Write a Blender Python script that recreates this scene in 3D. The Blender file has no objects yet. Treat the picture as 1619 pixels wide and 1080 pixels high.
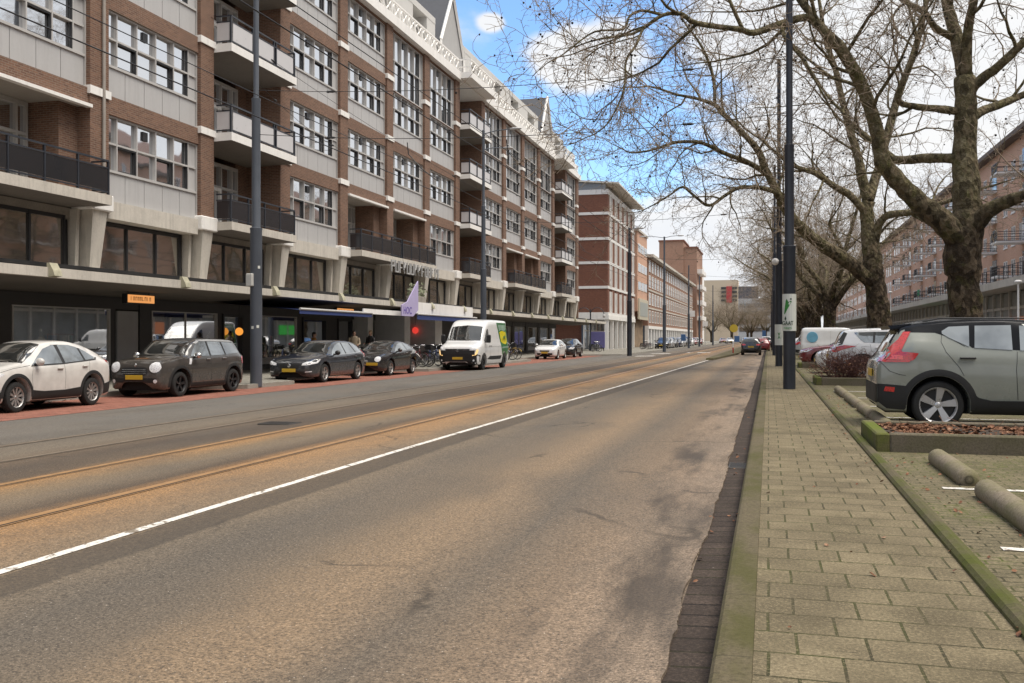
import bpy, bmesh, math, random
from mathutils import Vector, Matrix
R = math.radians
PI = math.pi
scene = bpy.context.scene
COL = scene.collection
rnd = random.Random(7)

# ---------------------------------------------------------------- node helper
class NT:
    def __init__(s, name):
        s.m = bpy.data.materials.new(name); s.m.use_nodes = True
        s.t = s.m.node_tree; s.t.nodes.clear()
        s.out = s.t.nodes.new('ShaderNodeOutputMaterial')
        s._tc = None
    def n(s, typ, **kw):
        nd = s.t.nodes.new('ShaderNode' + typ)
        for k, v in kw.items(): setattr(nd, k, v)
        return nd
    def set(s, sock, v):
        if isinstance(v, bpy.types.NodeSocket): s.t.links.new(v, sock)
        elif isinstance(v, (tuple, list)):
            v = tuple(v)
            if sock.type == 'RGBA' and len(v) == 3: v = v + (1,)
            sock.default_value = v
        elif v is not None: sock.default_value = v
    def co(s, kind='Object'):
        if s._tc is None: s._tc = s.n('TexCoord')
        return s._tc.outputs[kind]
    def sep(s, v):
        nd = s.n('SeparateXYZ'); s.set(nd.inputs[0], v); return nd.outputs
    def comb(s, x, y, z=0.0):
        nd = s.n('CombineXYZ')
        for i, a in enumerate((x, y, z)): s.set(nd.inputs[i], a)
        return nd.outputs[0]
    def map(s, v, scale=(1,1,1), loc=(0,0,0), rot=(0,0,0)):
        nd = s.n('Mapping'); s.set(nd.inputs[0], v)
        nd.inputs['Scale'].default_value = scale; nd.inputs['Location'].default_value = loc
        nd.inputs['Rotation'].default_value = rot
        return nd.outputs[0]
    def math(s, op, a, b=None, c=None, clamp=False):
        nd = s.n('Math', operation=op); nd.use_clamp = clamp
        s.set(nd.inputs[0], a)
        if b is not None: s.set(nd.inputs[1], b)
        if c is not None: s.set(nd.inputs[2], c)
        return nd.outputs[0]
    def vmath(s, op, a, b):
        nd = s.n('VectorMath', operation=op); s.set(nd.inputs[0], a); s.set(nd.inputs[1], b)
        return nd.outputs[0]
    def noise(s, v=None, scale=5., detail=4., rough=.55, dist=0., col=False):
        nd = s.n('TexNoise'); s.set(nd.inputs['Vector'], s.co() if v is None else v)
        nd.inputs['Scale'].default_value = scale; nd.inputs['Detail'].default_value = detail
        nd.inputs['Roughness'].default_value = rough; nd.inputs['Distortion'].default_value = dist
        return nd.outputs['Color' if col else 'Fac']
    def voro(s, v=None, scale=5., feat='F1', out='Distance'):
        nd = s.n('TexVoronoi', feature=feat); s.set(nd.inputs['Vector'], s.co() if v is None else v)
        nd.inputs['Scale'].default_value = scale
        return nd.outputs[out]
    def ramp(s, f, stops, interp='LINEAR'):
        nd = s.n('ValToRGB'); cr = nd.color_ramp; cr.interpolation = interp
        stops = sorted(stops, key=lambda a: a[0])
        while len(cr.elements) < len(stops): cr.elements.new(1.0)
        for e, (p, c) in zip(cr.elements, stops):
            e.position = min(1, max(0, p))
            if not isinstance(c, (tuple, list)): c = (c, c, c)
            e.color = tuple(c)[:3] + (1,)
        s.set(nd.inputs[0], f); return nd.outputs[0]
    def mr(s, v, a, b, c=0., d=1., smooth=False):
        nd = s.n('MapRange'); nd.clamp = True
        if smooth: nd.interpolation_type = 'SMOOTHSTEP'
        for i, x in enumerate((v, a, b, c, d)): s.set(nd.inputs[i], x)
        return nd.outputs[0]
    def mix(s, f, a, b, mode='MIX'):
        nd = s.n('Mix', data_type='RGBA', blend_type=mode); nd.clamp_factor = True
        s.set(nd.inputs[0], f); s.set(nd.inputs[6], a); s.set(nd.inputs[7], b)
        return nd.outputs[2]
    def brick(s, v, c1, c2, mortar, bw, bh, ms=.01, offset=.5, smooth=.1, bias=0.):
        nd = s.n('TexBrick'); nd.offset = offset; nd.squash = 1.
        s.set(nd.inputs['Vector'], v)
        s.set(nd.inputs['Color1'], c1); s.set(nd.inputs['Color2'], c2); s.set(nd.inputs['Mortar'], mortar)
        nd.inputs['Scale'].default_value = 1.; nd.inputs['Mortar Size'].default_value = ms
        nd.inputs['Mortar Smooth'].default_value = smooth; nd.inputs['Bias'].default_value = bias
        nd.inputs['Brick Width'].default_value = bw; nd.inputs['Row Height'].default_value = bh
        return nd.outputs['Color'], nd.outputs['Fac']
    def bump(s, h, strength=.3, dist=.01, inv=False):
        nd = s.n('Bump'); nd.invert = inv
        nd.inputs['Strength'].default_value = strength; nd.inputs['Distance'].default_value = dist
        s.set(nd.inputs['Height'], h); return nd.outputs[0]
    def pbr(s, col, rough=.7, metal=0., normal=None, spec=.5, coat=0., emit=None, estr=0., trans=0., coatr=.03):
        p = s.n('BsdfPrincipled')
        s.set(p.inputs['Base Color'], col); s.set(p.inputs['Roughness'], rough); s.set(p.inputs['Metallic'], metal)
        p.inputs['Specular IOR Level'].default_value = spec
        p.inputs['Coat Weight'].default_value = coat; p.inputs['Coat Roughness'].default_value = coatr
        if emit is not None:
            s.set(p.inputs['Emission Color'], emit); p.inputs['Emission Strength'].default_value = estr
        if trans: p.inputs['Transmission Weight'].default_value = trans
        if normal is not None: s.set(p.inputs['Normal'], normal)
        s.t.links.new(p.outputs[0], s.out.inputs[0])
        return s.m

def srgb(r, g, b):
    f = lambda c: c/12.92 if c <= .04045 else ((c+.055)/1.055)**2.4
    return tuple(f(x/255.) for x in (r, g, b))
def mulc(c, k): return tuple(x*k for x in c[:3])

def m_plain(name, col, rough=.6, metal=0., var=.18, scale=3., bump=0., bscale=60., spec=.5, coat=0., streak=0.):
    """weathered paint/concrete/metal: base colour with broad and fine variation and a little bump"""
    t = NT(name)
    a = t.noise(scale=scale, detail=5)
    b = t.noise(scale=scale*14, detail=3)
    f = t.math('ADD', t.math('MULTIPLY', a, .65), t.math('MULTIPLY', b, .35))
    c = t.ramp(f, [(.3, mulc(col, 1-var)), (.52, col), (.72, mulc(col, 1+var*.7))])
    if streak:      # rain streaks and grime running down
        st = t.noise(t.map(t.co(), (5., 5., .35)), 1.6, 5, .6); bl = t.noise(scale=.5, detail=3)
        c = t.mix(t.math('MULTIPLY', t.mr(st, .5, .72), t.mr(bl, .35, .65, .3*streak, streak)), c, mulc(col, .42))
    r = t.mr(a, .3, .7, max(0, rough-.08), min(1, rough+.08))
    nrm = t.bump(t.noise(scale=bscale, detail=4), bump, .01) if bump else None
    return t.pbr(c, r, metal, nrm, spec, coat)

def m_brick(name, c1, c2, mortar, bw=.22, bh=.0667, ms=.012, var=.25, rough=.85):
    t = NT(name)
    x, y, z = t.sep(t.co())
    u = t.math('ADD', x, y)
    v = t.comb(u, z)
    col, fac = t.brick(v, c1, c2, mortar, bw, bh, ms)
    big = t.noise(scale=.35, detail=5)
    col = t.mix(t.mr(big, .35, .7, 0, var), col, mulc(c1, .45))
    fine = t.noise(v=v, scale=9., detail=2)
    col = t.mix(t.mr(fine, .4, .75, 0, .35), col, mulc(c2, .55))
    nrm = t.bump(fac, .5, .006, True)
    return t.pbr(col, rough, 0, nrm, .3)

def m_emit(name, col, strength=1.):
    t = NT(name)
    return t.pbr((0, 0, 0), .5, 0, None, .2, 0, col, strength)

# ---------------------------------------------------------------- mesh builder
class MB:
    def __init__(s): s.v = []; s.f = []; s.mi = []; s.cur = 0
    def add(s, vs, fs):
        o = len(s.v); s.v.extend(tuple(p) for p in vs)
        for f in fs: s.f.append(tuple(i+o for i in f)); s.mi.append(s.cur)
        return s
    def box(s, x0, x1, y0, y1, z0, z1):
        if x0 > x1: x0, x1 = x1, x0
        if y0 > y1: y0, y1 = y1, y0
        if z0 > z1: z0, z1 = z1, z0
        return s.add([(x0,y0,z0),(x1,y0,z0),(x1,y1,z0),(x0,y1,z0),(x0,y0,z1),(x1,y0,z1),(x1,y1,z1),(x0,y1,z1)],
              [(0,3,2,1),(4,5,6,7),(0,1,5,4),(1,2,6,5),(2,3,7,6),(3,0,4,7)])
    def cbox(s, x0, x1, y0, y1, z0, z1, c=.02):
        """box with chamfered edges"""
        vs = []; 
        for z, k in ((z0, c), (z0+c, 0), (z1-c, 0), (z1, c)):
            for (x, y, sx, sy) in ((x0,y0,1,1),(x1,y0,-1,1),(x1,y1,-1,-1),(x0,y1,1,-1)):
                vs.append((x+sx*(c+k*.0 if k==0 else c+k*.6), y+sy*(k), z)); vs.append((x+sx*k, y+sy*(c if k==0 else c+k*.6), z))
        # order ring points
        ring = []
        n = 8
        fs = []
        out = []
        for l in range(4):
            b = l*8
            # corners pairs: (x-chamfer first, then y) reorder to a loop
            loop = [b+1, b+0, b+2, b+3, b+5, b+4, b+6, b+7]
            ring.append(loop)
        for l in range(3):
            for i in range(n):
                j = (i+1) % n
                fs.append((ring[l][i], ring[l][j], ring[l+1][j], ring[l+1][i]))
        fs.append(tuple(reversed(ring[0]))); fs.append(tuple(ring[3]))
        return s.add(vs, fs)
    def quad(s, a, b, c, d): return s.add([a, b, c, d], [(0, 1, 2, 3)])
    def prism(s, pts, axis, a0, a1):
        """polygon pts (2D, CCW seen from +axis) extruded along axis 0/1/2 from a0 to a1"""
        n = len(pts)
        def P(p, a):
            return (a, p[0], p[1]) if axis == 0 else ((p[0], a, p[1]) if axis == 1 else (p[0], p[1], a))
        vs = [P(p, a0) for p in pts] + [P(p, a1) for p in pts]
        fs = [tuple(range(n-1, -1, -1)), tuple(range(n, 2*n))]
        for i in range(n):
            j = (i+1) % n; fs.append((i, j, n+j, n+i))
        if axis == 1: fs = [tuple(reversed(f)) for f in fs]
        return s.add(vs, fs)
    def tube(s, pts, rad, n=8, cap=True):
        pts = [Vector(p) for p in pts]
        if not isinstance(rad, (list, tuple)): rad = [rad]*len(pts)
        o = len(s.v); ref = None
        for i, p in enumerate(pts):
            if i == 0: d = pts[1]-p
            elif i == len(pts)-1: d = p-pts[i-1]
            else: d = (pts[i+1]-p).normalized() + (p-pts[i-1]).normalized()
            if d.length < 1e-9: d = Vector((0,0,1))
            d.normalize()
            if ref is None:
                ref = Vector((1,0,0)) if abs(d.x) < .8 else Vector((0,1,0))
            a = ref - d*ref.dot(d)
            if a.length < 1e-6: a = d.orthogonal()
            a.normalize(); b = d.cross(a); ref = a
            for k in range(n):
                t = 2*PI*k/n
                q = p + (a*math.cos(t) + b*math.sin(t))*rad[i]
                s.v.append((q.x, q.y, q.z))
        for i in range(len(pts)-1):
            for k in range(n):
                j = (k+1) % n
                s.f.append((o+i*n+k, o+i*n+j, o+(i+1)*n+j, o+(i+1)*n+k)); s.mi.append(s.cur)
        if cap and n > 2:
            s.f.append(tuple(o+k for k in range(n-1, -1, -1))); s.mi.append(s.cur)
            e = o+(len(pts)-1)*n
            s.f.append(tuple(e+k for k in range(n))); s.mi.append(s.cur)
        return s
    def lathe(s, prof, n=24, axis='z', c=(0,0,0), close=False):
        """prof = [(r, h)] revolved"""
        o = len(s.v)
        for (r, h) in prof:
            for k in range(n):
                t = 2*PI*k/n; a, b = r*math.cos(t), r*math.sin(t)
                p = (a, b, h) if axis == 'z' else ((h, a, b) if axis == 'x' else (b, h, a))
                s.v.append((p[0]+c[0], p[1]+c[1], p[2]+c[2]))
        for i in range(len(prof)-1):
            for k in range(n):
                j = (k+1) % n
                s.f.append((o+i*n+k, o+i*n+j, o+(i+1)*n+j, o+(i+1)*n+k)); s.mi.append(s.cur)
        return s
    def ball(s, c, r, n=8, m=6, sq=(1,1,1)):
        prof = [(math.sin(PI*i/m), -math.cos(PI*i/m)) for i in range(m+1)]
        o = len(s.v)
        for (a, h) in prof:
            for k in range(n):
                t = 2*PI*k/n
                s.v.append((c[0]+r*sq[0]*a*math.cos(t), c[1]+r*sq[1]*a*math.sin(t), c[2]+r*sq[2]*h))
        for i in range(m):
            for k in range(n):
                j = (k+1) % n
                s.f.append((o+i*n+k, o+i*n+j, o+(i+1)*n+j, o+(i+1)*n+k)); s.mi.append(s.cur)
        return s
    def xf(s, M, start=0):
        for i in range(start, len(s.v)):
            q = M @ Vector(s.v[i]); s.v[i] = (q.x, q.y, q.z)
        return s
    def mesh(s, name, mats, smooth=False, angle=None):
        me = bpy.data.meshes.new(name)
        me.from_pydata(s.v, [], s.f)
        if not isinstance(mats, (list, tuple)): mats = [mats]
        for m in mats: me.materials.append(m)
        if len(mats) > 1: me.polygons.foreach_set('material_index', s.mi)
        if smooth:
            me.polygons.foreach_set('use_smooth', [True]*len(me.polygons))
        me.validate(); me.update()
        if angle is not None:
            me.set_sharp_from_angle(angle=R(angle))
        return me
    def build(s, name, mats, parent=None, smooth=False, loc=None, rot=None, angle=None):
        return link(name, s.mesh(name, mats, smooth, angle), parent, loc, rot)

def link(name, me, parent=None, loc=None, rot=None):
    o = bpy.data.objects.new(name, me); COL.objects.link(o)
    if parent is not None: o.parent = parent
    if loc is not None: o.location = loc
    if rot is not None: o.rotation_euler = rot
    return o
def tag(o, label=None, cat=None, group=None, kind=None):
    if label: o['label'] = label
    if cat: o['category'] = cat
    if group: o['group'] = group
    if kind: o['kind'] = kind
    return o
def thing(name, loc, label, cat, group=None, rz=0.):
    o = bpy.data.objects.new(name, None); COL.objects.link(o)
    o.empty_display_size = .2
    o.location = loc; o.rotation_euler = (0, 0, rz)
    return tag(o, label, cat, group)
def structure(name, mb, mat, smooth=False):
    return tag(mb.build(name, mat, None, smooth), kind='structure')
CHILD = {}
def kids(o): return [c for c in bpy.data.objects if c.parent == o]
def copy_tree(o, parent=None, tree=None):
    """copy of a thing with copies of its parts and sub-parts (mesh data shared)"""
    if tree is None:
        tree = {}
        for c in bpy.data.objects:
            if c.parent: tree.setdefault(c.parent.name, []).append(c)
    c = o.copy(); COL.objects.link(c)
    if parent is not None: c.parent = parent
    for ch in tree.get(o.name, []): copy_tree(ch, c, tree)
    return c
def dup(o, loc, rz, label, group=None, scale=None):
    c = copy_tree(o); c.location = loc; c.rotation_euler = (0, 0, rz); c['label'] = label
    if group: c['group'] = group
    if scale is not None: c.scale = (scale,)*3 if not isinstance(scale, tuple) else scale
    return c
def text_mesh(txt, size, depth, font_bold=False):
    """flat extruded lettering as mesh data; x right, y up, starting at 0"""
    cu = bpy.data.curves.new('lettering', 'FONT'); cu.body = txt; cu.size = size; cu.extrude = depth
    cu.align_x = 'CENTER'; cu.align_y = 'CENTER'; cu.resolution_u = 2
    if font_bold: cu.offset = size*.018
    o = bpy.data.objects.new('lettering', cu); COL.objects.link(o)
    dg = bpy.context.evaluated_depsgraph_get()
    me = bpy.data.meshes.new_from_object(o.evaluated_get(dg))
    bpy.data.objects.remove(o); bpy.data.curves.remove(cu)
    return me
def lettering(name, txt, size, mat, parent, loc, rot, depth=.004, bold=False, sx=1.):
    me = text_mesh(txt, size, depth, bold); me.name = name
    me.materials.clear(); me.materials.append(mat)
    o = link(name, me, parent, loc, rot); o.scale = (sx, 1, 1)
    return o
# ---------------------------------------------------------------- materials
M = {}
M['brick_red']  = m_brick('red_brown_brick', (.235,.122,.08), (.135,.07,.05), (.235,.18,.14), .22, .066, .012)
M['brick_far']  = m_brick('dark_red_brick', (.25,.095,.058), (.16,.06,.04), (.2,.13,.1), .22, .066, .01)
M['brick_rose'] = m_brick('rose_brick', (.36,.21,.15), (.28,.155,.11), (.34,.23,.17), .22, .066, .01, .15)
M['brick_salmon'] = m_brick('salmon_brick', (.66,.385,.275), (.57,.32,.22), (.55,.42,.33), .22, .066, .01, .15)
M['concrete']   = m_plain('weathered_concrete', (.52,.485,.43), .85, var=.2, scale=1.2, bump=.2, streak=.6)
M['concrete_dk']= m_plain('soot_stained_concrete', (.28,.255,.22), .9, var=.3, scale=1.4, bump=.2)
M['white']      = m_plain('white_paint', (.78,.765,.74), .6, var=.1, scale=1.1, streak=.25)
M['panel']      = m_plain('grey_facade_panel', (.43,.425,.425), .5, var=.06, scale=.8, streak=.22)
M['frame_lt']   = m_plain('light_grey_frame', (.44,.43,.42), .45, var=.1)
M['frame_dk']   = m_plain('dark_window_frame', (.018,.018,.02), .45, var=.2)
M['soffit_dk']  = m_plain('grimy_shaded_soffit', (.155,.138,.12), .9, var=.25, scale=.8)  # stained concrete, darkened further with underside shade painted into the colour
M['soffit']     = m_plain('soffit_plaster', (.33,.3,.27), .9, var=.2, scale=.8)
M['black']      = m_plain('black_paint', (.012,.012,.013), .5, var=.2)
M['shopdark']   = m_plain('black_shopfront', (.045,.043,.043), .55, var=.25)
M['steel_dk']   = m_plain('dark_blue_grey_paint', (.022,.026,.036), .42, var=.2, scale=2.)
M['steel_gr']   = m_plain('blue_grey_paint', (.075,.087,.108), .5, var=.15, scale=2.)
M['slate']      = m_plain('grey_slate', (.075,.078,.088), .75, var=.25, scale=3.)
M['rubber']     = m_plain('tyre_rubber', (.014,.014,.014), .85, var=.2, scale=6.)
M['wire']       = m_plain('cable_black', (.02,.02,.022), .6, var=.1)
def m_glass(name, tint, metal, rough=.03, wob=.02, spec=.8):
    t = NT(name)
    nrm = t.bump(t.noise(scale=.9, detail=1), wob, .3)
    return t.pbr(tint, rough, metal, nrm, spec)
M['glass_win']  = m_glass('reflective_window_glass', (.70,.715,.74), .95)
def m_clearglass(name, refl, tint):
    t = NT(name); g = t.n('BsdfGlossy'); g.inputs['Color'].default_value = (.9,.92,.95,1); g.inputs['Roughness'].default_value = .02
    tr = t.n('BsdfTransparent'); tr.inputs['Color'].default_value = tuple(tint)+(1,)
    lw = t.n('LayerWeight'); lw.inputs['Blend'].default_value = .35
    mx = t.n('MixShader'); t.set(mx.inputs[0], t.mr(lw.outputs['Fresnel'], 0., .6, refl, .8))
    t.t.links.new(tr.outputs[0], mx.inputs[1]); t.t.links.new(g.outputs[0], mx.inputs[2]); t.t.links.new(mx.outputs[0], t.out.inputs[0])
    return t.m
M['glass_shop'] = m_clearglass('clear_shop_glass', .62, (.72,.74,.74))
M['glass_mezz'] = m_glass('brown_tinted_glass', (.46,.43,.39), .92, .04, .02)
M['glass_far']  = m_glass('far_window_glass', (.20,.21,.22), .8, .08)
M['glass_rail'] = m_glass('smoked_balcony_glass', (.05,.05,.056), .5, .12)
M['glass_frost']= m_plain('milky_balcony_panel', (.52,.51,.52), .35, var=.06)
M['curtain']    = m_plain('net_curtain', (.6,.58,.55), .9, var=.12)
# ================================================================ GROUND, ROAD, PAVEMENTS
def m_road():
    t = NT('road_asphalt')
    P = t.co(); x, y, z = t.sep(P)
    st = t.map(P, (1., .12, 1.))            # stretched along the street
    wob = t.noise(st, 1.3, 4); wob2 = t.noise(P, 6., 4)
    xd = t.math('ADD', x, t.math('ADD', t.math('MULTIPLY', t.math('SUBTRACT', wob, .5), .55), t.math('MULTIPLY', t.math('SUBTRACT', wob2, .5), .14)))
    f = t.mr(xd, -14.2, 0.)
    def p(X): return (X+14.2)/14.2
    stops = [(p(-14.1), (.135,.127,.115)), (p(-11.6), (.15,.14,.125)), (p(-10.35), (.135,.122,.104)), (p(-10.0), (.15,.125,.095)), (p(-9.3), (.17,.14,.104)),
             (p(-8.75), (.12,.085,.056)), (p(-8.1), (.072,.054,.04)), (p(-7.5), (.085,.06,.04)), (p(-7.15), (.34,.185,.07)), (p(-6.75), (.215,.15,.085)),
             (p(-6.35), (.17,.13,.088)), (p(-6.05), (.085,.06,.04)), (p(-5.75), (.29,.155,.06)), (p(-5.5), (.33,.188,.082)), (p(-4.8), (.24,.165,.098)),
             (p(-4.2), (.18,.138,.093)), (p(-3.6), (.122,.101,.078)), (p(-3.1), (.148,.116,.083)), (p(-2.75), (.205,.148,.094)), (p(-2.35), (.25,.175,.107)), (p(-1.8), (.125,.101,.076)), (p(-1.3), (.20,.144,.095)),
             (p(-.95), (.27,.195,.133)), (p(-.6), (.285,.213,.152))]
    # a colour ramp takes 32 stops at most
    col = t.ramp(f, stops)
    # patches of dust, worn and damp places
    big = t.noise(t.map(P, (1, .25, 1)), .7, 6, .6)
    col = t.mix(t.mr(big, .42, .66, 0, .2), col, (.25,.185,.125))
    col = t.mix(t.mr(t.noise(t.map(P, (.9, .35, 1), (7, 3, 0)), .9, 6), .5, .68, 0, .5), col, (.10,.085,.068))
    # dark strip beside the white line
    drift = t.math('MULTIPLY', t.math('MAXIMUM', t.math('SUBTRACT', y, 12.), 0.), -.0162)
    a = t.math('ADD', t.math('ADD', x, drift), t.math('MULTIPLY', t.math('SUBTRACT', t.noise(t.map(P, (1, .4, 1)), 3., 4), .5), .09))
    strip = t.math('MULTIPLY', t.mr(a, -4.54, -4.50), t.mr(a, -4.16, -4.10, 1, 0))
    # the line drifts right with distance: follow it
    # damp stains next to the gutter
    sx = t.math('MULTIPLY', t.mr(x, -1.35, -1.0), t.mr(x, -.8, -.55, 1, .8))
    sn = t.mr(t.noise(t.map(P, (1.6, .33, 1), (2.3, .9, 0)), 1.15, 5, .55), .48, .62)
    fz = t.mr(t.noise(t.map(P, (1.2, .5, 1)), 9., 6, .7), .45, .7)
    col = t.mix(t.math('MULTIPLY', t.math('MULTIPLY', t.mr(x, -1.5, -.8), fz), .6), col, (.10,.078,.058))
    # crack along the gutter
    # aggregate
    ag = t.noise(P, 120., 3, .75); ag2 = t.voro(P, 62.); gr = t.noise(P, 54., 4, .85)
    col = t.mix(t.mr(gr, .36, .53, .85, 0), col, (.026,.022,.018))
    col = t.mix(t.mr(gr, .52, .66, 0, .42), col, t.mix(1., col, (2.2,2.2,2.2), 'MULTIPLY'))
    col = t.mix(t.mr(ag, .32, .5, .55, 0), col, (.04,.034,.028))
    col = t.mix(t.mr(ag2, .05, .26, .5, 0), col, (.46,.385,.30))
    mid = t.noise(P, 17., 4, .65)
    col = t.mix(t.mr(mid, .48, .72, 0, .40), col, mulc((.2,.16,.12), .42))
    sp = t.voro(P, 19.)
    col = t.mix(t.mr(sp, .03, .085, .85, 0), col, (.60,.54,.47))
    # patched strip beside the line, damp stains by the gutter
    col = t.mix(t.math('MULTIPLY', strip, .62), col, (.046,.038,.031))
    col = t.mix(t.math('MULTIPLY', t.math('MULTIPLY', sx, sn), .85), col, (.046,.037,.030))
    # thin cracks
    cr = t.voro(t.vmath('ADD', P, t.vmath('MULTIPLY', t.noise(P, 1.6, 3, col=True), (.6,.6,0))), .42, 'DISTANCE_TO_EDGE')
    crm = t.math('MULTIPLY', t.mr(cr, .004, .012, 1, 0), t.mr(t.noise(P, .5, 2), .52, .6))
    col = t.mix(t.math('MULTIPLY', crm, .55), col, (.03,.025,.02))
    n = t.bump(t.math('ADD', ag, t.math('MULTIPLY', ag2, .7)), .55, .006)
    r = t.mr(big, .3, .7, .78, .95)
    return t.pbr(col, r, 0, n, .35)

def m_pavers(name, c1, c2, joint, moss, bw, bh, ms, mossk=.35, rot=False, off=.5, dirt=.4, zbump=.6, mlow=.5):
    t = NT(name)
    P = t.co(); x, y, z = t.sep(P)
    wx = t.math('MULTIPLY', t.math('SUBTRACT', t.noise(P, 1.3, 2), .5), .02)
    wy = t.math('MULTIPLY', t.math('SUBTRACT', t.noise(t.map(P, loc=(9, 4, 0)), 1.7, 2), .5), .022)
    xx = t.math('ADD', x, wx); yy = t.math('ADD', y, wy)
    v = t.comb(yy, xx) if rot else t.comb(xx, yy)
    c, fac = t.brick(v, c1, c2, joint, bw, bh, ms, off, .15)
    mo = t.noise(P, 1.1, 5, .6)
    edge = t.noise(P, 9., 3)
    # moss in joints
    jm = t.math('MULTIPLY', fac, t.mr(mo, .38, .55))
    c = t.mix(jm, c, moss)
    sp = t.math('MULTIPLY', t.mr(mo, mlow, mlow+.2), t.mr(edge, .4, .62))
    c = t.mix(t.math('MULTIPLY', sp, mossk), c, moss)
    d = t.noise(t.map(P, loc=(3, 1, 0)), 2.1, 6, .65)
    c = t.mix(t.mr(d, .45, .72, 0, dirt), c, mulc(c1, .42))
    g = t.noise(P, 170., 3, .75)
    g2 = t.noise(P, 55., 4, .8)
    c = t.mix(t.mr(g2, .36, .53, .6, 0), c, mulc(c1, .32))
    c = t.mix(t.mr(g2, .53, .66, 0, .5), c, mulc(c2, 2.0))
    tl = t.noise(v, 2.9, 1)
    c = t.mix(t.mr(tl, .4, .65, 0, .35), c, mulc(c1, .55))
    c = t.mix(t.mr(g, .3, .5, .5, 0), c, mulc(c1, .3))
    c = t.mix(t.mr(t.voro(P, 120.), .0, .28, .4, 0), c, mulc(c2, 1.9))
    c = t.mix(t.mr(t.voro(P, 7.), .01, .035, .7, 0), c, (.5,.48,.42))
    h = t.math('ADD', t.math('MULTIPLY', fac, -1.), t.math('MULTIPLY', g, .25))
    n = t.bump(h, zbump, .012)
    return t.pbr(c, .92, 0, n, .25)

M['road'] = m_road()
M['tiles'] = m_pavers('concrete_footway_tiles', (.165,.135,.082), (.22,.18,.112), (.018,.017,.008), (.036,.046,.008), .302, .302, .0075, .25, False, .6, .8)
M['park']  = m_pavers('mossy_parking_blocks', (.145,.123,.075), (.195,.162,.1), (.028,.028,.011), (.065,.085,.008), .212, .106, .008, .85, False, .5, .4, .6, .43)
M['redpave'] = m_pavers('red_clay_pavers', (.27,.105,.075), (.34,.15,.11), (.16,.12,.1), (.1,.08,.05), .21, .105, .006, .1)
M['leftpave'] = m_pavers('grey_footway_tiles', (.24,.225,.195), (.29,.27,.235), (.1,.1,.07), (.14,.15,.06), .302, .302, .006, .25)
M['gutter'] = m_pavers('dark_gutter_bricks', (.046,.034,.027), (.072,.053,.042), (.010,.008,.007), (.03,.028,.012), 1.7, .205, .012, .25, False, 0.)
def m_kerb(name, c, moss, mk):
    t = NT(name); P = t.co(); x, y, z = t.sep(P)
    n1 = t.noise(t.map(P, (1, .5, 1)), 2.2, 6, .65); n2 = t.noise(P, 40., 4, .7); n3 = t.noise(P, 150., 2, .7)
    col = t.ramp(n2, [(.3, mulc(c, .62)), (.5, c), (.7, mulc(c, 1.25))])
    col = t.mix(t.math('MULTIPLY', t.mr(n1, .42, .62), mk), col, moss)
    col = t.mix(t.mr(n3, .3, .45, .55, 0), col, mulc(c, .3))
    j = t.math('ABSOLUTE', t.math('SUBTRACT', t.math('FRACT', t.math('ADD', y, .37)), .5))
    col = t.mix(t.mr(j, .0, .006, .8, 0), col, (.03,.028,.018))
    return t.pbr(col, .93, 0, t.bump(n2, .4, .008), .25)
M['kerb'] = m_kerb('mossy_concrete_kerb', (.112,.092,.056), (.062,.062,.014), .7)
M['edging'] = m_kerb('mossy_edging', (.10,.084,.05), (.066,.08,.008), .85)
M['kerb_l'] = m_kerb('grey_kerb', (.30,.28,.25), (.15,.15,.09), .3)

def sheet(name, prof, y0, y1, mat, ny=1, jit=0.):
    """prof: (x, z) across the street, swept along Y"""
    m = MB(); n = len(prof); r = random.Random(3)
    for j in range(ny+1):
        y = y0+(y1-y0)*j/ny
        for (x, z) in prof: m.v.append((x, y, z))
    for j in range(ny):
        for i in range(n-1):
            m.f.append((j*n+i, j*n+i+1, (j+1)*n+i+1, (j+1)*n+i)); m.mi.append(0)
    return structure(name, m, mat)

gm = NT('far_ground'); gx = gm.noise(scale=.05, detail=5)
M['ground'] = gm.pbr(gm.ramp(gx, [(.3, (.10,.095,.085)), (.7, (.16,.15,.13))]), .95)
structure('ground', MB().quad((-2500,-300,-.32), (2500,-300,-.32), (2500,3500,-.32), (-2500,3500,-.32)), M['ground'])
RP = [(-13.95,-.10), (-12,-.06), (-10,-.02), (-7,.04), (-4.6,.03), (-2.5,.015), (-.46,0)]
def roadz(x):
    for (a, za), (b, zb) in zip(RP, RP[1:]):
        if a <= x <= b: return za+(zb-za)*(x-a)/(b-a)
    return -.1 if x < -13.95 else 0.
sheet('road_surface', RP, -10, 520, M['road'])
sheet('gutter', [(-.462,.002), (-.225,.012)], -10, 520, M['gutter'])
# a ragged asphalt lip over the gutter
lip = MB(); r_ = random.Random(11); yy = -6.; pts = []
w = -.45
while yy < 60:
    w = max(-.475, min(-.435, w + r_.uniform(-.008, .008)))
    pts.append((w, yy)); yy += .045 if yy < 14 else .25
for (a, ya), (b, yb) in zip(pts, pts[1:]):
    lip.add([(-.56,ya,.0035), (a,ya,.020), (b,yb,.020), (-.56,yb,.0035), (a,ya,.001), (b,yb,.001)], [(0,1,2,3), (1,4,5,2)])
structure('road_edge', lip, M['road'])
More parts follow.
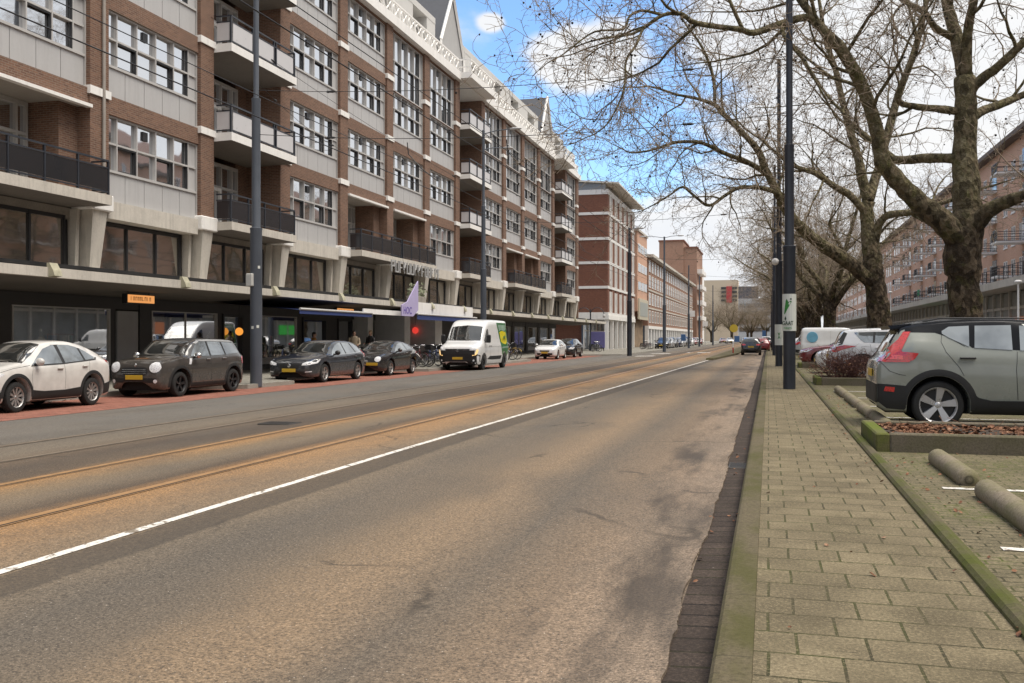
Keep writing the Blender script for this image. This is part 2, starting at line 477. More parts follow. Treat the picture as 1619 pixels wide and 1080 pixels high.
# kerb between gutter and footway
sheet('kerb', [(-.235,.0), (-.232,.105), (-.215,.124), (-.19,.130), (-.065,.132), (-.06,.12)], -10, 520, M['kerb'])
sheet('footway', [(-.062,.128), (1.115,.126)], -10, 520, M['tiles'])
sheet('edging_kerb', [(1.10,.10), (1.105,.145), (1.125,.168), (1.165,.178), (1.205,.168), (1.225,.145), (1.25,.11)], -10, 520, M['edging'])
sheet('parking_bays', [(1.235,.118), (6.6,.112)], -10, 520, M['park'])
M['asph2'] = m_plain('old_asphalt', (.12,.112,.1), .9, var=.25, scale=.6, bump=.3, bscale=90)
sheet('service_road', [(6.6,.108), (12.6,.10)], -10, 520, M['asph2'])
sheet('far_footway', [(12.6,.22), (26,.24)], -10, 520, M['leftpave'])
# left side: red bays, kerb line with bulges, pavement
sheet('red_parking_strip', [(-13.96,-.096), (-17.3,-.10)][::-1], -10, 86, M['redpave'])
KL = [(-17.1,-10), (-17.1,25.4), (-15.5,26.1), (-15.5,29.1), (-17.1,29.8), (-17.1,41.0), (-15.3,41.7), (-15.3,61.5), (-17.1,62.3), (-17.1,80), (-12.4,83), (-12.4,520)]
m = MB()
vs = [(x, y, .03) for (x, y) in KL] + [(-26, y, .05) for (x, y) in KL]
n = len(KL)
m.add(vs, [(i+n, i, i+1, i+1+n) for i in range(n-1)])
structure('left_pavement', m, M['leftpave'])
m = MB()
for (a, b) in zip(KL, KL[1:]):
    A = Vector((a[0], a[1], 0)); B = Vector((b[0], b[1], 0)); d = (B-A).normalized(); nn = Vector((-d.y, d.x, 0))
    P = [(.0,-.14), (.0,.02), (.02,.036), (.14,.036), (.14,.0)]
    q0 = [A+nn*k+Vector((0,0,h)) for k, h in P]; q1 = [B+nn*k+Vector((0,0,h)) for k, h in P]
    k = len(P)
    m.add([tuple(p) for p in q0+q1], [(i, i+k, i+k+1, i+1) for i in range(k-1)])
structure('left_kerb', m, M['kerb_l'])

# ---- tram rails: two grooves each, rust-brown heads
M['rail'] = m_plain('rusty_rail', (.36,.205,.09), .5, .25, var=.25, scale=8.)
M['rail_dull'] = m_plain('dull_rail', (.21,.165,.12), .5, .3, var=.25, scale=8.)
M['groove'] = m_plain('rail_groove', (.03,.022,.015), .9)
for X in (-5.72, -7.24, -8.78, -10.2):
    m = MB(); z = roadz(X)+.006
    m.quad((X-.075,-10,z), (X+.015,-10,z), (X+.015,520,z), (X-.075,520,z))
    m.cur = 1
    m.quad((X+.015,-10,z-.001), (X+.05,-10,z-.001), (X+.05,520,z-.001), (X+.015,520,z-.001))
    m.cur = 0
    m.quad((X+.05,-10,z), (X+.068,-10,z), (X+.068,520,z), (X+.05,520,z))
    tag(m.build('tram_rail', [M['rail'] if X > -8 else M['rail_dull'], M['groove']]), kind='structure')
# ---- white lane line, slightly worn, drifting to the right in the distance
def m_mark():
    t = NT('worn_road_marking'); P = t.co()
    a = t.noise(P, 14., 5, .7); b = t.noise(t.map(P, (1, .3, 1)), 2., 4)
    fr_ = t.math('ABSOLUTE', t.math('SUBTRACT', t.math('FRACT', t.math('ADD', t.math('MULTIPLY', t.sep(P)[1], .52), t.math('MULTIPLY', b, .8))), .5))
    f = t.math('MULTIPLY', t.math('MULTIPLY', t.mr(a, .40, .46), t.mr(b, .3, .36)), t.mr(t.math('ADD', fr_, t.math('MULTIPLY', t.math('SUBTRACT', a, .5), .05)), .012, .022))
    c = t.mix(f, (.2,.165,.125), t.ramp(t.noise(P, 60., 3), [(.35, (.5,.47,.42)), (.6, (.74,.71,.66))]))
    return t.pbr(c, .7, 0, None, .4)
M['mark'] = m_mark()
def linex(y): return -4.57 if y < 12 else -4.57 + (y-12)*.0162
m = MB(); ys = [-10, 3, 5, 7, 9, 11] + list(range(13, 86, 3))
for a, b in zip(ys, ys[1:]):
    xa, xb = linex(a), linex(b); za = roadz(xa)+.005
    m.quad((xa-.055,a,za), (xa+.035,a,za), (xb+.035,b,za), (xb-.055,b,za))
structure('lane_marking', m, M['mark'])
m = MB()
for (x0, x1, y) in ((1.52, 4.6, 9.30), (1.45, 4.6, 6.72), (1.6, 4.6, 17.3), (1.6, 4.6, 20.0), (1.6, 4.6, 22.7), (1.6, 4.6, 25.4)):
    m.quad((x0,y-.05,.1235), (x1,y-.05,.1195), (x1,y+.05,.1195), (x0,y+.05,.1235))
structure('bay_marking', m, M['mark'])
# zebra marks and give-way marks far down the tram lane
m = MB()
for (x0, x1, y) in ((-10.4, -8.9, 76), (-10.6, -8.8, 88), (-7.6, -5.4, 92), (-4.2, -3.3, 88)):
    z = roadz(x0)+.008
    m.quad((x0,y,z+.0), (x1,y,roadz(x1)+.008), (x1,y+2.2,roadz(x1)+.008), (x0,y+2.2,z))
structure('crossing_marking', m, M['mark'])
# concrete island that splits tram lane and car lane
m = MB(); m.prism([(-3.9,62.5), (-3.45,63.), (-2.55,84), (-2.75,140), (-3.9,140), (-3.9,84)], 2, -.05, .15)
structure('traffic_island', m, M['kerb'])
# ================================================================ LONG BRICK APARTMENT BLOCK (left)
BAY = 5.85; FX, FY = -20.0, 25.46
K0, K1 = -4, 13                      # bays K0 .. K1-1
FL = [5.80, 9.13, 12.45, 15.78]      # floor levels of the four upper storeys
apt = thing('apartment_building', (FX, FY, 0), 'long six storey brown brick apartment block with white bands, grey window panels and black balconies', 'apartment building')
BALC = {-4, 1, 6, 11}; LOG = {-2, -1, 3, 4, 8, 9}
TALL = lambda k: k >= 4

# ---- walls: core, spandrels, reveals
wb = MB()
wb.box(-13, -2.6, K0*BAY, K1*BAY, 3.2, 19.1)          # core, well behind the windows
wb.box(-13, -5.2, K0*BAY, K1*BAY, 0, 3.2)
wb.box(-2.7, -.02, K1*BAY+.003, K1*BAY+.4, 3.1, 18.6)      # end wall return
for k in range(K0, K1):
    y0, y1 = k*BAY+.001, k*BAY+5.0-.001
    if k in BALC:
        for z in FL: pass
        wb.box(-1.95, -1.55, y0, y1, 3.2, 5.6)
        wb.box(-2.6, -1.60, y1-.9, y1, 5.6, 18.6)     # brick return on the far side
    else:
        for i, z in enumerate(FL):
            top = z+2.74 if i < 3 else z+2.72
            nxt = FL[i+1] if i < 3 else 18.6
            if i == 0 and k in LOG:
                wb.box(-.34, -.06, y0, y1, z+2.80, nxt)
                wb.box(-2.6, -.46, y1-.8, y1, z, z+2.8); continue
            if TALL(k) and i == 3: wb.box(-.34, -.09, y0, y1, 18.50, 18.6); continue
            if TALL(k) and i == 2: wb.box(-.34, -.09, y0, y1, top, 15.22); continue
            wb.box(-.34, -.09, y0, y1, top, nxt)
wb.build('wall', M['brick_red'], apt)

# ---- pilasters with white bands and concrete capitals, tapering columns below
pm = MB(); pm.box(-2.58, 0, -.85, 0, 5.93, 18.6)
pil_me = pm.mesh('pilaster', M['brick_red'])
bm_ = MB()
bm_.box(-.46, .055, -.905, .055, 0, .25)
band_me = bm_.mesh('band', M['white'])
cm = MB(); cm.cbox(-.62, .13, -.96, .09, 5.42, 5.932, .03)
cap_me = cm.mesh('capital', M['white'])
tm = MB()
def hexa(m, b, t):
    m.add([(x, y, b[4]) for x, y in ((b[0],b[2]),(b[1],b[2]),(b[1],b[3]),(b[0],b[3]))] + [(x, y, t[4]) for x, y in ((t[0],t[2]),(t[1],t[2]),(t[1],t[3]),(t[0],t[3]))],
          [(0,3,2,1),(4,5,6,7),(0,1,5,4),(1,2,6,5),(2,3,7,6),(3,0,4,7)])
hexa(tm, (-.72,-.24,-.62,-.20,3.2), (-.62,.03,-.76,-.10,5.42))
hexa(tm, (-.74,-.52,-.92,-.76,3.2), (-.70,-.36,-1.0,-.86,5.42))
col_me = tm.mesh('column', M['concrete'])
for k in range(K0, K1+1):
    y = k*BAY
    p = link('pilaster', pil_me, apt, (0, y, 0))
    for z in (8.95, 12.27, 15.60): link('band', band_me, p, (0, 0, z))
    link('capital', cap_me, apt, (0, y, 0))
    link('column', col_me, apt, (0, y, 0))
# drain pipe on one pilaster
d = MB(); d.tube([(.06,-.30,5.9), (.06,-.30,18.6)], .05, 8); d.build('drain_pipe', M['soffit'], apt)

# ---- windows
def make_win(z0, panel, top, trans, name='window', seed=0):
    """grey-framed window set, 5.0 m wide; z from 0"""
    fr = MB(); gl = MB(); pn = MB()
    W = 5.0; xs = [.04, .60, 1.60, 2.60, 3.60, 4.46, 4.96]
    xf = -.20
    fr.box(xf-.1, xf+.05, .0, .05, z0, top); fr.box(xf-.1, xf+.05, W-.05, W, z0, top)
    fr.box(xf-.1, xf+.045, .05, W-.05, top-.06, top)
    fr.box(xf-.1, xf+.06, .05, W-.05, panel-.05, panel+.03)
    for x in xs[1:-1]: fr.box(xf-.1, xf+.04, x-.024, x+.024, panel+.03, top-.06)
    for a, b in zip(xs[:-1], xs[1:]):
        fr.box(xf-.1, xf+.036, a+.03, b-.03, trans-.03, trans+.03)
    # dark sashes round two lower lights
    dk = fr; fr.cur = 1
    for (a, b) in ((.62, 1.58), (2.62, 3.58)):
        z_a, z_b = panel+.04, trans-.04
        x0, x1 = xf-.05, xf+.02
        dk.box(x0, x1, a, a+.022, z_a, z_b); dk.box(x0, x1, b-.05, b, z_a, z_b)
        dk.box(x0, x1, a+.022, b-.05, z_a, z_a+.03); dk.box(x0, x1, a+.022, b-.05, z_b-.045, z_b)
    dk.box(xf-.05, xf+.03, 4.40, 4.49, panel+.04, top-.07)
    # vent grille in the upper middle light
    dk.box(xf-.09, xf-.02, 1.98, 2.24, top-.46, top-.16); fr.cur = 0
    r = random.Random(seed*13+int(top*7))
    for a, b in zip(xs[:-1], xs[1:]):
        for (za, zb) in ((panel+.03, trans), (trans, top-.06)):
            t1, t2 = r.uniform(-.011, .011), r.uniform(-.011, .011)
            if b > 4.6:
                continue
            gl.quad((xf-.08+t1, a, za), (xf-.08-t1, b, za), (xf-.08-t1+t2, b, zb), (xf-.08+t1+t2, a, zb))
    pn.box(xf-.09, xf-.02, 4.50, 4.96, panel+.03, top-.06)
    if panel - z0 > .3:
        for i in range(5):
            a = .05+(W-.1)*i/5; b = .05+(W-.1)*(i+1)/5
            pn.box(xf-.08, xf+.01, a+.012, b-.012, z0+.02, panel-.05)
        fr.box(xf-.09, xf-.02, .05, W-.05, z0+.0, panel-.05)
    return fr.mesh(name, [M['frame_lt'], M['frame_dk']]), gl.mesh('pane', M['glass_win']), pn.mesh('panel', M['panel'])
WIN = [make_win(0, .98, 2.74, 1.85, seed=i) for i in range(4)]
WTOP = [make_win(0, .98, 2.72, 1.85, seed=i+9) for i in range(3)]
WTALL = [make_win(0, .06, 3.27, 1.75, seed=i+20) for i in range(3)]
wr_ = random.Random(3)
def put_win(ms, y, z, x=0):
    f = link('window', ms[0], apt, (x, y, z))
    for nm, me in zip(('pane', 'panel'), ms[1:]): link(nm, me, f)
    return f
# balcony door set at the back of a recess
def make_door(W=5.0, h=2.75, seed=1):
    fr = MB(); gl = MB(); pn = MB()
    xs = [.04, 1.0, 1.95, 2.9, 3.7, 4.1]
    fr.box(-.1, .05, 0, .06, 0, h); fr.box(-.1, .05, 4.06, 4.14, 0, h); fr.box(-.1, .05, .06, 4.06, h-.12, h)
    for x in xs[1:-1]: fr.box(-.1, .05, x-.04, x+.04, 0, h-.12)
    for a, b in zip(xs[:-1], xs[1:]): fr.box(-.1, .045, a+.04, b-.04, 1.75, 1.83)
    for a, b in zip(xs[:-1], xs[1:]):
        gl.quad((-.06,a,.0), (-.06,b,.0), (-.06,b,h-.1), (-.06,a,h-.1))
    for z0, z1 in ((0, .12), (1.62, 1.74)): pn.box(-.04, .07, 1.99, 2.86, z0, z1)
    for a in (1.99, 2.76): pn.box(-.04, .07, a, a+.10, .12, 1.62)
    return fr.mesh('balcony_door', M['frame_lt']), gl.mesh('pane', M['glass_win']), pn.mesh('door_leaf', M['white'])
DOOR = make_door()
# balconies
def make_balcony(W0, W1, proj, smoked, posts, dep=-1.6):
    sl = MB(); ra = MB(); gl = MB()
    sl.add([(dep,W0,0),(proj,W0,0.06),(proj,W1,.06),(dep,W1,0),(dep,W0,.36),(proj,W0,.36),(proj,W1,.36),(dep,W1,.36)],
           [(4,5,6,7),(0,1,5,4),(1,2,6,5),(2,3,7,6),(3,0,4,7)])
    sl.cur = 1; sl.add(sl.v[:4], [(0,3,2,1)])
    e = proj-.07; a0, a1 = W0+.07, W1-.07; z = .36; H = 1.06
    ra.box(e-.03, e+.03, a0, a1, z+H-.05, z+H); ra.box(e-.02, e+.02, a0, a1, z+.80, z+.84); ra.box(e-.02, e+.02, a0, a1, z+.07, z+.11)
    for s in (a0, a1):
        ra.box(.06 if s == a1 else .06, e-.03, s-.025, s+.025, z+H-.05, z+H); ra.box(.06, e-.02, s-.02, s+.02, z+.80, z+.84); ra.box(.06, e-.02, s-.02, s+.02, z+.07, z+.11)
        gl.box(.08, e-.06, s-.008, s+.008, z+.13, z+.79)
    n = posts
    for i in range(n+1):
        y = a0+(a1-a0)*i/n
        offs = (0,) if (i in (0, n) or smoked) else (-.09, .09)
        for o in offs: ra.box(e-.045, e+.025, y+o-.025, y+o+.025, z, z+H-.05)
        if i < n:
            yb = a0+(a1-a0)*(i+1)/n
            gl.box(e-.008, e+.008, y+(.13 if not smoked else .05), yb-(.13 if not smoked else .05), z+.13, z+.79)
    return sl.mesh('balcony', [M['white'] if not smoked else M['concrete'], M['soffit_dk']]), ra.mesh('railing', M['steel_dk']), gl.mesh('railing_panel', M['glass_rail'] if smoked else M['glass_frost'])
B_UP = make_balcony(0.01, 5.05, .74, False, 3)
B_LOW = make_balcony(0.01, 5.05, .74, True, 4)
B_LOGA = make_balcony(.02, 5.42, .74, True, 4)
B_LOGB = make_balcony(-.36, 5.05, .74, True, 4)
def put_balc(ms, y, z):
    f = link('balcony', ms[0], apt, (0, y, z))
    r = link('railing', ms[1], f); link('railing_panel', ms[2], f)
for k in range(K0, K1):
    y = k*BAY
    if k in BALC:
        for i, z in enumerate(FL):
            put_balc(B_LOW if i == 0 else B_UP, y, z-.36)
            f = link('balcony_door', DOOR[0], apt, (-1.55, y, z)); link('pane', DOOR[1], f); link('door_leaf', DOOR[2], f)
        continue
    for i, z in enumerate(FL):
        if i == 0 and k in LOG:
            put_balc(B_LOGA if (k-1) not in LOG else B_LOGB, y, z-.36)
            f = link('balcony_door', DOOR[0], apt, (-1.55, y, z)); link('pane', DOOR[1], f); link('door_leaf', DOOR[2], f)
            continue
        if TALL(k) and i == 3: put_win(wr_.choice(WTALL), y, 15.22); continue
        put_win(wr_.choice(WTOP if i == 3 else WIN), y, z)
# recess ceilings and white fascia strips above the loggias, lintels and dark mezzanine windows
for k in range(K0, K1):
    sf = MB(); fas = MB()
    y0, y1 = k*BAY, k*BAY+5.0
    if k in BALC:
        continue
    elif k in LOG:
        sf.box(-2.5, -.10, y0+.002, y1-.002, FL[0]+2.76, FL[0]+2.80)
        fas.box(-.1, .10, y0+.002, y1-.002, FL[0]+2.70, FL[0]+2.80)
        sf.build('soffit', M['soffit'], apt); fas.build('fascia', M['white'], apt)
lm = MB(); lm.box(-.74, -.04, -.0, 5.0-.11, 5.24, 5.795); LINT = lm.mesh('lintel', M['concrete'])
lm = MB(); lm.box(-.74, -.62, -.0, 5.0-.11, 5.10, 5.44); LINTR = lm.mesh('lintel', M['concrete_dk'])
fr = MB(); gl = MB(); dp = MB()
for x in (.06, 1.68, 3.22, 4.62): fr.box(-.70, -.60, x-.035, x+.035, 3.2, 5.2)
fr.box(-.69, -.61, .1, 4.6, 5.09, 5.2)
for a, b in ((.06,1.68),(1.68,3.22),(3.22,4.62)): gl.quad((-.66,a,3.2), (-.66,b,3.2), (-.66,b,5.12), (-.66,a,5.12))
MZ = (fr.mesh('mezzanine_window', M['frame_dk']), gl.mesh('pane', M['glass_mezz']))
bk = MB(); bk.box(-2.6, -.75, K0*BAY, K1*BAY, 3.2, 5.41); bk.build('mezzanine_wall', M['shopdark'], apt)
for k in range(K0, K1):
    y = k*BAY
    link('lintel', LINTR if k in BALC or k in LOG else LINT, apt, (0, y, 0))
    f = link('mezzanine_window', MZ[0], apt, (0, y, 0)); link('pane', MZ[1], f)

# ---- cornice, lattice balustrade, set-back penthouse with tall gables
c = MB(); c.box(-2.6, .28, K0*BAY-.3, K1*BAY+.35, 18.603, 19.12)
for k in BALC:
    c.box(.28, 1.02, k*BAY-.6, k*BAY+5.3, 18.72, 19.11)
c.build('cornice', M['white'], apt)
b = MB()
def lattice(m, L, x):
    n = max(1, round(L/1.17)); w = L/n
    m.box(x-.05, x+.05, 0, L, .78, .88); m.box(x-.04, x+.04, 0, L, 0, .06)
    for i in range(n):
        y = i*w
        m.box(x-.05, x+.05, y, y+.07, .06, .78)
        for (ya, za, yb, zb) in ((.07,.42,.42,.74),(.42,.74,.78,.42),(.78,.42,.42,.10),(.42,.10,.07,.42),(.78,.42,1.1,.74),(.78,.42,1.1,.10)):
            A = Vector((x, y+ya*w/1.17, za)); B_ = Vector((x, y+yb*w/1.17, zb))
            m.tube([A, B_], .045, 4)
lattice(b, 5.85, .12); BAL = b.mesh('balustrade', M['white'])
b = MB(); lattice(b, 5.9, .92)
for yy in (0.02, 5.88): b.box(.12, .92, yy-.04, yy+.04, .78, .88); b.box(.12, .92, yy-.03, yy+.03, .3, .38)
BALB = b.mesh('balustrade', M['white'])
for k in range(K0, K1):
    if k in BALC: link('balustrade', BALB, apt, (0, k*BAY-.6, 19.12)); 
    else: link('balustrade', BAL, apt, (0, k*BAY-(0.55 if (k-1) not in BALC else .55), 19.12))
ph = MB()
for k in range(K0, K1):
    y = k*BAY
    if k in BALC: ph.box(-8, -1.6, y-.85, y+5.0, 19.13, 21.4); continue
    ph.box(-8, -2.6, y-.85, y+5.0, 19.13, 22.35)
    ph.box(-2.598, -1.45, y-.85, y+5.0, 19.13, 20.35)
    ph.box(-2.598, -1.45, y-.85, y+.9, 20.35, 22.35); ph.box(-2.598, -1.45, y+3.4, y+5.0, 20.35, 22.35)
    ph.box(-2.598, -1.43, y-.85, y+5.0, 22.35, 22.75)
ph.build('penthouse_wall', m_plain('penthouse_plaster', (.53,.52,.50), .8, var=.1, scale=.5), apt)
wn = MB()
for k in range(K0, K1):
    if k in BALC: continue
    wn.box(-2.57, -2.52, k*BAY+1.0, k*BAY+3.3, 20.5, 22.1)
wn.build('penthouse_window', M['glass_far'], apt)
for k in BALC:
    y = k*BAY+2.1; g = MB()
    # gable wall with tall pointed outline, white raking trims, slate roof running back
    g.prism([(y-2.6,19.13), (y+2.6,19.13), (y+2.35,21.7), (y,25.25), (y-2.35,21.7)], 0, -1.75, -1.3)
    gg = g.build('gable', m_plain('gable_plaster', (.36,.355,.35), .8, var=.1), apt)
    tr = MB()
    for s in (-1, 1):
        tr.tube([(-1.22, y+s*2.5, 21.5), (-1.22, y, 25.42)], .13, 4)
        tr.tube([(-1.22, y+s*2.62, 19.2), (-1.22, y+s*2.46, 21.6)], .11, 4)
    tr.build('gable_trim', M['white'], gg)
    rf = MB()
    for s in (-1, 1):
        rf.add([(-1.25,y,25.34), (-9,y,25.34), (-9,y+s*2.62,21.4), (-1.25,y+s*2.62,21.4), (-1.25,y,25.2), (-9,y,25.2), (-9,y+s*2.55,21.3), (-1.25,y+s*2.55,21.3)],
               [(0,1,2,3), (7,6,5,4), (0,3,7,4), (1,5,6,2), (3,2,6,7)])
    rf.build('roof', M['slate'], apt)

# ---- ground floor: deep canopy and dark shopfronts
cn = MB()
Y0, Y1 = K0*BAY, K1*BAY+9.6
cn.add([(-2.6,Y0,2.93),(1.38,Y0,3.09),(1.5,Y0,3.10),(1.5,Y0,3.36),(1.1,Y0,3.40),(-2.6,Y0,3.2)] + [(-2.6,Y1,2.93),(1.38,Y1,3.09),(1.5,Y1,3.10),(1.5,Y1,3.36),(1.1,Y1,3.40),(-2.6,Y1,3.2)],
       [(i, i+6, (i+1) % 6+6, (i+1) % 6) for i in range(6)] + [(0,1,2,3,4,5), (11,10,9,8,7,6)])
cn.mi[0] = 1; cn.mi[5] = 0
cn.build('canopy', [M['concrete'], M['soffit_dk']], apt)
cap_ = MB(); cap_.box(.55, 1.28, Y0, Y1, 3.402, 3.50); cap_.build('canopy_roofing', M['black'], apt)
ls = []
lb = MB(); lb.prism([(1.46,3.10), (1.70,3.13), (1.65,3.28), (1.53,3.48), (1.45,3.48), (1.45,3.3)], 1, -.15, .15)
LB = lb.mesh('canopy_spout', m_plain('mossy_concrete_spout', (.36,.34,.25), .9, var=.4, scale=4.))
for k in range(K0, K1+1):
    o = link('canopy_spout', LB, apt, (0, k*BAY+1.75+.06*k, 0))
# shopfronts (each a part); lx=-2.5 is the glass line
SX = -2.5
STK = [m_plain('display_'+n, c, .8, var=.3, scale=2.) for n, c in (('cream', (.55,.5,.42)), ('brown', (.2,.11,.06)), ('blue', (.06,.12,.25)), ('grey', (.3,.3,.3)), ('red', (.3,.05,.04)), ('green', (.08,.18,.09)))]
SHOPFILL = m_emit('shop_fill_glow', (1., .80, .55), 9.)  # added glow to brighten the dark shop interiors, no real lamps
sr = random.Random(77)
def stock(y0, y1):
    """window display: plinths, figures, boxes and hanging clothes behind the pane"""
    m = MB(); y = y0+.3
    while y < y1-.3:
        x = -3.0-sr.random()*.9; k = sr.randint(0, 3); m.cur = sr.randint(0, 5)
        if k == 0:       # dress form on a stand
            m.lathe([(.2,.06),(.03,.1),(.03,.75),(.14,.8),(.17,1.0),(.12,1.15),(.19,1.4),(.06,1.5),(.08,1.62),(.09,1.7),(0,1.78)], 10, 'z', (x, y, 0)); y += .75
        elif k == 1: m.box(x-.3, x+.3, y-.25, y+.35, .06, .5+sr.random()*.5); m.cur = sr.randint(0, 5); m.box(x-.15, x+.15, y-.1, y+.2, 1.02, 1.25+sr.random()*.3); y += .85
        elif k == 2:     # rail of clothes
            m.tube([(x,y-.3,1.6),(x,y+.9,1.6)], .015, 5); m.tube([(x,y-.3,.06),(x,y-.3,1.6)], .015, 5); m.tube([(x,y+.9,.06),(x,y+.9,1.6)], .015, 5)
            for q in range(9): m.cur = sr.randint(0, 5); m.box(x-.22, x+.22, y-.2+q*.12, y-.13+q*.12, .6+sr.random()*.3, 1.56)
            y += 1.6
        else: m.box(-5.14, -5.1, y-.4, y+.5, .9, 2.3); y += 1.1
    if m.v: m.build('window_display', STK, apt)
    l = MB()
    for q in range(max(1, int((y1-y0)/1.6))): l.lathe([(0,2.76),(.18,2.76),(.18,2.85)], 10, 'z', (-3.1, y0+.8+q*1.6, 0))
    l.build('added_fill_lamp', SHOPFILL, apt)  # fill discs added under the shop ceilings to light the rooms
def shop_window(y0, y1, z0, z1, cols, glass='glass_shop', trim='frame_lt'):
    f = MB(); g = MB()
    t = .06
    f.box(SX-.05, SX+.05, y0, y1, z1, z1+t); f.box(SX-.05, SX+.05, y0, y1, z0-t, z0)
    f.box(SX-.05, SX+.05, y0-t, y0, z0-t, z1+t); f.box(SX-.05, SX+.05, y1, y1+t, z0-t, z1+t)
    for i in range(1, cols):
        y = y0+(y1-y0)*i/cols; f.box(SX-.03, SX+.03, y-.02, y+.02, z0, z1)
    g.quad((SX-.01,y0,z0), (SX-.01,y1,z0), (SX-.01,y1,z1), (SX-.01,y0,z1))
    f.box(SX-.06, SX+.02, y0, y1, .26, z0-t)
    o = f.build('shop_window', M[trim], apt); g.build('pane', M[glass], o)
    stock(y0, y1)
sw = MB()
bkw = MB(); bkw.box(-5.3, -5.15, Y0, K1*BAY, 0, 2.92); bkw.build('shop_back_wall', M['soffit'], apt); sw.box(-5.15, -2.62, Y0, K1*BAY, .0, .06); sw.box(-5.15, -2.62, Y0, K1*BAY, 2.85, 2.92)
for y in (-16.5, -9.5, -1.7, 4.9, 10.2, 12.3, 17.2, 20.6, 25, 29, 36, 42.2, 47.2, 52.8, 57.8, 62.8, 67.8, 72.6): sw.box(-5.15, -2.62, y-.06, y+.06, .06, 2.85)
for (a, b) in ((-25,-21.56), (4.75,5.54), (9.96,10.4), (12.0,12.94), (16.96,17.6), (20.2,21.6), (24.3,26.6), (31.8,32.8), (35.4,42.94), (46.56,48.44), (-16.94,-16.06), (-9.94,-9.06), (-1.94,-1.31), (3.21,3.55)): sw.box(-2.62, -2.5, a, b, .26, 2.5)
sw.box(-2.62, -2.44, Y0, K1*BAY, 2.50, 2.92)
sw.box(-2.62, -2.46, Y0, K1*BAY, 0, .26)
sw.build('shopfront', M['shopdark'], apt)
M['grey_board'] = m_plain('grey_boarding', (.34,.34,.35), .6, var=.1)
def shop_pier(y0, y1, mat, x1=-2.40, z1=2.92):
    m = MB(); m.box(-2.619, x1, y0, y1, .0, z1); m.build('shop_pier', mat, apt)
# window bays, from the left edge of the picture rightwards (ly positions)
for (a, b, c) in ((-21.5,-17,1), (-16,-10,2), (-9,-2.0,2), (-1.25,3.15,1), (5.6,9.9,2), (13.0,16.9,1), (43,46.5,1), (48.5,52,2), (53.5,57,1), (58.5,62,2), (63.5,67,1), (68.5,72,1), (73,75.8,1)):
    shop_window(a, b, .55, 2.46, c)
m = MB(); m.box(-2.56, -2.43, 3.55, 4.70, .06, 2.44); m.build('shop_door', M['grey_board'], apt)
shop_pier(4.76, 5.45, M['shopdark']); shop_pier(-1.95,-1.40, M['shopdark'])
# open doorways (dark recess with frame)
def doorway(y0, y1, glass=True):
    f = MB(); f.box(-2.6,-2.44, y0, y0+.09, .02, 2.5); f.box(-2.6,-2.44, y1-.09, y1, .02, 2.5); f.box(-2.6,-2.44, y0+.09, y1-.09, 2.38, 2.5)
    o = f.build('shop_door', M['frame_dk'], apt)
    g = MB(); g.quad((-2.56,y0+.09,.02), (-2.56,y1-.09,.02), (-2.56,y1-.09,2.38), (-2.56,y0+.09,2.38)); g.build('pane', M['glass_shop'], o)
doorway(10.4, 12.0); doorway(17.6, 20.2); doorway(21.6, 23.4); doorway(29.2, 31.8)
WP = m_plain('off_white_shop_pier', (.72,.71,.69), .7, var=.12)
shop_pier(26.6, 27.5, WP, -.6); shop_pier(31.9, 33.2, WP, -.6); shop_pier(23.6, 24.3, WP, -1.6)
for y in (36.2, 47, 52.6, 57.6, 62.6, 67.6, 72.4): shop_pier(y, y+.7, M['shopdark'])
# white fascia boards along the canopy edge over the awnings
m = MB(); m.box(1.50, 1.56, 15.9, 22.0, 2.62, 2.86); m.build('shop_fascia', M['white'], apt)
m = MB(); m.box(1.503, 1.57, 22.0, 33.0, 2.80, 3.42); m.build('shop_fascia', M['white'], apt)
# ================================================================ THINGS ON AND UNDER THE SHOP CANOPY
M['sign_orange'] = m_emit('amber_light_box', (1., .42, .13), .5)
M['sign_dark'] = m_plain('brown_lettering', (.16,.06,.015), .7)
M['lamp_amber'] = m_emit('amber_globe', (1., .38, .06), .6)
M['lamp_red'] = m_emit('red_lantern', (1., .07, .05), .45)
M['awning_blue'] = m_plain('navy_awning_cloth', (.025,.045,.16), .8, var=.2)
M['lilac'] = m_plain('lilac_banner_cloth', (.40,.35,.55), .85, var=.08)
M['lilac_dk'] = m_plain('violet_lettering', (.13,.09,.33), .8)
def light_box(x, y, z, label, mat, L=1.5):
    t = thing('hanging_sign', (x, y, z), label, 'sign', 'light box signs under the canopy')
    b = MB(); b.cbox(-.1, .1, -L/2, L/2, -.16, .16, .015); o = b.build('sign_box', M['frame_dk'], t)
    f = MB(); f.box(.1, .106, -L/2+.05, L/2-.05, -.13, .13); p = f.build('sign_face', mat, o)
    r = random.Random(int(y*10)); g = MB(); y0 = -L/2+.2
    while y0 < L/2-.22:      # lettering too small to read: rough strokes
        w = r.choice((.05, .07, .09)); k = r.randint(0, 3)
        g.box(.1065, .109, y0, y0+.022, -.06, .07)
        if k: g.box(.1065, .1088, y0+.022, y0+w, -.06 if k == 1 else .045, -.04 if k == 1 else .07)
        if k > 1: g.box(.1065, .109, y0+w, y0+w+.02, -.06, .07)
        y0 += w+.06
    g.build('lettering', M['sign_dark'], o)
    h = MB(); h.tube([(0,-L/2+.2,.16), (0,-L/2+.2,.24)], .012, 6); h.tube([(0,L/2-.2,.16), (0,L/2-.2,.24)], .012, 6); h.build('hanger', M['frame_dk'], t)
light_box(-20.5, 27.6, 2.78, 'glowing amber light box sign above the grey boarded shop door', M['sign_orange'])
light_box(-20.5, 43.6, 2.80, 'amber light box sign above the long blue awning', M['sign_orange'], 2.0)
light_box(-20.3, 61.0, 2.80, 'reddish light box sign under the canopy behind the white van roof', m_emit('rust_light_box', (.55,.2,.1), .6), 2.6)
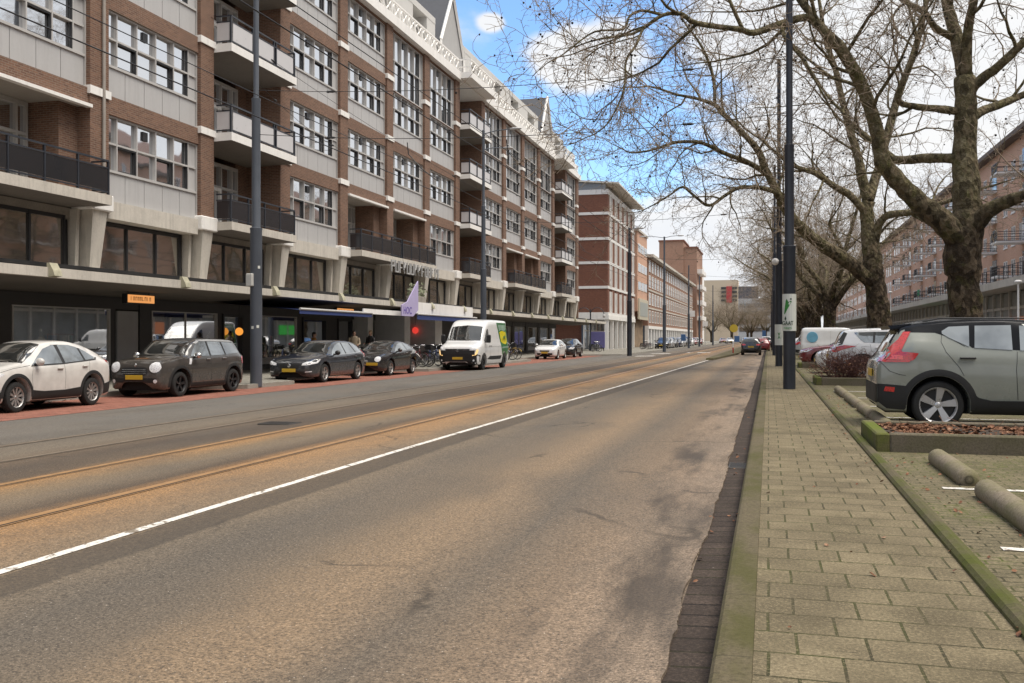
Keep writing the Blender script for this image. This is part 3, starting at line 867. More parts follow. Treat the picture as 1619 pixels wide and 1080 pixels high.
t = thing('globe_lamp', (-22.2, 36.7, 1.75), 'glowing amber globe lamp hanging in a dark shop doorway', 'lamp')
m = MB(); m.ball((0,0,0), .17, 20, 14); m.build('globe', M['lamp_amber'], t, True)
m = MB(); m.tube([(0,0,.26), (0,0,1.2)], .012, 6); m.build('cord', M['black'], t)
t = thing('paper_lantern', (-21.9, 57.2, 1.95), 'glowing red lantern hanging between the white shop piers', 'lamp')
m = MB(); m.ball((0,0,0), .20, 18, 12, (1,1,1.05)); m.build('shade', M['lamp_red'], t, True)
m = MB(); m.tube([(0,0,.34), (0,0,1.0)], .012, 6); m.build('cord', M['black'], t)
# folding awnings
def awning(y0, y1, x0, x1, z0, z1, drop, label):
    t = thing('awning', (x0, (y0+y1)/2, z0), label, 'awning', 'blue shop awnings')
    h = (y1-y0)/2; m = MB(); n = 8
    m.add([(0,-h,0),(x1-x0,-h,z1-z0),(x1-x0,h,z1-z0),(0,h,0)], [(0,1,2,3)])
    m.add([(0,-h,-.02),(x1-x0,-h,z1-z0-.02),(x1-x0,h,z1-z0-.02),(0,h,-.02)], [(3,2,1,0)])
    m.build('cloth', M['awning_blue'], t)
    v = MB(); v.box(x1-x0, x1-x0+.02, -h, h, z1-z0-drop, z1-z0); v.build('valance', M['awning_blue'], t)
    b = MB(); b.tube([(x1-x0+.02,-h,z1-z0+.03),(x1-x0+.02,h,z1-z0+.03)], .05, 8); b.build('front_bar', M['frame_lt'], t)
awning(34.2, 41.3, -22.0, -18.0, 2.95, 2.60, .16, 'long navy awning over the doorway behind the dark estate car')
awning(47.8, 58.5, -21.5, -18.2, 2.95, 2.72, .26, 'navy awning under the white fascia beside the red lantern')
# lilac banner
t = thing('banner', (-18.1, 46.4, 2.5), 'lilac wedge shaped shop banner with violet letters on the canopy edge', 'banner')
m = MB(); m.prism([(-1.1,.1), (.5,.1), (1.25,.45), (1.25,2.0), (.75,1.65), (-.3,.85), (-1.1,.65)], 0, -.03, .03); m.build('cloth', M['lilac'], t)
lettering('lettering', 'HOC', .52, M['lilac_dk'], t, (.034, -.3, .38), (R(90), 0, R(90)), .003, True)
# white open letters along the balconies (unreadable strokes) and ornaments on the canopy
t = thing('shop_lettering', (-19.02, 50.1, 5.05), 'row of white and silver metal shop letters fixed under the double balcony', 'sign')
r = random.Random(5); y = -3.9; i = 0
SIL = m_plain('silver_letter', (.40,.40,.40), .5, var=.2)
while y < 3.7:
    g = MB(); w = r.uniform(.28, .42); h = .62; k = i if i < 2 else r.randint(0, 4)
    g.box(-.03, .03, y, y+.07, -.1 if k != 3 else .1, h-.1)
    if k == 0:
        g.box(-.03, .03, y+.07, y+w, h-.18, h-.1); g.box(-.03, .03, y+.07, y+w, .18, .25); g.box(-.03, .03, y+w, y+w+.07, .18, h-.1)
    elif k == 1: g.box(-.03, .03, y+.07, y+w, -.1, -.03); g.box(-.03, .03, y+w, y+w+.07, -.1, h-.1)
    elif k == 2: g.tube([(0,y+.07,h-.1), (0,y+w,-.1)], .04, 4); g.box(-.03, .03, y+w, y+w+.06, -.1, h-.1)
    elif k == 3: g.tube([(0,y+w*.5,.2), (0,y+w,h-.1)], .035, 4); g.tube([(0,y+.04,.1), (0,y+w*.5,-.1)], .035, 4)
    else: g.box(-.03, .03, y+.07, y+w, h-.17, h-.1); g.box(-.03, .03, y+.07, y+w*.8, .16, .22)
    g.build('letter', SIL, t); y += w+.2; i += 1
# window-sill plants and ornaments on the canopy roof
t = thing('planter_box', (-18.7, 49.0, 3.40), 'small planter with pale leafy plants standing on the canopy edge', 'planter')
m = MB(); m.cbox(-.25,.25,-.9,.9,0,.35,.02); m.build('box', M['concrete_dk'], t)
m = MB(); r = random.Random(9)
for i in range(260):
    c = Vector((r.gauss(0,.14), r.uniform(-.85,.85), .35+abs(r.gauss(0,.3)))); d = Vector((r.uniform(-1,1), r.uniform(-1,1), r.uniform(-.5,1))).normalized()*.09; e = d.orthogonal().normalized()*.05
    m.quad(c-d, c+e, c+d, c-e)
m.build('foliage', m_plain('pale_plant_leaves', (.19,.21,.13), .7, var=.4), t)
# ================================================================ BUILDINGS FURTHER DOWN THE LEFT SIDE
# --- dark brick office block with white floor bands and a flat oversailing roof
OX, OY = -19.0, 115.3
off = thing('office_block', (OX, OY, 0), 'dark red brick office block with white floor bands and oversailing flat roof', 'office building')
LV = [4.27, 7.52, 10.55, 13.5, 16.6]; TOPZ = 19.6; LEN = 24.; DEP = 22.
m = MB(); m.box(-DEP, -.35, .0, LEN, 4.6, TOPZ)
m.box(-DEP, -3.5, 1.2, LEN, .05, 4.3)
m.build('wall', M['brick_far'], off)
m = MB(); NB = 6; bw = LEN/NB
for i in range(NB+1):
    y = i*bw; a, b = (y-1.16 if i else 0.0), (y+1.16 if i < NB else LEN)
    m.box(-.34, 0, a+.001, b-.001, 4.6, TOPZ-.5)
m.build('brick_pier', M['brick_far'], off)
band = MB()
for z in LV: band.box(-DEP-.05, .06, -.06, LEN+.05, z, z+.33)
band.box(-DEP-.05, .12, -.08, LEN+.1, 3.72, 4.268)
band.box(-DEP-.05, .05, -.05, LEN+.05, TOPZ-.5, TOPZ+.1)
band.build('floor_band', M['white'], off)
fm = MB(); gm_ = MB(); H = 2.6
for a in (0, 1.34): fm.box(-.2, .10, a, a+.34, 0, H)
fm.box(-.2, -.1, .34, 1.34, H-.55, H-.45)
gm_.quad((-.19,.3,0), (-.19,1.4,0), (-.19,1.4,H), (-.19,.3,H))
OW = (fm.mesh('window', M['white']), gm_.mesh('pane', m_glass('office_glass', (.12,.085,.07), .6, .1)))
for z in LV:
    for i in range(NB):
        f = link('window', OW[0], off, (0, i*bw+1.16, z+.33)); 
        link('pane', OW[1], f)
m = MB(); m.box(-13, -6, -.05, .0, 17.45, 18.7); f = m.build('end_window', M['white'], off)
m = MB(); m.box(-12.8, -6.2, -.08, -.051, 17.65, 18.5); m.build('pane', M['glass_far'], f)
m = MB()
m.add([(1.4,-.5,20.25), (1.4,LEN+.6,20.25), (-DEP,LEN+.6,22.3), (-DEP,-.5,22.3), (1.4,-.5,20.45), (1.4,LEN+.6,20.45), (-DEP,LEN+.6,22.5), (-DEP,-.5,22.5)],
      [(0,1,2,3), (7,6,5,4), (0,4,5,1), (1,5,6,2), (2,6,7,3), (3,7,4,0)])
m.build('roof', m_plain('pale_roof_edge', (.66,.63,.58), .8), off)
m = MB(); m.add([(-DEP,.02,19.7), (-.3,.02,19.7), (-.3,.02,20.4), (-DEP,.02,22.28)], [(0,1,2,3)]); m.add([(-.3,.02,19.7), (-.3,LEN,19.7), (-.3,LEN,20.4), (-.3,.02,20.4)], [(0,1,2,3)])
m.build('clerestory', m_glass('clerestory_glass', (.32,.34,.36), .5, .15), off)
for i in range(7):
    m = MB(); y = .35+i*(LEN-.7)/6; m.box(-.45, 0, y-.22, y+.22, 0.04, 3.72); m.build('column', M['white'], off)
m = MB(); m.box(-3.4, -3.2, .6, LEN, .1, 3.7); f = m.build('shopfront', m_glass('blue_lobby_glass', (.2,.26,.36), .6, .08), off)
m = MB()
for i in range(9): m.box(-3.19, -3.05, .6+i*2.9, .75+i*2.9, .1, 3.7)
m.box(-3.19, -3.06, .75, LEN, 2.3, 2.42); m.build('frame', M['white'], f)

# --- narrow salmon brick building
nb = thing('brick_building', (-18.6, 139.4, 0), 'narrow salmon brick building with strip windows and a cream billboard over its shop', 'building')
m = MB(); m.box(-14, 0, 0, 11.4, 5.4, 17.2); m.box(-14, -1, .2, 11.4, 0, 5.4); m.build('wall', M['brick_salmon'], nb)
m = MB(); m.box(-14.1, .2, -.1, 11.5, 17.2, 17.5); m.build('parapet', M['concrete'], nb)
ws = MB(); ws.box(-.02, .06, 0, 3.1, 0, 1.25); wp = MB(); wp.quad((.065,.1,.1), (.065,3.0,.1), (.065,3.0,1.15), (.065,.1,1.15))
WSM = (ws.mesh('window', M['white']), wp.mesh('pane', M['glass_far']))
for z in (8.6, 11.3, 14.2):
    for i in range(3):
        f = link('window', WSM[0], nb, (0, .6+i*3.6, z)); link('pane', WSM[1], f)
m = MB(); m.box(0, .25, .4, 11, 4.2, 7.3); f = m.build('billboard', m_plain('cream_board', (.5,.46,.36), .7), nb)
m = MB(); m.box(.25, .28, 1.2, 10.2, 4.7, 6.8); m.build('board_panel', m_plain('grey_board_panel', (.33,.35,.33), .6, var=.1), f)
m = MB(); m.box(-.9, -.6, .4, 11, .1, 4.1); m.build('shopfront', m_plain('painted_shutter', (.28,.2,.13), .8, var=.8, scale=1.), nb)

# --- long terrace with rows of tall white-framed windows
tr = thing('terrace_building', (-18.5, 151.3, 0), 'long low brick terrace with rows of tall white framed windows and a flat eave', 'building')
TL = 92.
m = MB(); m.box(-14, 0, 0, TL, 3.4, 14.3); m.build('wall', M['brick_rose'], tr)
m = MB(); m.box(-14.4, .9, -.2, TL+.2, 14.3, 14.75); m.build('eave', M['concrete'], tr)
m = MB(); m.box(-.02, .10, 0, TL, 9.0, 9.25); m.box(-.02, .10, 0, TL, 6.1, 6.35); m.build('string_course', M['concrete'], tr)
fw = MB(); fw.box(-.02, .05, 0, .14, 0, 1.95); fw.box(-.02, .05, 1.05, 1.25, 0, 1.95); fw.box(-.02, .05, 2.16, 2.3, 0, 1.95); fw.box(-.02, .08, .14, 2.16, 1.83, 1.95); fw.box(-.02, .08, .14, 2.16, 0, .1); fw.box(-.02, .08, .14, 2.16, 1.2, 1.28)
pw = MB(); pw.quad((.03,.1,.05), (.03,2.2,.05), (.03,2.2,1.9), (.03,.1,1.9))
TW = (fw.mesh('window', M['white']), pw.mesh('pane', M['glass_far']))
for z in (3.9, 6.75, 9.55, 12.05):
    for i in range(23):
        f = link('window', TW[0], tr, (0, 1.0+i*3.95, z)); link('pane', TW[1], f)
m = MB(); m.box(-14, -.5, 0, TL, 0, 3.4); f = m.build('shopfront', m_glass('terrace_shop_glass', (.16,.2,.26), .5, .15), tr)
m = MB(); m.box(-.5, .1, 0, TL, 2.9, 3.4)
for i in range(24): m.box(-.5, .05, i*3.95, i*3.95+.7, 0, 2.9)
m.build('pier', M['white'], tr)

# --- brick tower beyond the terrace, slab block across the end of the street
tw = thing('tower_block', (-21, 246, 0), 'stepped brown brick tower rising behind the end of the terrace', 'tower')
m = MB(); m.box(-6.2, 0, 0, 16, 0, 26.2); m.box(0.0, 3.3, .4, 22, 0, 24.4); m.build('wall', M['brick_rose'], tw)
m = MB(); m.box(-6.4, .2, -.2, 16.2, 26.2, 26.6); m.box(.2, 3.5, .2, 22.2, 24.4, 24.8); m.build('parapet', M['brick_far'], tw)
for z in (6, 10, 14, 18):
    m = MB(); m.box(3.3, 4.6, 2, 18, z, z+1.1); m.build('balcony', M['white'], tw)
sl = thing('slab_block', (0, 430, 0), 'beige slab block with a red stair panel closing the end of the street', 'building')
import sys as _s
m = MB(); m.box(-30, -13, 0, 14, 0, 27.0); m.build('wall', m_plain('beige_cladding', (.56,.46,.34), .85, var=.06), sl)
m = MB(); m.box(-18.0, -15.6, -.5, 0, 17, 24.2); m.build('stair_panel', m_plain('red_panel', (.45,.045,.05), .7), sl)
for i in range(4):
    for x0 in (-20.2, -15.4):
        m = MB(); m.box(x0, x0+2.0, -.6, 0, 17.6+i*1.8, 18.5+i*1.8); m.build('balcony', m_plain('dark_gallery', (.05,.05,.05), .7), sl)
for i in range(6):
    m = MB(); m.box(-38, -29.5, -1.2, 0, 6+i*3.1, 7.2+i*3.1); m.build('balcony', M['white'], sl)
m = MB(); m.box(-38, -30.2, 0, 12, 0, 24.5); m.build('side_wing', m_plain('pale_wing', (.42,.42,.41), .8), sl)
gb = thing('office_building', (-10, 400, 0), 'pale grey office building with dark upper storey half hidden by bare trees', 'building')
m = MB(); m.box(-2, 11, 0, 14, 0, 17.5); m.build('wall', m_plain('pale_grey_render', (.42,.43,.44), .8), gb)
m = MB(); m.box(-2, 6, .5, 14, 17.5, 22.5); m.build('upper_storey', m_plain('dark_grey_cladding', (.10,.10,.115), .7), gb)
for j in range(4):
    m = MB(); m.box(-1.5, 10.5, -.1, 0, 4+j*3.3, 5.6+j*3.3); m.build('window', M['glass_far'], gb)
hs = thing('apartment_tower', (-41, 330, 0), 'small grey blue tower seen over the end of the terrace', 'tower')
m = MB(); m.box(11, 17, 0, 12, 0, 30); m.build('wall', m_plain('blue_grey_cladding', (.2,.24,.28), .6), hs)
m = MB(); m.box(17, 19, 1, 12, 0, 26); m.build('lift_shaft', M['white'], hs)

# ================================================================ SALMON BRICK BLOCK ON THE RIGHT
RX = 20.
rb = thing('apartment_block', (RX, 0, 0), 'salmon brick apartment block with shop deck and iron balconies behind the plane trees', 'apartment building')
Ya, Yb = -30., 330.
m = MB(); m.box(1.6, 14, Ya, Yb, 6.0, 19.3); m.build('wall', M['brick_salmon'], rb)
m = MB(); m.box(.7, 14.6, Ya, Yb, 19.3, 19.7); m.build('roof_eave', m_plain('dark_eave', (.12,.09,.075), .8), rb)
m = MB(); m.add([(.7,Ya,19.7), (.7,Yb,19.7), (7,Yb,23.2), (7,Ya,23.2)], [(3,2,1,0)]); m.build('roof', m_plain('brown_roof_tiles', (.14,.075,.055), .85), rb)
m = MB(); m.box(-2.2, 14, Ya, Yb, 5.45, 6.05); m.build('deck', M['concrete'], rb)
m = MB(); m.box(.2, 14, Ya, Yb, .2, 5.35); m.build('shopfront', m_plain('grey_shopfront', (.24,.25,.24), .4, var=.35, scale=.5), rb)
m = MB()
m.box(-2.1, -2.05, Ya, Yb, 7.05, 7.1); m.box(-2.1, -2.05, Ya, Yb, 6.55, 6.58)
for i in range(240): m.box(-2.1, -2.05, Ya+i*1.5, Ya+i*1.5+.05, 6.05, 7.05)
m.build('deck_railing', M['frame_dk'], rb)
fw = MB()
for a in (0, .78): fw.box(-.05, .03, a, a+.07, 0, 1.75); fw.box(-.05, .03, a+.48, a+.55, 0, 1.75); fw.box(-.05, .03, a+.07, a+.48, 1.68, 1.75); fw.box(-.05, .03, a+.07, a+.48, 0, .08); fw.box(-.05, .03, a+.07, a+.48, .9, .95)
fw.box(-.1, .03, -.06, 1.39, -.1, 0)
gw = MB()
for a in (0, .78): gw.quad((-.012,a+.05,.05), (-.012,a+.5,.05), (-.012,a+.5,1.7), (-.012,a+.05,1.7)[:3])
RW = (fw.mesh('window', M['white']), gw.mesh('pane', m_glass('dull_window_glass', (.10,.10,.105), .5, .1)))
FLR = (6.9, 9.9, 12.9, 15.9); WY = []
i = 0; y = -24.
while y < 320:
    for z in FLR:
        if (i % 4) != 3: WY.append((y, z))
    y += 2.9; i += 1
near = [p for p in WY if 70 < p[0] < 170][:98]
for (y, z) in near:
    f = link('window', RW[0], rb, (1.6, y, z)); link('pane', RW[1], f)
rest = MB(); rest2 = MB()
for (y, z) in WY:
    if (y, z) in near: continue
    o = len(rest.v)
    rest.box(1.55, 1.63, y-.05, y+1.4, z-.1, z+1.78); rest2.quad((1.545,y+.05,z+.05), (1.545,y+.6,z+.05), (1.545,y+.6,z+1.7), (1.545,y+.05,z+1.7)); rest2.quad((1.545,y+.78,z+.05), (1.545,y+1.3,z+.05), (1.545,y+1.3,z+1.7), (1.545,y+.78,z+1.7))
tag(rest.build('window', M['white'], rb), kind='stuff'); tag(rest2.build('pane', M['glass_far'], rb), kind='stuff')
# recessed dark loggias with iron balconies
bs = MB(); bs.box(-.9, 1.595, 0, 2.3, 0, .16); bsm = bs.mesh('balcony', M['white'])
br = MB()
for z in (.95, .5, .16): br.box(-.88, -.84, 0, 2.3, z, z+.05); br.box(-.84, 1.59, 0, .04, z, z+.05); br.box(-.84, 1.59, 2.26, 2.3, z, z+.05)
for k in range(18): br.box(-.87, -.85, k*.135, k*.135+.03, .2, .95)
brm = br.mesh('railing', M['frame_dk'])
bd = MB(); bd.box(1.57, 1.62, .25, 2.05, .17, 2.4); bdm = bd.mesh('balcony_door', M['glass_far'])
for k in range(9):
    y = 58 + k*11.6+.5
    for z in (6.7, 9.7, 12.7, 15.7):
        f = link('balcony', bsm, rb, (0, y+8.6, z)); link('railing', brm, f); link('balcony_door', bdm, f)
m = MB(); m.box(-.93,-.90, 133.8-.0, 135.6, 7.0, 7.8); m.build('balcony_screen', m_plain('green_cloth', (.02,.22,.09), .8), rb)
# shop signs on the deck front
m = MB(); m.box(.02, .19, 118, 126, 1.9, 3.2); m.build('shop_sign', m_emit('green_shop_sign', (.06,.50,.08), .30), rb)
m = MB(); m.box(.02, .19, 84, 92, 1.9, 3.2); m.build('shop_window', m_emit('warm_lit_window', (.55,.2,.1), .30), rb)

m = MB()
for i in range(120): m.box(.0, .22, Ya+i*3.0, Ya+i*3.0+.28, .2, 5.44)
m.box(.05, .21, Ya, Yb, 3.9, 4.15); m.build('shop_pier', M['concrete'], rb)
# ================================================================ PLANE TREES
LIMB_t1_trunk = [(5.41, 29.4, 2.0, 0.449), (5.35, 29.4, 2.99, 0.441), (5.32, 29.4, 3.8, 0.486), (5.4, 29.4, 4.43, 0.486), (5.48, 29.5, 5.07, 0.388), (5.45, 29.6, 5.9, 0.362), (5.45, 29.7, 7.0, 0.327), (5.47, 29.7, 8.18, 0.291), (5.45, 29.7, 8.96, 0.272)]
LIMB_t1_left = [(5.25, 29.3, 4.24, 0.359), (4.67, 29.0, 4.8, 0.321), (3.98, 28.7, 5.37, 0.267), (3.48, 28.5, 5.88, 0.239), (3.09, 28.3, 6.41, 0.221), (2.91, 28.2, 7.25, 0.185), (2.72, 28.1, 7.93, 0.176), (2.46, 28.0, 8.59, 0.176), (2.01, 27.8, 9.39, 0.167), (1.74, 27.7, 9.7, 0.158), (1.27, 27.5, 10.18, 0.114), (0.96, 27.3, 10.29, 0.104), (0.22, 26.8, 9.98, 0.095), (-0.38, 26.4, 9.7, 0.085), (-0.77, 26.1, 9.74, 0.076), (-1.84, 25.5, 9.8, 0.067), (-2.21, 25.2, 9.98, 0.058), (-2.67, 25, 9.92, 0.05), (-3.17, 24.8, 9.54, 0.041)]
LIMB_t1_a = [(1.44, 27.6, 9.99, 0.105), (1.14, 27.8, 10.57, 0.106), (0.81, 28, 11.13, 0.107), (0.44, 28.3, 12.25, 0.091), (0.0, 28.6, 13.52, 0.074), (-0.63, 28.8, 14.98, 0.056)]
LIMB_t1_b = [(-2.67, 25, 9.92, 0.041), (-3.17, 24.8, 10.02, 0.037), (-3.49, 24.6, 9.83, 0.033), (-3.63, 24.4, 9.45, 0.033), (-4.33, 24.2, 9.38, 0.024), (-4.88, 24, 8.96, 0.02)]
LIMB_t1_c = [(-3.17, 24.8, 9.54, 0.041), (-3.31, 24.5, 9.03, 0.033), (-3.53, 24.3, 8.61, 0.033), (-3.55, 24.2, 8.02, 0.028), (-3.66, 24.1, 7.52, 0.024), (-3.96, 24, 6.95, 0.02), (-4.28, 23.9, 6.67, 0.016)]
LIMB_t1_r1 = [(5.45, 29.3, 4.45, 0.304), (5.77, 29.1, 4.88, 0.248), (6.03, 28.8, 5.1, 0.201), (6.65, 28.3, 5.3, 0.162), (7.54, 27.6, 5.58, 0.132), (8.66, 27, 6.23, 0.095)]
LIMB_t1_r2 = [(5.52, 29.7, 8.45, 0.182), (5.8, 29.6, 8.8, 0.153), (6.28, 29.4, 9.15, 0.134), (6.84, 29.1, 9.67, 0.114), (7.87, 28.8, 10.47, 0.094), (9.14, 28.5, 11.43, 0.075)]
LIMB_t1_r3 = [(5.52, 29.7, 7.63, 0.145), (5.91, 30, 8.01, 0.128), (6.5, 30.6, 8.31, 0.121), (7.38, 31.4, 8.75, 0.104), (8.88, 32.5, 9.5, 0.087)]
LIMB_t1_s1 = [(5.45, 29.7, 8.96, 0.218), (5.27, 29.9, 10.07, 0.183), (5.09, 30.1, 11.07, 0.166), (4.96, 30.4, 12.4, 0.14), (4.82, 30.8, 14.08, 0.104), (4.71, 31, 15.9, 0.067)]
LIMB_t1_s2 = [(5.45, 29.7, 8.96, 0.182), (5.46, 29.4, 10.14, 0.135), (5.57, 29.1, 10.96, 0.115), (5.69, 28.7, 12.21, 0.087), (5.71, 28.2, 13.56, 0.06)]
LIMB_t1_l2 = [(5.25, 29.6, 6.63, 0.145), (4.6, 30.3, 6.79, 0.14), (3.82, 31, 6.9, 0.125), (3.5, 31.4, 7.24, 0.108), (3.0, 32, 7.88, 0.08), (2.47, 32.5, 8.53, 0.061)]
LIMB_t1_l3 = [(5.27, 29.7, 7.99, 0.127), (4.6, 29.2, 7.99, 0.108), (3.9, 28.6, 7.97, 0.089), (3.47, 28.2, 8.08, 0.079), (3.64, 28, 8.68, 0.061), (3.9, 27.8, 9.38, 0.052), (3.7, 27.5, 10.25, 0.034)]
LIMB_t1_l4 = [(5.19, 29.9, 10.17, 0.11), (4.63, 29.4, 10.34, 0.1), (4.27, 29, 10.69, 0.081), (3.69, 28.6, 10.93, 0.071), (2.98, 28.2, 11.42, 0.062)]
LIMB_t2_trunk = [(4.78, 45.5, 2.45, 0.512), (4.7, 45.5, 3.3, 0.47), (4.59, 45.5, 4.16, 0.456), (4.51, 45.5, 5.1, 0.399), (4.31, 45.6, 6.74, 0.315), (4.36, 45.6, 7.66, 0.272)]
LIMB_t2_left = [(4.61, 45.4, 3.92, 0.369), (4.08, 45.2, 4.32, 0.326), (3.36, 44.9, 4.93, 0.297), (2.12, 44.4, 5.74, 0.268), (1.22, 44, 6.57, 0.239), (0.62, 43.7, 7.42, 0.224), (0.38, 43.5, 7.88, 0.196), (-0.13, 43.2, 8.91, 0.167), (-0.48, 43, 9.75, 0.153), (-1.18, 42.7, 10.53, 0.125), (-1.95, 42.4, 11.31, 0.111), (-2.26, 42.2, 11.62, 0.096), (-3.03, 42, 11.9, 0.069), (-3.86, 41.8, 12.07, 0.055)]
LIMB_t2_l1 = [(0.38, 43.5, 7.88, 0.126), (-0.4, 43, 8.06, 0.097), (-1.25, 42.6, 8.03, 0.083), (-1.86, 42.3, 7.65, 0.076), (-2.49, 42, 7.22, 0.069), (-3.06, 41.7, 7.58, 0.062), (-3.59, 41.5, 7.99, 0.055), (-4.08, 41.3, 7.65, 0.041)]
LIMB_t2_l2 = [(-0.03, 43.3, 8.7, 0.125), (-0.94, 42.8, 9.21, 0.111), (-1.76, 42.4, 9.48, 0.097), (-2.78, 41.9, 9.93, 0.082), (-3.8, 41.5, 9.94, 0.068), (-4.75, 41.2, 9.63, 0.048)]
LIMB_t2_l3 = [(-2.26, 42.2, 11.62, 0.083), (-2.33, 42, 12.84, 0.069), (-2.78, 41.8, 14.05, 0.055), (-3.43, 41.6, 15.0, 0.041)]
LIMB_t2_s1 = [(4.36, 45.6, 7.66, 0.257), (4.06, 45.6, 8.84, 0.215), (3.93, 45.6, 9.65, 0.186), (3.58, 45.6, 10.87, 0.158), (3.22, 45.6, 12.39, 0.144), (2.95, 45.6, 13.68, 0.13), (2.51, 45.6, 15.18, 0.101), (2.24, 45.6, 16.94, 0.072)]
LIMB_t2_s2 = [(4.36, 45.6, 7.66, 0.229), (4.8, 46, 9.07, 0.201), (5.2, 46.4, 10.57, 0.188), (5.82, 46.8, 12.8, 0.175), (6.58, 47.2, 14.9, 0.146), (7.1, 47.6, 17.18, 0.118), (7.57, 48, 19.64, 0.074)]
LIMB_t2_l4 = [(4.31, 45.6, 7.03, 0.186), (3.57, 45.2, 7.86, 0.157), (2.88, 44.9, 8.27, 0.142), (2.05, 44.5, 8.81, 0.113), (1.09, 44.1, 9.15, 0.099), (0.27, 43.7, 9.73, 0.07)]
LIMB_t2_r = [(4.59, 45.5, 5.58, 0.199), (4.81, 45.3, 6.58, 0.17), (5.25, 45, 6.95, 0.168), (6.25, 44.5, 6.96, 0.138), (7.19, 44, 7.27, 0.108)]
def m_bark():
    t = NT('plane_bark'); P = t.co(); x, y, z = t.sep(P)
    f = t.voro(t.map(P, (1, 1, .6)), 9., 'F1'); n = t.noise(P, 6., 5, .6); n2 = t.noise(P, 2.2, 4)
    fine = t.noise(P, 30., 4)
    dark = t.ramp(n, [(.3, (.03,.021,.014)), (.5, (.06,.043,.028)), (.68, (.10,.072,.046))])
    pale = t.ramp(n, [(.3, (.115,.098,.052)), (.5, (.215,.185,.10)), (.68, (.33,.285,.18))])
    c = t.mix(t.mr(t.math('ADD', z, t.math('MULTIPLY', n2, 3.)), 5.6, 7.6), dark, pale)
    c = t.mix(t.mr(n2, .53, .66, 0, .55), c, (.105,.105,.022))
    c = t.mix(t.mr(fine, .4, .6, .45, 0), c, (.03,.023,.015))
    cell = t.voro(t.map(P, (1, 1, .55)), 7., 'F1', 'Color'); cs = t.sep(cell)[0]
    c = t.mix(t.mr(cs, .55, .9, 0, .55), c, (.20,.15,.10))
    c = t.mix(t.mr(cs, .1, .4, .6, 0), c, (.028,.02,.013))
    c = t.mix(t.mr(f, .02, .10, .0, .0), c, (.035,.026,.018))
    h = t.math('ADD', t.math('MULTIPLY', f, 1.2), t.math('MULTIPLY', fine, .6))
    return t.pbr(c, .9, 0, t.bump(h, 1., .09), .25)
M['bark'] = m_bark()
M['twig'] = m_plain('twig_bark', (.27,.21,.15), .85, var=.4, scale=.6)
M['seed'] = m_plain('seed_ball_brown', (.022,.016,.012), .95, var=.3)

def catmull(P, Rr, sub=4):
    out = []; rr = []
    n = len(P)
    for i in range(n-1):
        p0, p1, p2, p3 = P[max(0, i-1)], P[i], P[i+1], P[min(n-1, i+2)]
        for k in range(sub):
            t = k/sub
            out.append(.5*((2*p1)+(p2-p0)*t+(2*p0-5*p1+4*p2-p3)*t*t+(3*p1-p0-3*p2+p3)*t*t*t)); rr.append(Rr[i]*(1-t)+Rr[i+1]*t)
    out.append(P[-1]); rr.append(Rr[-1])
    return out, rr

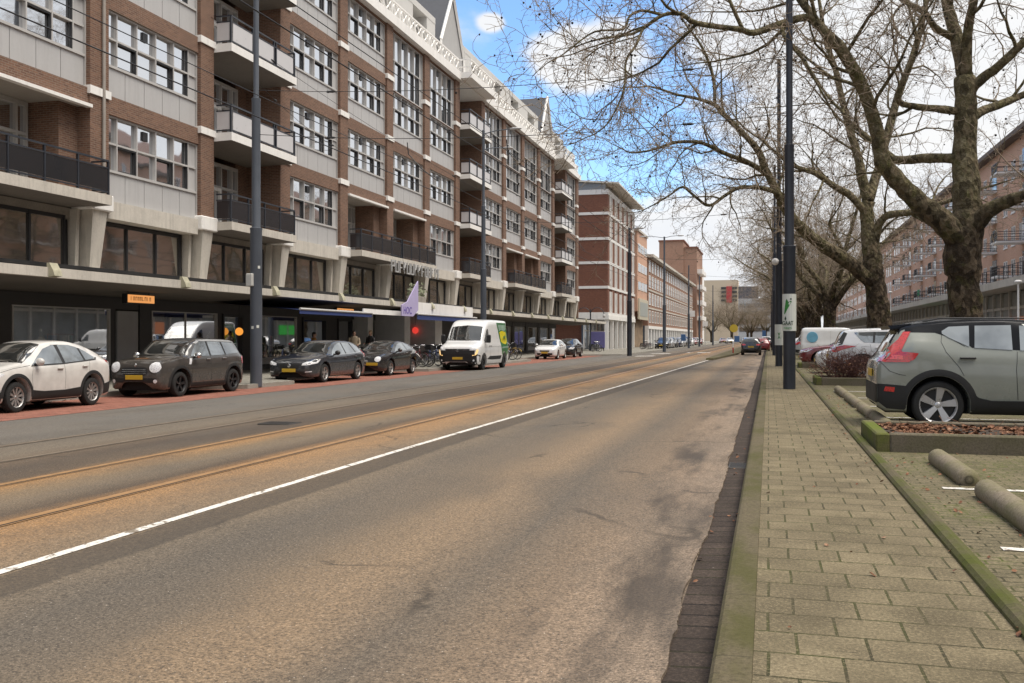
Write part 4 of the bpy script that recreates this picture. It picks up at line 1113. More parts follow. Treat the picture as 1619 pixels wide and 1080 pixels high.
class Tree:
    def __init__(s, seed, dens=1.): s.r = random.Random(seed); s.w = MB(); s.t = MB(); s.tips = []; s.dens = dens; s.clear = None
    def rv(s): 
        return Vector((s.r.gauss(0, 1), s.r.gauss(0, 1), s.r.gauss(0, 1)))
    def line(s, p, d, L, n, wig, up):
        pts = [p.copy()]; d = d.normalized(); st = L/n
        for i in range(n):
            d = (d + s.rv()*wig + Vector((0, 0, up))).normalized()
            p = p + d*st; pts.append(p)
        return pts
    def kids(s, pts, r0, r1, level, L, start=.2, dens=1.):
        """side shoots along a limb"""
        n = len(pts)-1
        spec = {1: (.50, .52, .62), 2: (.30, .40, .50), 3: (.17, .36, .5), 4: (.10, .3, .4)}
        step, _, _ = spec[level]; step /= (dens*s.dens)
        d = 0.; nxt = L*start; az = s.r.uniform(0, 6.28)
        for i in range(n):
            a, b = pts[i], pts[i+1]; sl = (b-a).length
            while nxt < d+sl and sl > 0:
                t = (nxt-d)/sl; p = a.lerp(b, t); f = min(1, nxt/L); dirn = (b-a).normalized()
                az += 2.4+s.r.uniform(-.6, .6)
                o = dirn.orthogonal().normalized(); o2 = dirn.cross(o)
                side = o*math.cos(az)+o2*math.sin(az)
                ang = R(s.r.uniform(32, 72))
                nd = dirn*math.cos(ang)+side*math.sin(ang)
                rr = (r0*(1-f)+r1*f)
                s.shoot(p, nd, level, rr, f, L)
                nxt += step*s.r.uniform(.5, 1.6)
            d += sl
    def shoot(s, p, d, level, rp, f, L):
        r = s.r
        if level == 1:
            ln = min(4.2, max(1.3, L*r.uniform(.22, .42)))*(1.1-.4*f); r0 = min(rp*.5, .06); n = 7
            pts = s.line(p, d, ln, n, .17, .05)
            s.w.tube(pts, [r0*(1-i/n)+.012*(i/n) for i in range(n+1)], 5, False)
            s.kids(pts, r0, .012, 2, ln, .15); s.kids(pts[-2:], .012, .01, 3, (pts[-1]-pts[-2]).length, 0, 1.3)
        elif level == 2:
            ln = r.uniform(.9, 2.1); r0 = min(rp*.6, .022); n = 5
            pts = s.line(p, d, ln, n, .24, .03)
            s.t.tube(pts, [r0*(1-i/n)+.0085*(i/n) for i in range(n+1)], 4, False)
            s.kids(pts, r0, .008, 3, ln, .15)
        elif level == 3:
            ln = r.uniform(.35, 1.0); n = 4
            pts = s.line(p, d, ln, n, .32, .02 if r.random() < .6 else -.12)
            s.t.tube(pts, [.0088, .0075, .0068, .006, .0045], 3, False)
            if r.random() < .75: s.kids(pts, .007, .005, 4, ln, .3)
            s.tips.append(pts[-1])
        else:
            ln = r.uniform(.12, .42)
            pts = s.line(p, d, ln, 2, .35, -.05)
            s.t.tube(pts, [.0062, .0052, .004], 3, False)
            if r.random() < .12: s.tips.append(pts[-1])
    def limb(s, P, Rr, n=9, dens=1., start=.2, sub=4, taper_end=True):
        P = [Vector(p) for p in P]
        L = sum((b-a).length for a, b in zip(P, P[1:]))
        pts, rr = catmull(P, Rr, sub)
        # knobbly, uneven girth
        rr = [max(.008, q*(1+s.r.uniform(-.06, .07))) for q in rr]
        pts = [p + s.rv()*q*.05 for p, q in zip(pts, rr)]
        if taper_end:
            d = (pts[-1]-pts[-2]).normalized(); p = pts[-1]; q = rr[-1]
            ext = s.line(p, d, min(3.5, 60*q), 8, .15, .06); k = len(ext)-1
            pts += ext[1:]; rr += [q*(1-i/k)+.008*i/k for i in range(1, k+1)]
            L += min(3.5, 60*q)
        s.w.tube(pts, rr, n, True)
        if dens > 0:
            s.kids(pts, rr[0], rr[-1], 1, L, start, dens)
            s.kids(pts, rr[0]*.35, rr[-1], 2, L, max(.12, start-.05), dens*.38)
    def balls(s, prob, rad):
        m = MB()
        for p in s.tips:
            if s.r.random() < prob:
                q = p + Vector((s.r.uniform(-.03, .03), s.r.uniform(-.03, .03), -s.r.uniform(.04, .16)))
                m.ball(q, rad*s.r.uniform(.8, 1.15), 5, 4)
        return m
    def finish(s, root, seedp=.3, rad=.024, off=None):
        if off is not None:
            Mx = Matrix.Translation(-Vector(off)); s.w.xf(Mx); s.t.xf(Mx)
            s.tips = [p-Vector(off) for p in s.tips]
        tk = s.w.build('trunk', M['bark'], root, True)
        cr = s.t.build('crown', M['twig'], root, True)
        b = s.balls(seedp, rad)
        if b.v: tag(b.build('seed_balls', M['seed'], cr, True), kind='stuff')
        return tk

PT = lambda L: [(a, b, c) for a, b, c, d in L]
PR = lambda L, k=1.: [d*k for a, b, c, d in L]
def add_trunk(T, L, base, flare=1.35):
    P = [(base[0], base[1], -.3), (base[0], base[1], .25), (base[0], base[1], 1.0)] + PT(L)
    Rr = [L[0][3]*flare*1.1, L[0][3]*flare, L[0][3]*1.08] + PR(L)
    T.limb(P, Rr, 18, 0., taper_end=False)
# ---- the big tree nearest the camera
T = Tree(21, .72)
add_trunk(T, LIMB_t1_trunk, (5.42, 29.4))
for nm, dn, st in (('left', .8, .30), ('a', 1.1, .1), ('b', 1.1, .05), ('c', 1.3, .05), ('r1', .9, .25), ('r2', .9, .2), ('r3', .9, .2), ('s1', .85, .2), ('s2', .9, .2), ('l2', .9, .25), ('l3', .9, .25), ('l4', 1., .2)):
    L = globals()['LIMB_t1_'+nm]
    T.limb(PT(L), PR(L), 12 if L[0][3] > .15 else 8, dn, st)
t1 = thing('plane_tree', (5.42, 29.4, 0), 'nearest and biggest bare plane tree, its long limb arching over the street', 'tree', 'bare plane trees along the car park')
T.finish(t1, .22, .030, (5.42, 29.4, 0))
# ---- the second tree
T = Tree(33, .74)
add_trunk(T, LIMB_t2_trunk, (4.78, 45.5))
for nm, dn, st in (('left', .9, .22), ('l1', 1., .1), ('l2', 1.1, .1), ('l3', 1.2, .1), ('s1', 1., .15), ('s2', .9, .2), ('l4', 1., .15), ('r', .9, .2)):
    L = globals()['LIMB_t2_'+nm]
    T.limb(PT(L), PR(L), 10 if L[0][3] > .15 else 7, dn, st)
t2 = thing('plane_tree', (4.78, 45.5, 0), 'second bare plane tree with a mossy limb leaning left behind the tall poles', 'tree', 'bare plane trees along the car park')
T.finish(t2, .2, .028, (4.78, 45.5, 0))
# ---- a whole tree for the rows further back
def whole_tree(seed, fork=3.9, h=15., spread=6.8, r0=.42, dens=.7, stems=7):
    T = Tree(seed, dens); r = T.r
    P = [(0,0,-.3), (0,0,.3), (r.uniform(-.1,.1), r.uniform(-.1,.1), fork*.5), (r.uniform(-.15,.15), r.uniform(-.15,.15), fork)]
    T.limb(P, [r0*1.4, r0*1.2, r0, r0*1.1], 12, 0., taper_end=False)
    for i in range(stems):
        a = 2*PI*i/stems+r.uniform(-.3, .3); rise = r.uniform(.25, 1.)
        if i == 0: rise = 1.1
        rad = spread*(1.05-.55*min(1, rise))*r.uniform(.8, 1.1); top = fork+(h-fork)*min(1., (.28+.7*rise))*r.uniform(.85, 1)
        b = Vector(P[-1])-Vector((0,0,r.uniform(.1,.8)))
        e = Vector((math.cos(a)*rad, math.sin(a)*rad, top))
        pts = [b]; n = 5
        for k in range(1, n+1):
            t = k/n; q = b.lerp(e, t); q.z = b.z+(e.z-b.z)*(t**(1.25 if rise > .6 else .8)); q += Vector((r.gauss(0,.25), r.gauss(0,.25), r.gauss(0,.2)))*(1 if k < n else .3); pts.append(q)
        ra = r0*r.uniform(.45, .62)
        T.limb(pts, [ra*(1-.82*k/n) for k in range(n+1)], 7, .85, .2)
    return T
WT_ = [whole_tree(5, 4.2, 15.5, 7.2, .45), whole_tree(8, 3.6, 14.5, 6.8, .42, .66, 8)]
protos = []
spots = [(4.6, 78.5, 0, 0, 1.05), (4.5, 95, 1, 1, 1.08), (4.7, 111, 0, 2.2, 1.12), (4.4, 127, 1, 3.4, 1.1), (4.6, 143, 0, 4.1, 1.1), (4.3, 160, 1, 5.2, 1.1), (4.6, 178, 0, .7, 1.1), (4.4, 198, 1, 1.9, 1.1), (4.6, 220, 0, 3., 1.1)]
ORD = ['third', 'fourth', 'fifth', 'sixth', 'seventh', 'eighth', 'ninth', 'tenth', 'eleventh']
for (x, y, k, rz, sc), od in zip(spots, ORD):
    lab = od+' bare plane tree counting from the big one in the row along the car park'
    if len(protos) <= k:
        o = thing('plane_tree', (0,0,0), lab, 'tree', 'bare plane trees along the car park'); WT_[k].finish(o, .25, .03); protos.append(o)
    else:
        o = copy_tree(protos[k]); o['label'] = lab
    o.location = (x, y, 0); o.rotation_euler = (0, 0, rz); o.scale = (sc,)*3
for (x, y, k, rz, lab) in ((5.6, -8.5, 1, 2., 'bare plane tree behind the camera beside the footway'), (4.6, -25, 0, 1., 'bare plane tree farther behind the camera')):
    dup(protos[k], (x, y, 0), rz, lab, 'bare plane trees along the car park', 1.)
for i, (x, y, k, rz, sc) in enumerate([(-17, 300, 1, .4, .9), (-10.5, 290, 0, 1.4, .88), (-5, 296, 1, 2.4, .9), (-12, 330, 0, 4., .95), (-1, 315, 0, 5., .9), (-7, 345, 1, 1., .95), (3.5, 300, 1, 3., .85)]):
    dup(protos[k], (x, y, 0), rz, 'bare tree in the group closing the far end of the street', 'trees at the far end of the street', sc)
# ================================================================ VEHICLES
from mathutils.bvhtree import BVHTree
from mathutils.geometry import delaunay_2d_cdt
def m_paint(name, col, flake=.15, rough=.28, dirt=.25):
    t = NT(name); P = t.co(); x, y, z = t.sep(P)
    n = t.noise(P, 3., 5); c = t.ramp(n, [(.35, mulc(col, 1-flake)), (.6, col), (.75, mulc(col, 1+flake*.5))])
    # road dirt splashed up from the sills
    d = t.math('MULTIPLY', t.mr(z, .25, .75, 1, 0), t.mr(t.noise(P, 7., 5), .35, .7))
    c = t.mix(t.math('MULTIPLY', d, dirt), c, (.17,.145,.115))
    r = t.math('ADD', rough, t.math('MULTIPLY', d, .3))
    return t.pbr(c, r, 0, None, .5, .9, coatr=.06)
def m_lamp(name, col, rough=.12):
    t = NT(name); P = t.co()
    v = t.voro(t.map(P, (1, 1, 1)), 38.)
    c = t.mix(t.mr(v, .1, .5), mulc(col, .55), mulc(col, 1.2))
    return t.pbr(c, rough, 0, None, .6, 1.)
M['car_glass'] = (lambda t: t.pbr(t.mix(t.mr(t.noise(scale=1.6, detail=3), .4, .6), (.012,.014,.015), (.028,.03,.03)), .03, 0, None, 1., 1., coatr=.02))(NT('car_window_glass'))
M['car_side'] = (lambda t: t.pbr(t.mix(t.mr(t.noise(scale=1.6, detail=3), .4, .6), (.20,.22,.235), (.31,.335,.35)), .04, .62, None, .8, .6, coatr=.02))(NT('reflective_side_glass'))
M['car_trim'] = m_plain('black_car_trim', (.016,.016,.017), .55, var=.2)
M['clad'] = m_plain('grey_black_cladding', (.012,.012,.0125), .65, var=.25, scale=4.)
M['under'] = m_plain('underbody_black', (.008,.008,.008), .9)
M['red_lamp'] = m_lamp('red_lamp_lens', (.42,.012,.014))
M['head_lamp'] = m_lamp('clear_lamp_lens', (.62,.63,.65))
M['amber_lamp'] = m_lamp('amber_lamp_lens', (.75,.36,.10))
M['drl'] = m_emit('daytime_running_light', (1., .62, .25), .8)
M['alloy'] = m_plain('silver_alloy', (.42,.41,.40), .35, .75, var=.15)
M['alloy_dk'] = m_plain('black_alloy', (.03,.03,.032), .4, .4, var=.2)
M['plate_y'] = m_plain('yellow_number_plate', (.55,.36,.03), .5, var=.05)
M['plate_w'] = m_plain('pale_number_plate', (.5,.48,.42), .5, var=.05)
M['chrome'] = m_plain('chrome_trim', (.6,.6,.6), .18, .95, var=.05)
M['seam'] = m_plain('panel_gap', (.008,.008,.008), .8)

def interp(pts, s):
    """monotone-ish cubic through (s, value) points"""
    if s <= pts[0][0]: return pts[0][1]
    if s >= pts[-1][0]: return pts[-1][1]
    for i in range(len(pts)-1):
        if pts[i][0] <= s <= pts[i+1][0]:
            x0, y0 = pts[i]; x1, y1 = pts[i+1]; h = x1-x0; t = (s-x0)/h
            def sl(a, b): return (b[1]-a[1])/max(1e-6, b[0]-a[0])
            d = sl(pts[i], pts[i+1])
            m0 = d if i == 0 else (0 if sl(pts[i-1], pts[i])*d <= 0 else 2/(1/sl(pts[i-1], pts[i])+1/d))
            m1 = d if i == len(pts)-2 else (0 if sl(pts[i+1], pts[i+2])*d <= 0 else 2/(1/sl(pts[i+1], pts[i+2])+1/d))
            return (2*t**3-3*t*t+1)*y0+(t**3-2*t*t+t)*h*m0+(-2*t**3+3*t*t)*y1+(t**3-t*t)*h*m1

class Car:
    def __init__(s, **k):
        s.__dict__.update(dict(sill=.30, z0=.21, tumble=.30, roofw=.66, arch=.09, hoodw=.86, clad=False, endz=(.42, .40)))
        s.__dict__.update(k); s.hw = s.W/2
        s.axles = (s.fo, s.fo+s.wb); s.parts = []
        L = s.L
        s.plan = getattr(s, 'plan', None) or [(0,.50),(.03,.66),(.10,.82),(.25,.93),(.55,.985),(1.0,1.),(L-1.2,1.),(L-.5,.975),(L-.2,.93),(L-.06,.86),(L-.015,.78),(L,.70)]
    def section(s, q):
        """half section at distance q from the nose: [(y, z)] from roof centre to sill"""
        L = s.L; pf = interp(s.plan, q); hw = s.hw*pf
        zt = interp(s.top, q); zb = interp(s.belt, q)
        glass = zt - zb
        bot = s.z0
        e = min(q, L-q)
        if e < .22:                                   # bumper tucks up at both ends
            bot = s.z0 + (s.endz[0 if q < L/2 else 1]-s.z0)*(1-e/.22)**2.2
        cab = max(0., min(1., glass/.32))
        zb2 = min(zb, zt-.05)
        wt = hw*(s.hoodw*(1-cab)+s.roofw*1.04*cab)
        wb = hw*(.955 if cab > .02 else .965)
        if glass < .05: wb = hw*.975
        r = .045+.02*cab
        zmid = bot+(zb2-bot)*.58
        pts = [(0, zt+.012), (wt*.5, zt+.006), (wt*.82, zt-.008), (wt*.97, zt-r*.45), (wt+.012, zt-r)]
        top_y, top_z = pts[-1]
        for k in (.25, .5, .75):
            pts.append((top_y+(wb-top_y)*(k**.94), top_z+(zb2-top_z)*k))
        pts += [(wb, zb2), (hw*.985, zb2-(zb2-bot)*.10), (hw*.998, zb2-(zb2-bot)*.24), (hw, zmid), (hw*.996, bot+(zb2-bot)*.30), (hw*.985, bot+(zb2-bot)*.15), (hw*.955, bot+.03), (hw*.90, bot)]
        return pts
    def build_body(s):
        L = s.L; R0 = s.wr+s.arch
        st = set()
        x = 0.
        while x < L: st.add(round(x, 4)); x += .07
        for e in (0, .006, .015, .03, .05, .08, .12): st.add(e); st.add(round(L-e, 4))
        for (a, b) in s.top: st.add(round(a, 4))
        for ax in s.axles:
            for k in range(0, 33): st.add(round(ax-R0*math.cos(PI*k/32), 4))
            st.add(round(ax-R0-.004, 4)); st.add(round(ax+R0+.004, 4))
        st = sorted(v for v in st if 0 <= v <= L)
        rows = []
        for q in st:
            P = s.section(q)
            za = -1.
            for ax in s.axles:
                d = abs(q-ax)
                if d < R0: za = s.wr + math.sqrt(max(0., R0*R0-d*d))
            def y_at(z):
                for (ya, z_a), (yb, z_b) in zip(P[4:], P[5:]):
                    if z_b <= z <= z_a: return ya+(yb-ya)*((z_a-z)/max(1e-6, z_a-z_b))
                return P[-1][0]
            row = []
            for i, (y, z) in enumerate(P):
                if i > 4 and z < za: z2 = za; y = y_at(za); z = z2
                row.append((y, z))
            row.append((max(0, row[-1][0]-.24), row[-1][1]+.0))
            rows.append(row)
        m = MB(); n = len(rows[0]); x = lambda q: L/2-q
        for sgn in (1, -1):
            o = len(m.v)
            for q, row in zip(st, rows):
                for (y, z) in row: m.v.append((x(q), sgn*y, z))
            for j in range(len(rows)-1):
                for i in range(n-1):
                    a, b, c, d = o+j*n+i, o+j*n+i+1, o+(j+1)*n+i+1, o+(j+1)*n+i
                    m.f.append((a, d, c, b) if sgn > 0 else (a, b, c, d)); m.mi.append(0)
            for j, flip in ((0, False), (len(rows)-1, True)):      # end caps
                b = o+j*n
                for i in range(n-1):
                    y0, z0 = rows[j][i]; y1, z1 = rows[j][i+1]
                    c0 = len(m.v); m.v += [(x(st[j]), 0, z0), (x(st[j]), 0, z1)]
                    f = (b+i, b+i+1, c0+1, c0) if (sgn > 0) != flip else (b+i, c0, c0+1, b+i+1)
                    m.f.append(f); m.mi.append(0)
        s.mb = m
        bm = bmesh.new(); me = m.mesh('body', s.paint)
        bm.from_mesh(me); bmesh.ops.remove_doubles(bm, verts=bm.verts, dist=.0012)
        bmesh.ops.dissolve_degenerate(bm, edges=bm.edges, dist=.0005)
        bmesh.ops.recalc_face_normals(bm, faces=bm.faces)
        bm.to_mesh(me); bm.free()
        if getattr(s, 'roofmat', None):
            me.materials.append(s.roofmat)
            for p in me.polygons:
                q = L/2-p.center.x
                if p.center.z > interp(s.roofline, q) and p.normal.z > -.3: p.material_index = 1
        me.polygons.foreach_set('use_smooth', [True]*len(me.polygons)); me.set_sharp_from_angle(angle=R(42))
        s.bvh = BVHTree.FromPolygons([v.co[:] for v in me.vertices], [tuple(p.vertices) for p in me.polygons])
        return me
    def cast(s, view, a, b):
        """surface point hit looking at the side 'l'/'r' (a=s, b=z), front 'f'/rear 'b' (a=y, b=z), top 't' (a=s, b=y)"""
        x = s.L/2-a
        if view in 'lr':
            sg = 1 if view == 'l' else -1
            o, d = Vector((x, sg*3, b)), Vector((0, -sg, 0))
        elif view in 'fb':
            sg = 1 if view == 'f' else -1
            o, d = Vector((sg*6, a, b)), Vector((-sg, 0, 0))
        else: o, d = Vector((x, b, 4)), Vector((0, 0, -1))
        h = s.bvh.ray_cast(o, d)
        if h[0] is None: return None
        nn = h[1]
        if nn.dot(d) > 0: nn = -nn
        return h[0], nn
    def decal(s, name, view, poly, mat, off=.006, grid=.07, parent=None, smooth=True):
        """a moulded panel, pane or lens that follows the body surface inside the outline poly"""
        P = []
        for (a, b), (c, d) in zip(poly, poly[1:]+poly[:1]):
            L = math.hypot(c-a, d-b); k = max(1, int(L/(grid*.7)))
            for i in range(k): P.append((a+(c-a)*i/k, b+(d-b)*i/k))
        nb = len(P)
        xs = [p[0] for p in P]; ys = [p[1] for p in P]
        def inside(x, y):
            r = False
            for (x1, y1), (x2, y2) in zip(poly, poly[1:]+poly[:1]):
                if (y1 > y) != (y2 > y) and x < (x2-x1)*(y-y1)/(y2-y1)+x1: r = not r
            return r
        def edge(x, y):
            return min(math.hypot(x-a, y-b) for a, b in P[:nb]) < grid*.35
        gx = min(xs)+grid*.5
        while gx < max(xs):
            gy = min(ys)+grid*.5
            while gy < max(ys):
                if inside(gx, gy) and not edge(gx, gy): P.append((gx, gy))
                gy += grid
            gx += grid
        res = delaunay_2d_cdt([Vector(p) for p in P], [(i, (i+1) % nb) for i in range(nb)], [], 1, 1e-5)
        m = MB(); idx = {}
        for i, v in enumerate(res[0]):
            h = s.cast(view, v.x, v.y)
            if h is None: continue
            idx[i] = len(m.v); q = h[0]+h[1]*off; m.v.append(tuple(q))
        for f in res[2]:
            if all(i in idx for i in f):
                g = [idx[i] for i in f]
                A, B, C = (Vector(m.v[i]) for i in g[:3])
                h = s.cast(view, sum(res[0][i].x for i in f)/len(f), sum(res[0][i].y for i in f)/len(f))
                if h and (B-A).cross(C-A).dot(h[1]) < 0: g.reverse()
                m.f.append(tuple(g)); m.mi.append(0)
        if not m.f: return None
        return m.build(name, mat, parent or s.root, smooth)
    def both(s, name, poly, mat, **k):
        for v in 'lr': s.decal(name, v, poly, mat, **k)
    def seam(s, view, pts, w=.007):
        m = MB(); last = None
        P = []
        for (a, b), (c, d) in zip(pts, pts[1:]):
            k = max(2, int(math.hypot(c-a, d-b)/.04))
            for i in range(k): P.append((a+(c-a)*i/k, b+(d-b)*i/k))
        P.append(pts[-1])
        for i, (a, b) in enumerate(P):
            c, d = P[min(i+1, len(P)-1)]; e, f = P[max(i-1, 0)]
            tx, ty = c-e, d-f; l = math.hypot(tx, ty) or 1; nx, ny = -ty/l*w/2, tx/l*w/2
            h1, h2 = s.cast(view, a+nx, b+ny), s.cast(view, a-nx, b-ny)
            if h1 is None or h2 is None: last = None; continue
            cur = len(m.v); m.v += [tuple(h1[0]+h1[1]*.0025), tuple(h2[0]+h2[1]*.0025)]
            if last is not None: m.f.append((last, cur, cur+1, last+1)); m.mi.append(0)
            last = cur
        return m
    def seams(s, lists, name='door_gap'):
        for v in 'lr':
            for pts in lists:
                m = s.seam(v, pts)
                if m.f: m.build(name, M['seam'], s.root)
    def wheels(s, style, rimmat, width=.215, rim=.66, face=None):
        r = s.wr; w = width/2; rr = r*rim
        t = MB(); t.lathe([(rr,-w*.8),(rr*1.02,-w*.95),(r*.86,-w),(r*.95,-w*.9),(r,-w*.62),(r,w*.62),(r*.95,w*.9),(r*.86,w),(rr*1.02,w*.95),(rr,w*.8)], 36, 'y')
        tm = t.mesh('wheel', M['rubber'], True, 35)
        m = MB()
        m.cur = 1
        m.lathe([(0,.02),(rr*.97,.02)], 30, 'y'); 
        m.cur = 0
        m.lathe([(rr*.90,w*.55),(rr*.955,w*.86),(rr*1.0,w*.95),(rr*1.015,w*.86),(rr,w*.2)], 36, 'y')
        n, wid, tw = style
        for k in range(n):
            a = 2*PI*k/n+.3
            def pt(rad, t, yy): 
                aa = a+tw*rad/rr*.5
                return (math.cos(aa)*rad-math.sin(aa)*t, yy, math.sin(aa)*rad+math.cos(aa)*t)
            i0, i1 = rr*.12, rr*.95
            w0, w1 = wid*rr*.55, wid*rr
            vs = [pt(i0,-w0,w*.62), pt(i1,-w1,w*.80), pt(i1,w1,w*.80), pt(i0,w0,w*.62), pt(i0,-w0,.02), pt(i1,-w1,.02), pt(i1,w1,.02), pt(i0,w0,.02)]
            m.add(vs, [(0,3,2,1),(0,1,5,4),(1,2,6,5),(2,3,7,6),(3,0,4,7)])
        m.lathe([(0,w*.72),(rr*.12,w*.70),(rr*.19,w*.60),(rr*.19,.02)], 16, 'y')
        rm = m.mesh('rim', [rimmat, M['alloy_dk']])
        for ax in s.axles:
            for sg in (1, -1):
                o = link('wheel', tm, s.root, (s.L/2-ax, sg*(s.hw-w-.022), r), (0, 0, 0 if sg > 0 else PI))
                link('rim', rm, o)
    def underbody(s):
        m = MB(); x = lambda q: s.L/2-q
        hw = s.hw
        m.box(x(.15), x(s.L-.15), -hw+.32, hw-.32, s.z0-.02, .62)
        m.box(x(s.axles[0]+s.wr+s.arch+.03), x(s.axles[1]-s.wr-s.arch-.03), -hw+.13, hw-.13, s.z0-.015, s.z0+.1)
        for ax in s.axles:
            for sg in (1, -1):
                R0 = s.wr+s.arch+.012; n = 14; y1, y0 = sg*(hw-.035), sg*(hw-.36); o = len(m.v)
                for k in range(n+1):
                    a = PI*k/n; X = x(ax)+R0*math.cos(a); Z = s.wr+R0*math.sin(a)
                    m.v += [(X, y1, Z), (X, y0, Z)]
                for k in range(n): m.f.append((o+2*k, o+2*k+1, o+2*k+3, o+2*k+2)); m.mi.append(0)
                a = [o+2*k+1 for k in range(n+1)]; m.f.append(tuple(a)); m.mi.append(0)
        m.build('underbody', M['under'], s.root)
    def archtrim(s, w=.075, mat=None, z_low=.2):
        for ax in s.axles:
            R0 = s.wr+s.arch
            for v in 'lr':
                m = MB(); o = None; n = 30
                for k in range(n+1):
                    a = PI*k/n*1.0; a = -.12+(PI+.24)*k/n
                    hs = []
                    for rad in (R0+.004, R0+w*.5, R0+w):
                        q = ax-rad*math.cos(a); z = s.wr+rad*math.sin(a)
                        h = s.cast(v, q, max(z, z_low+.02))
                        hs.append(tuple(h[0]+h[1]*(.012 if rad < R0+w*.9 else .004)) if h else None)
                    if None in hs: o = None; continue
                    c = len(m.v); m.v += hs
                    if o is not None:
                        for i in (0, 1):
                            f = (o+i, c+i, c+i+1, o+i+1); m.f.append(f); m.mi.append(0)
                    o = c
                if m.f: m.build('arch_trim', mat or M['clad'], s.root, True)
    def mirror(s, q, z, mat, arm=.10):
        for sg in (1, -1):
            y = sg*(s.hw*.955+arm)
            m = MB(); m.ball((0,0,0), 1., 12, 8, (.075,.11,.085)); o = m.build('mirror', mat, s.root, True, (s.L/2-q, y+sg*.02, z))
            g = MB(); g.ball((-.035,0,-.005), 1., 10, 6, (.05,.09,.068)); g.build('mirror_glass', M['car_glass'], o, True)
            k = MB(); k.tube([(.0,-sg*.18,-.06), (0,-sg*.04,-.05)], .03, 6); k.build('mirror_arm', M['car_trim'], o)
    def handle(s, q, z, mat, L=.19):
        for v, sg in (('l', 1), ('r', -1)):
            h = s.cast(v, q, z)
            if not h: continue
            m = MB(); m.cbox(-L/2, L/2, -.018, .018, -.014, .014, .006)
            m.build('door_handle', mat, s.root, False, h[0]+Vector((0, sg*.022, 0)))
    def plate(s, view, z, mat, w=.52, y=0.):
        hs = [s.cast(view, y+a, z+b) for a in (-w/2, 0, w/2) for b in (-.05, .05)]
        xs = [h[0].x for h in hs if h]
        if not xs: return
        sg = 1 if view == 'f' else -1; X = (max(xs) if sg > 0 else min(xs))+sg*.012
        m = MB(); m.cbox(-.006, .006, -w/2, w/2, -.058, .058, .004); m.build('number_plate', mat, s.root, False, (X, y, z))
    def emblem(s, view, z, rad=.05, mat=None):
        h = s.cast(view, 0, z)
        if h:
            m = MB(); m.lathe([(0,.012),(rad*.8,.012),(rad,.0)], 16, 'x'); m.build('badge', mat or M['chrome'], s.root, True, h[0])
    def wiper(s): pass
    def start(s, label, group=None):
        s.root = thing(s.name, (0,0,0), label, s.cat, group)
        me = s.build_body(); link('body', me, s.root)
        s.underbody()
        return s.root
    def place(s, x, y, z, rz): s.root.location = (x, y, z); s.root.rotation_euler = (0, 0, rz)

def roofband(c, q0, q1, w0, w1=None, n=6):
    """outline over the roof from q0 to q1 with half widths"""
    w1 = w1 or w0
    return [(q0,-w0), (q1,-w1), (q1,w1), (q0,w0)]

GRP_L = 'cars parked along the red parking strip'
# ---------------------------------------------------------------- silver-white crossover, far left
c = Car(name='parked_car', cat='car', L=4.27, W=1.76, wb=2.566, fo=.86, wr=.325, paint=m_paint('warm_white_paint', (.61,.59,.56)),
        top=[(0,.60),(.03,.72),(.10,.83),(.35,.93),(.9,1.02),(1.12,1.05),(1.5,1.27),(1.95,1.462),(2.25,1.505),(2.7,1.512),(3.2,1.455),(3.6,1.345),(3.95,1.19),(4.12,1.10),(4.2,1.02),(4.25,.85),(4.27,.70)],
        belt=[(0,.80),(1.0,.96),(2.5,1.0),(3.6,1.06),(4.27,1.0)], sill=.32, roofw=.64)
c.start('silver white crossover coupe parked at the left edge in front of the grey boarded door', GRP_L)
c.both('front_window', [(1.36,.995),(1.50,1.06),(1.92,1.335),(2.22,1.415),(2.30,1.42),(2.36,1.01)], M['car_side'])
c.both('rear_window_side', [(2.46,1.015),(2.42,1.42),(2.80,1.415),(3.08,1.36),(3.12,1.055)], M['car_side'])
c.both('quarter_window', [(3.19,1.065),(3.16,1.335),(3.35,1.26),(3.58,1.12),(3.52,1.09)], M['car_side'])
c.both('pillar', [(2.30,1.0),(2.20,1.42),(2.46,1.425),(2.54,1.01)], M['car_trim'], off=.003); c.both('pillar', [(3.08,1.05),(3.02,1.36),(3.2,1.33),(3.24,1.06)], M['car_trim'], off=.003)
c.both('window_trim', [(1.30,.96),(1.36,.995),(2.36,1.01),(3.12,1.055),(3.55,1.09),(3.60,1.12),(3.66,1.12),(3.58,1.06),(3.1,1.03),(2.36,.985)], M['car_trim'], off=.004)
c.decal('windscreen', 't', [(1.16,-.70),(1.9,-.56),(1.93,-.3),(1.94,0),(1.93,.3),(1.9,.56),(1.16,.70),(1.10,.35),(1.09,0),(1.10,-.35)], M['car_glass'], off=.005)
c.decal('rear_window', 't', [(3.62,-.50),(4.02,-.58),(4.05,0),(4.02,.58),(3.62,.50),(3.6,0)], M['car_glass'])
for sg in (1, -1):
    c.decal('headlight', 'f', [(sg*.42,.70),(sg*.50,.76),(sg*.80,.80),(sg*.84,.74),(sg*.78,.66),(sg*.6,.66)], M['head_lamp'], grid=.04)
    c.decal('fog_lamp', 'f', [(sg*.58,.42),(sg*.62,.5),(sg*.74,.5),(sg*.74,.42)], M['car_trim'], grid=.05)
c.both('headlight_side', [(.16,.72),(.10,.80),(.40,.84),(.50,.82),(.30,.72)], M['head_lamp'], grid=.05)
c.both('taillight', [(3.98,1.02),(4.0,1.08),(4.17,1.05),(4.2,.95),(4.1,.97)], M['red_lamp'], grid=.05)
c.decal('grille', 'f', [(-.42,.68),(.42,.68),(.42,.75),(-.42,.75)], M['car_trim'], grid=.05); c.decal('bumper_grille', 'f', [(-.52,.40),(.52,.40),(.56,.55),(-.56,.55)], M['car_trim'], grid=.06)
c.emblem('f', .735); c.plate('f', .50, M['plate_y'])
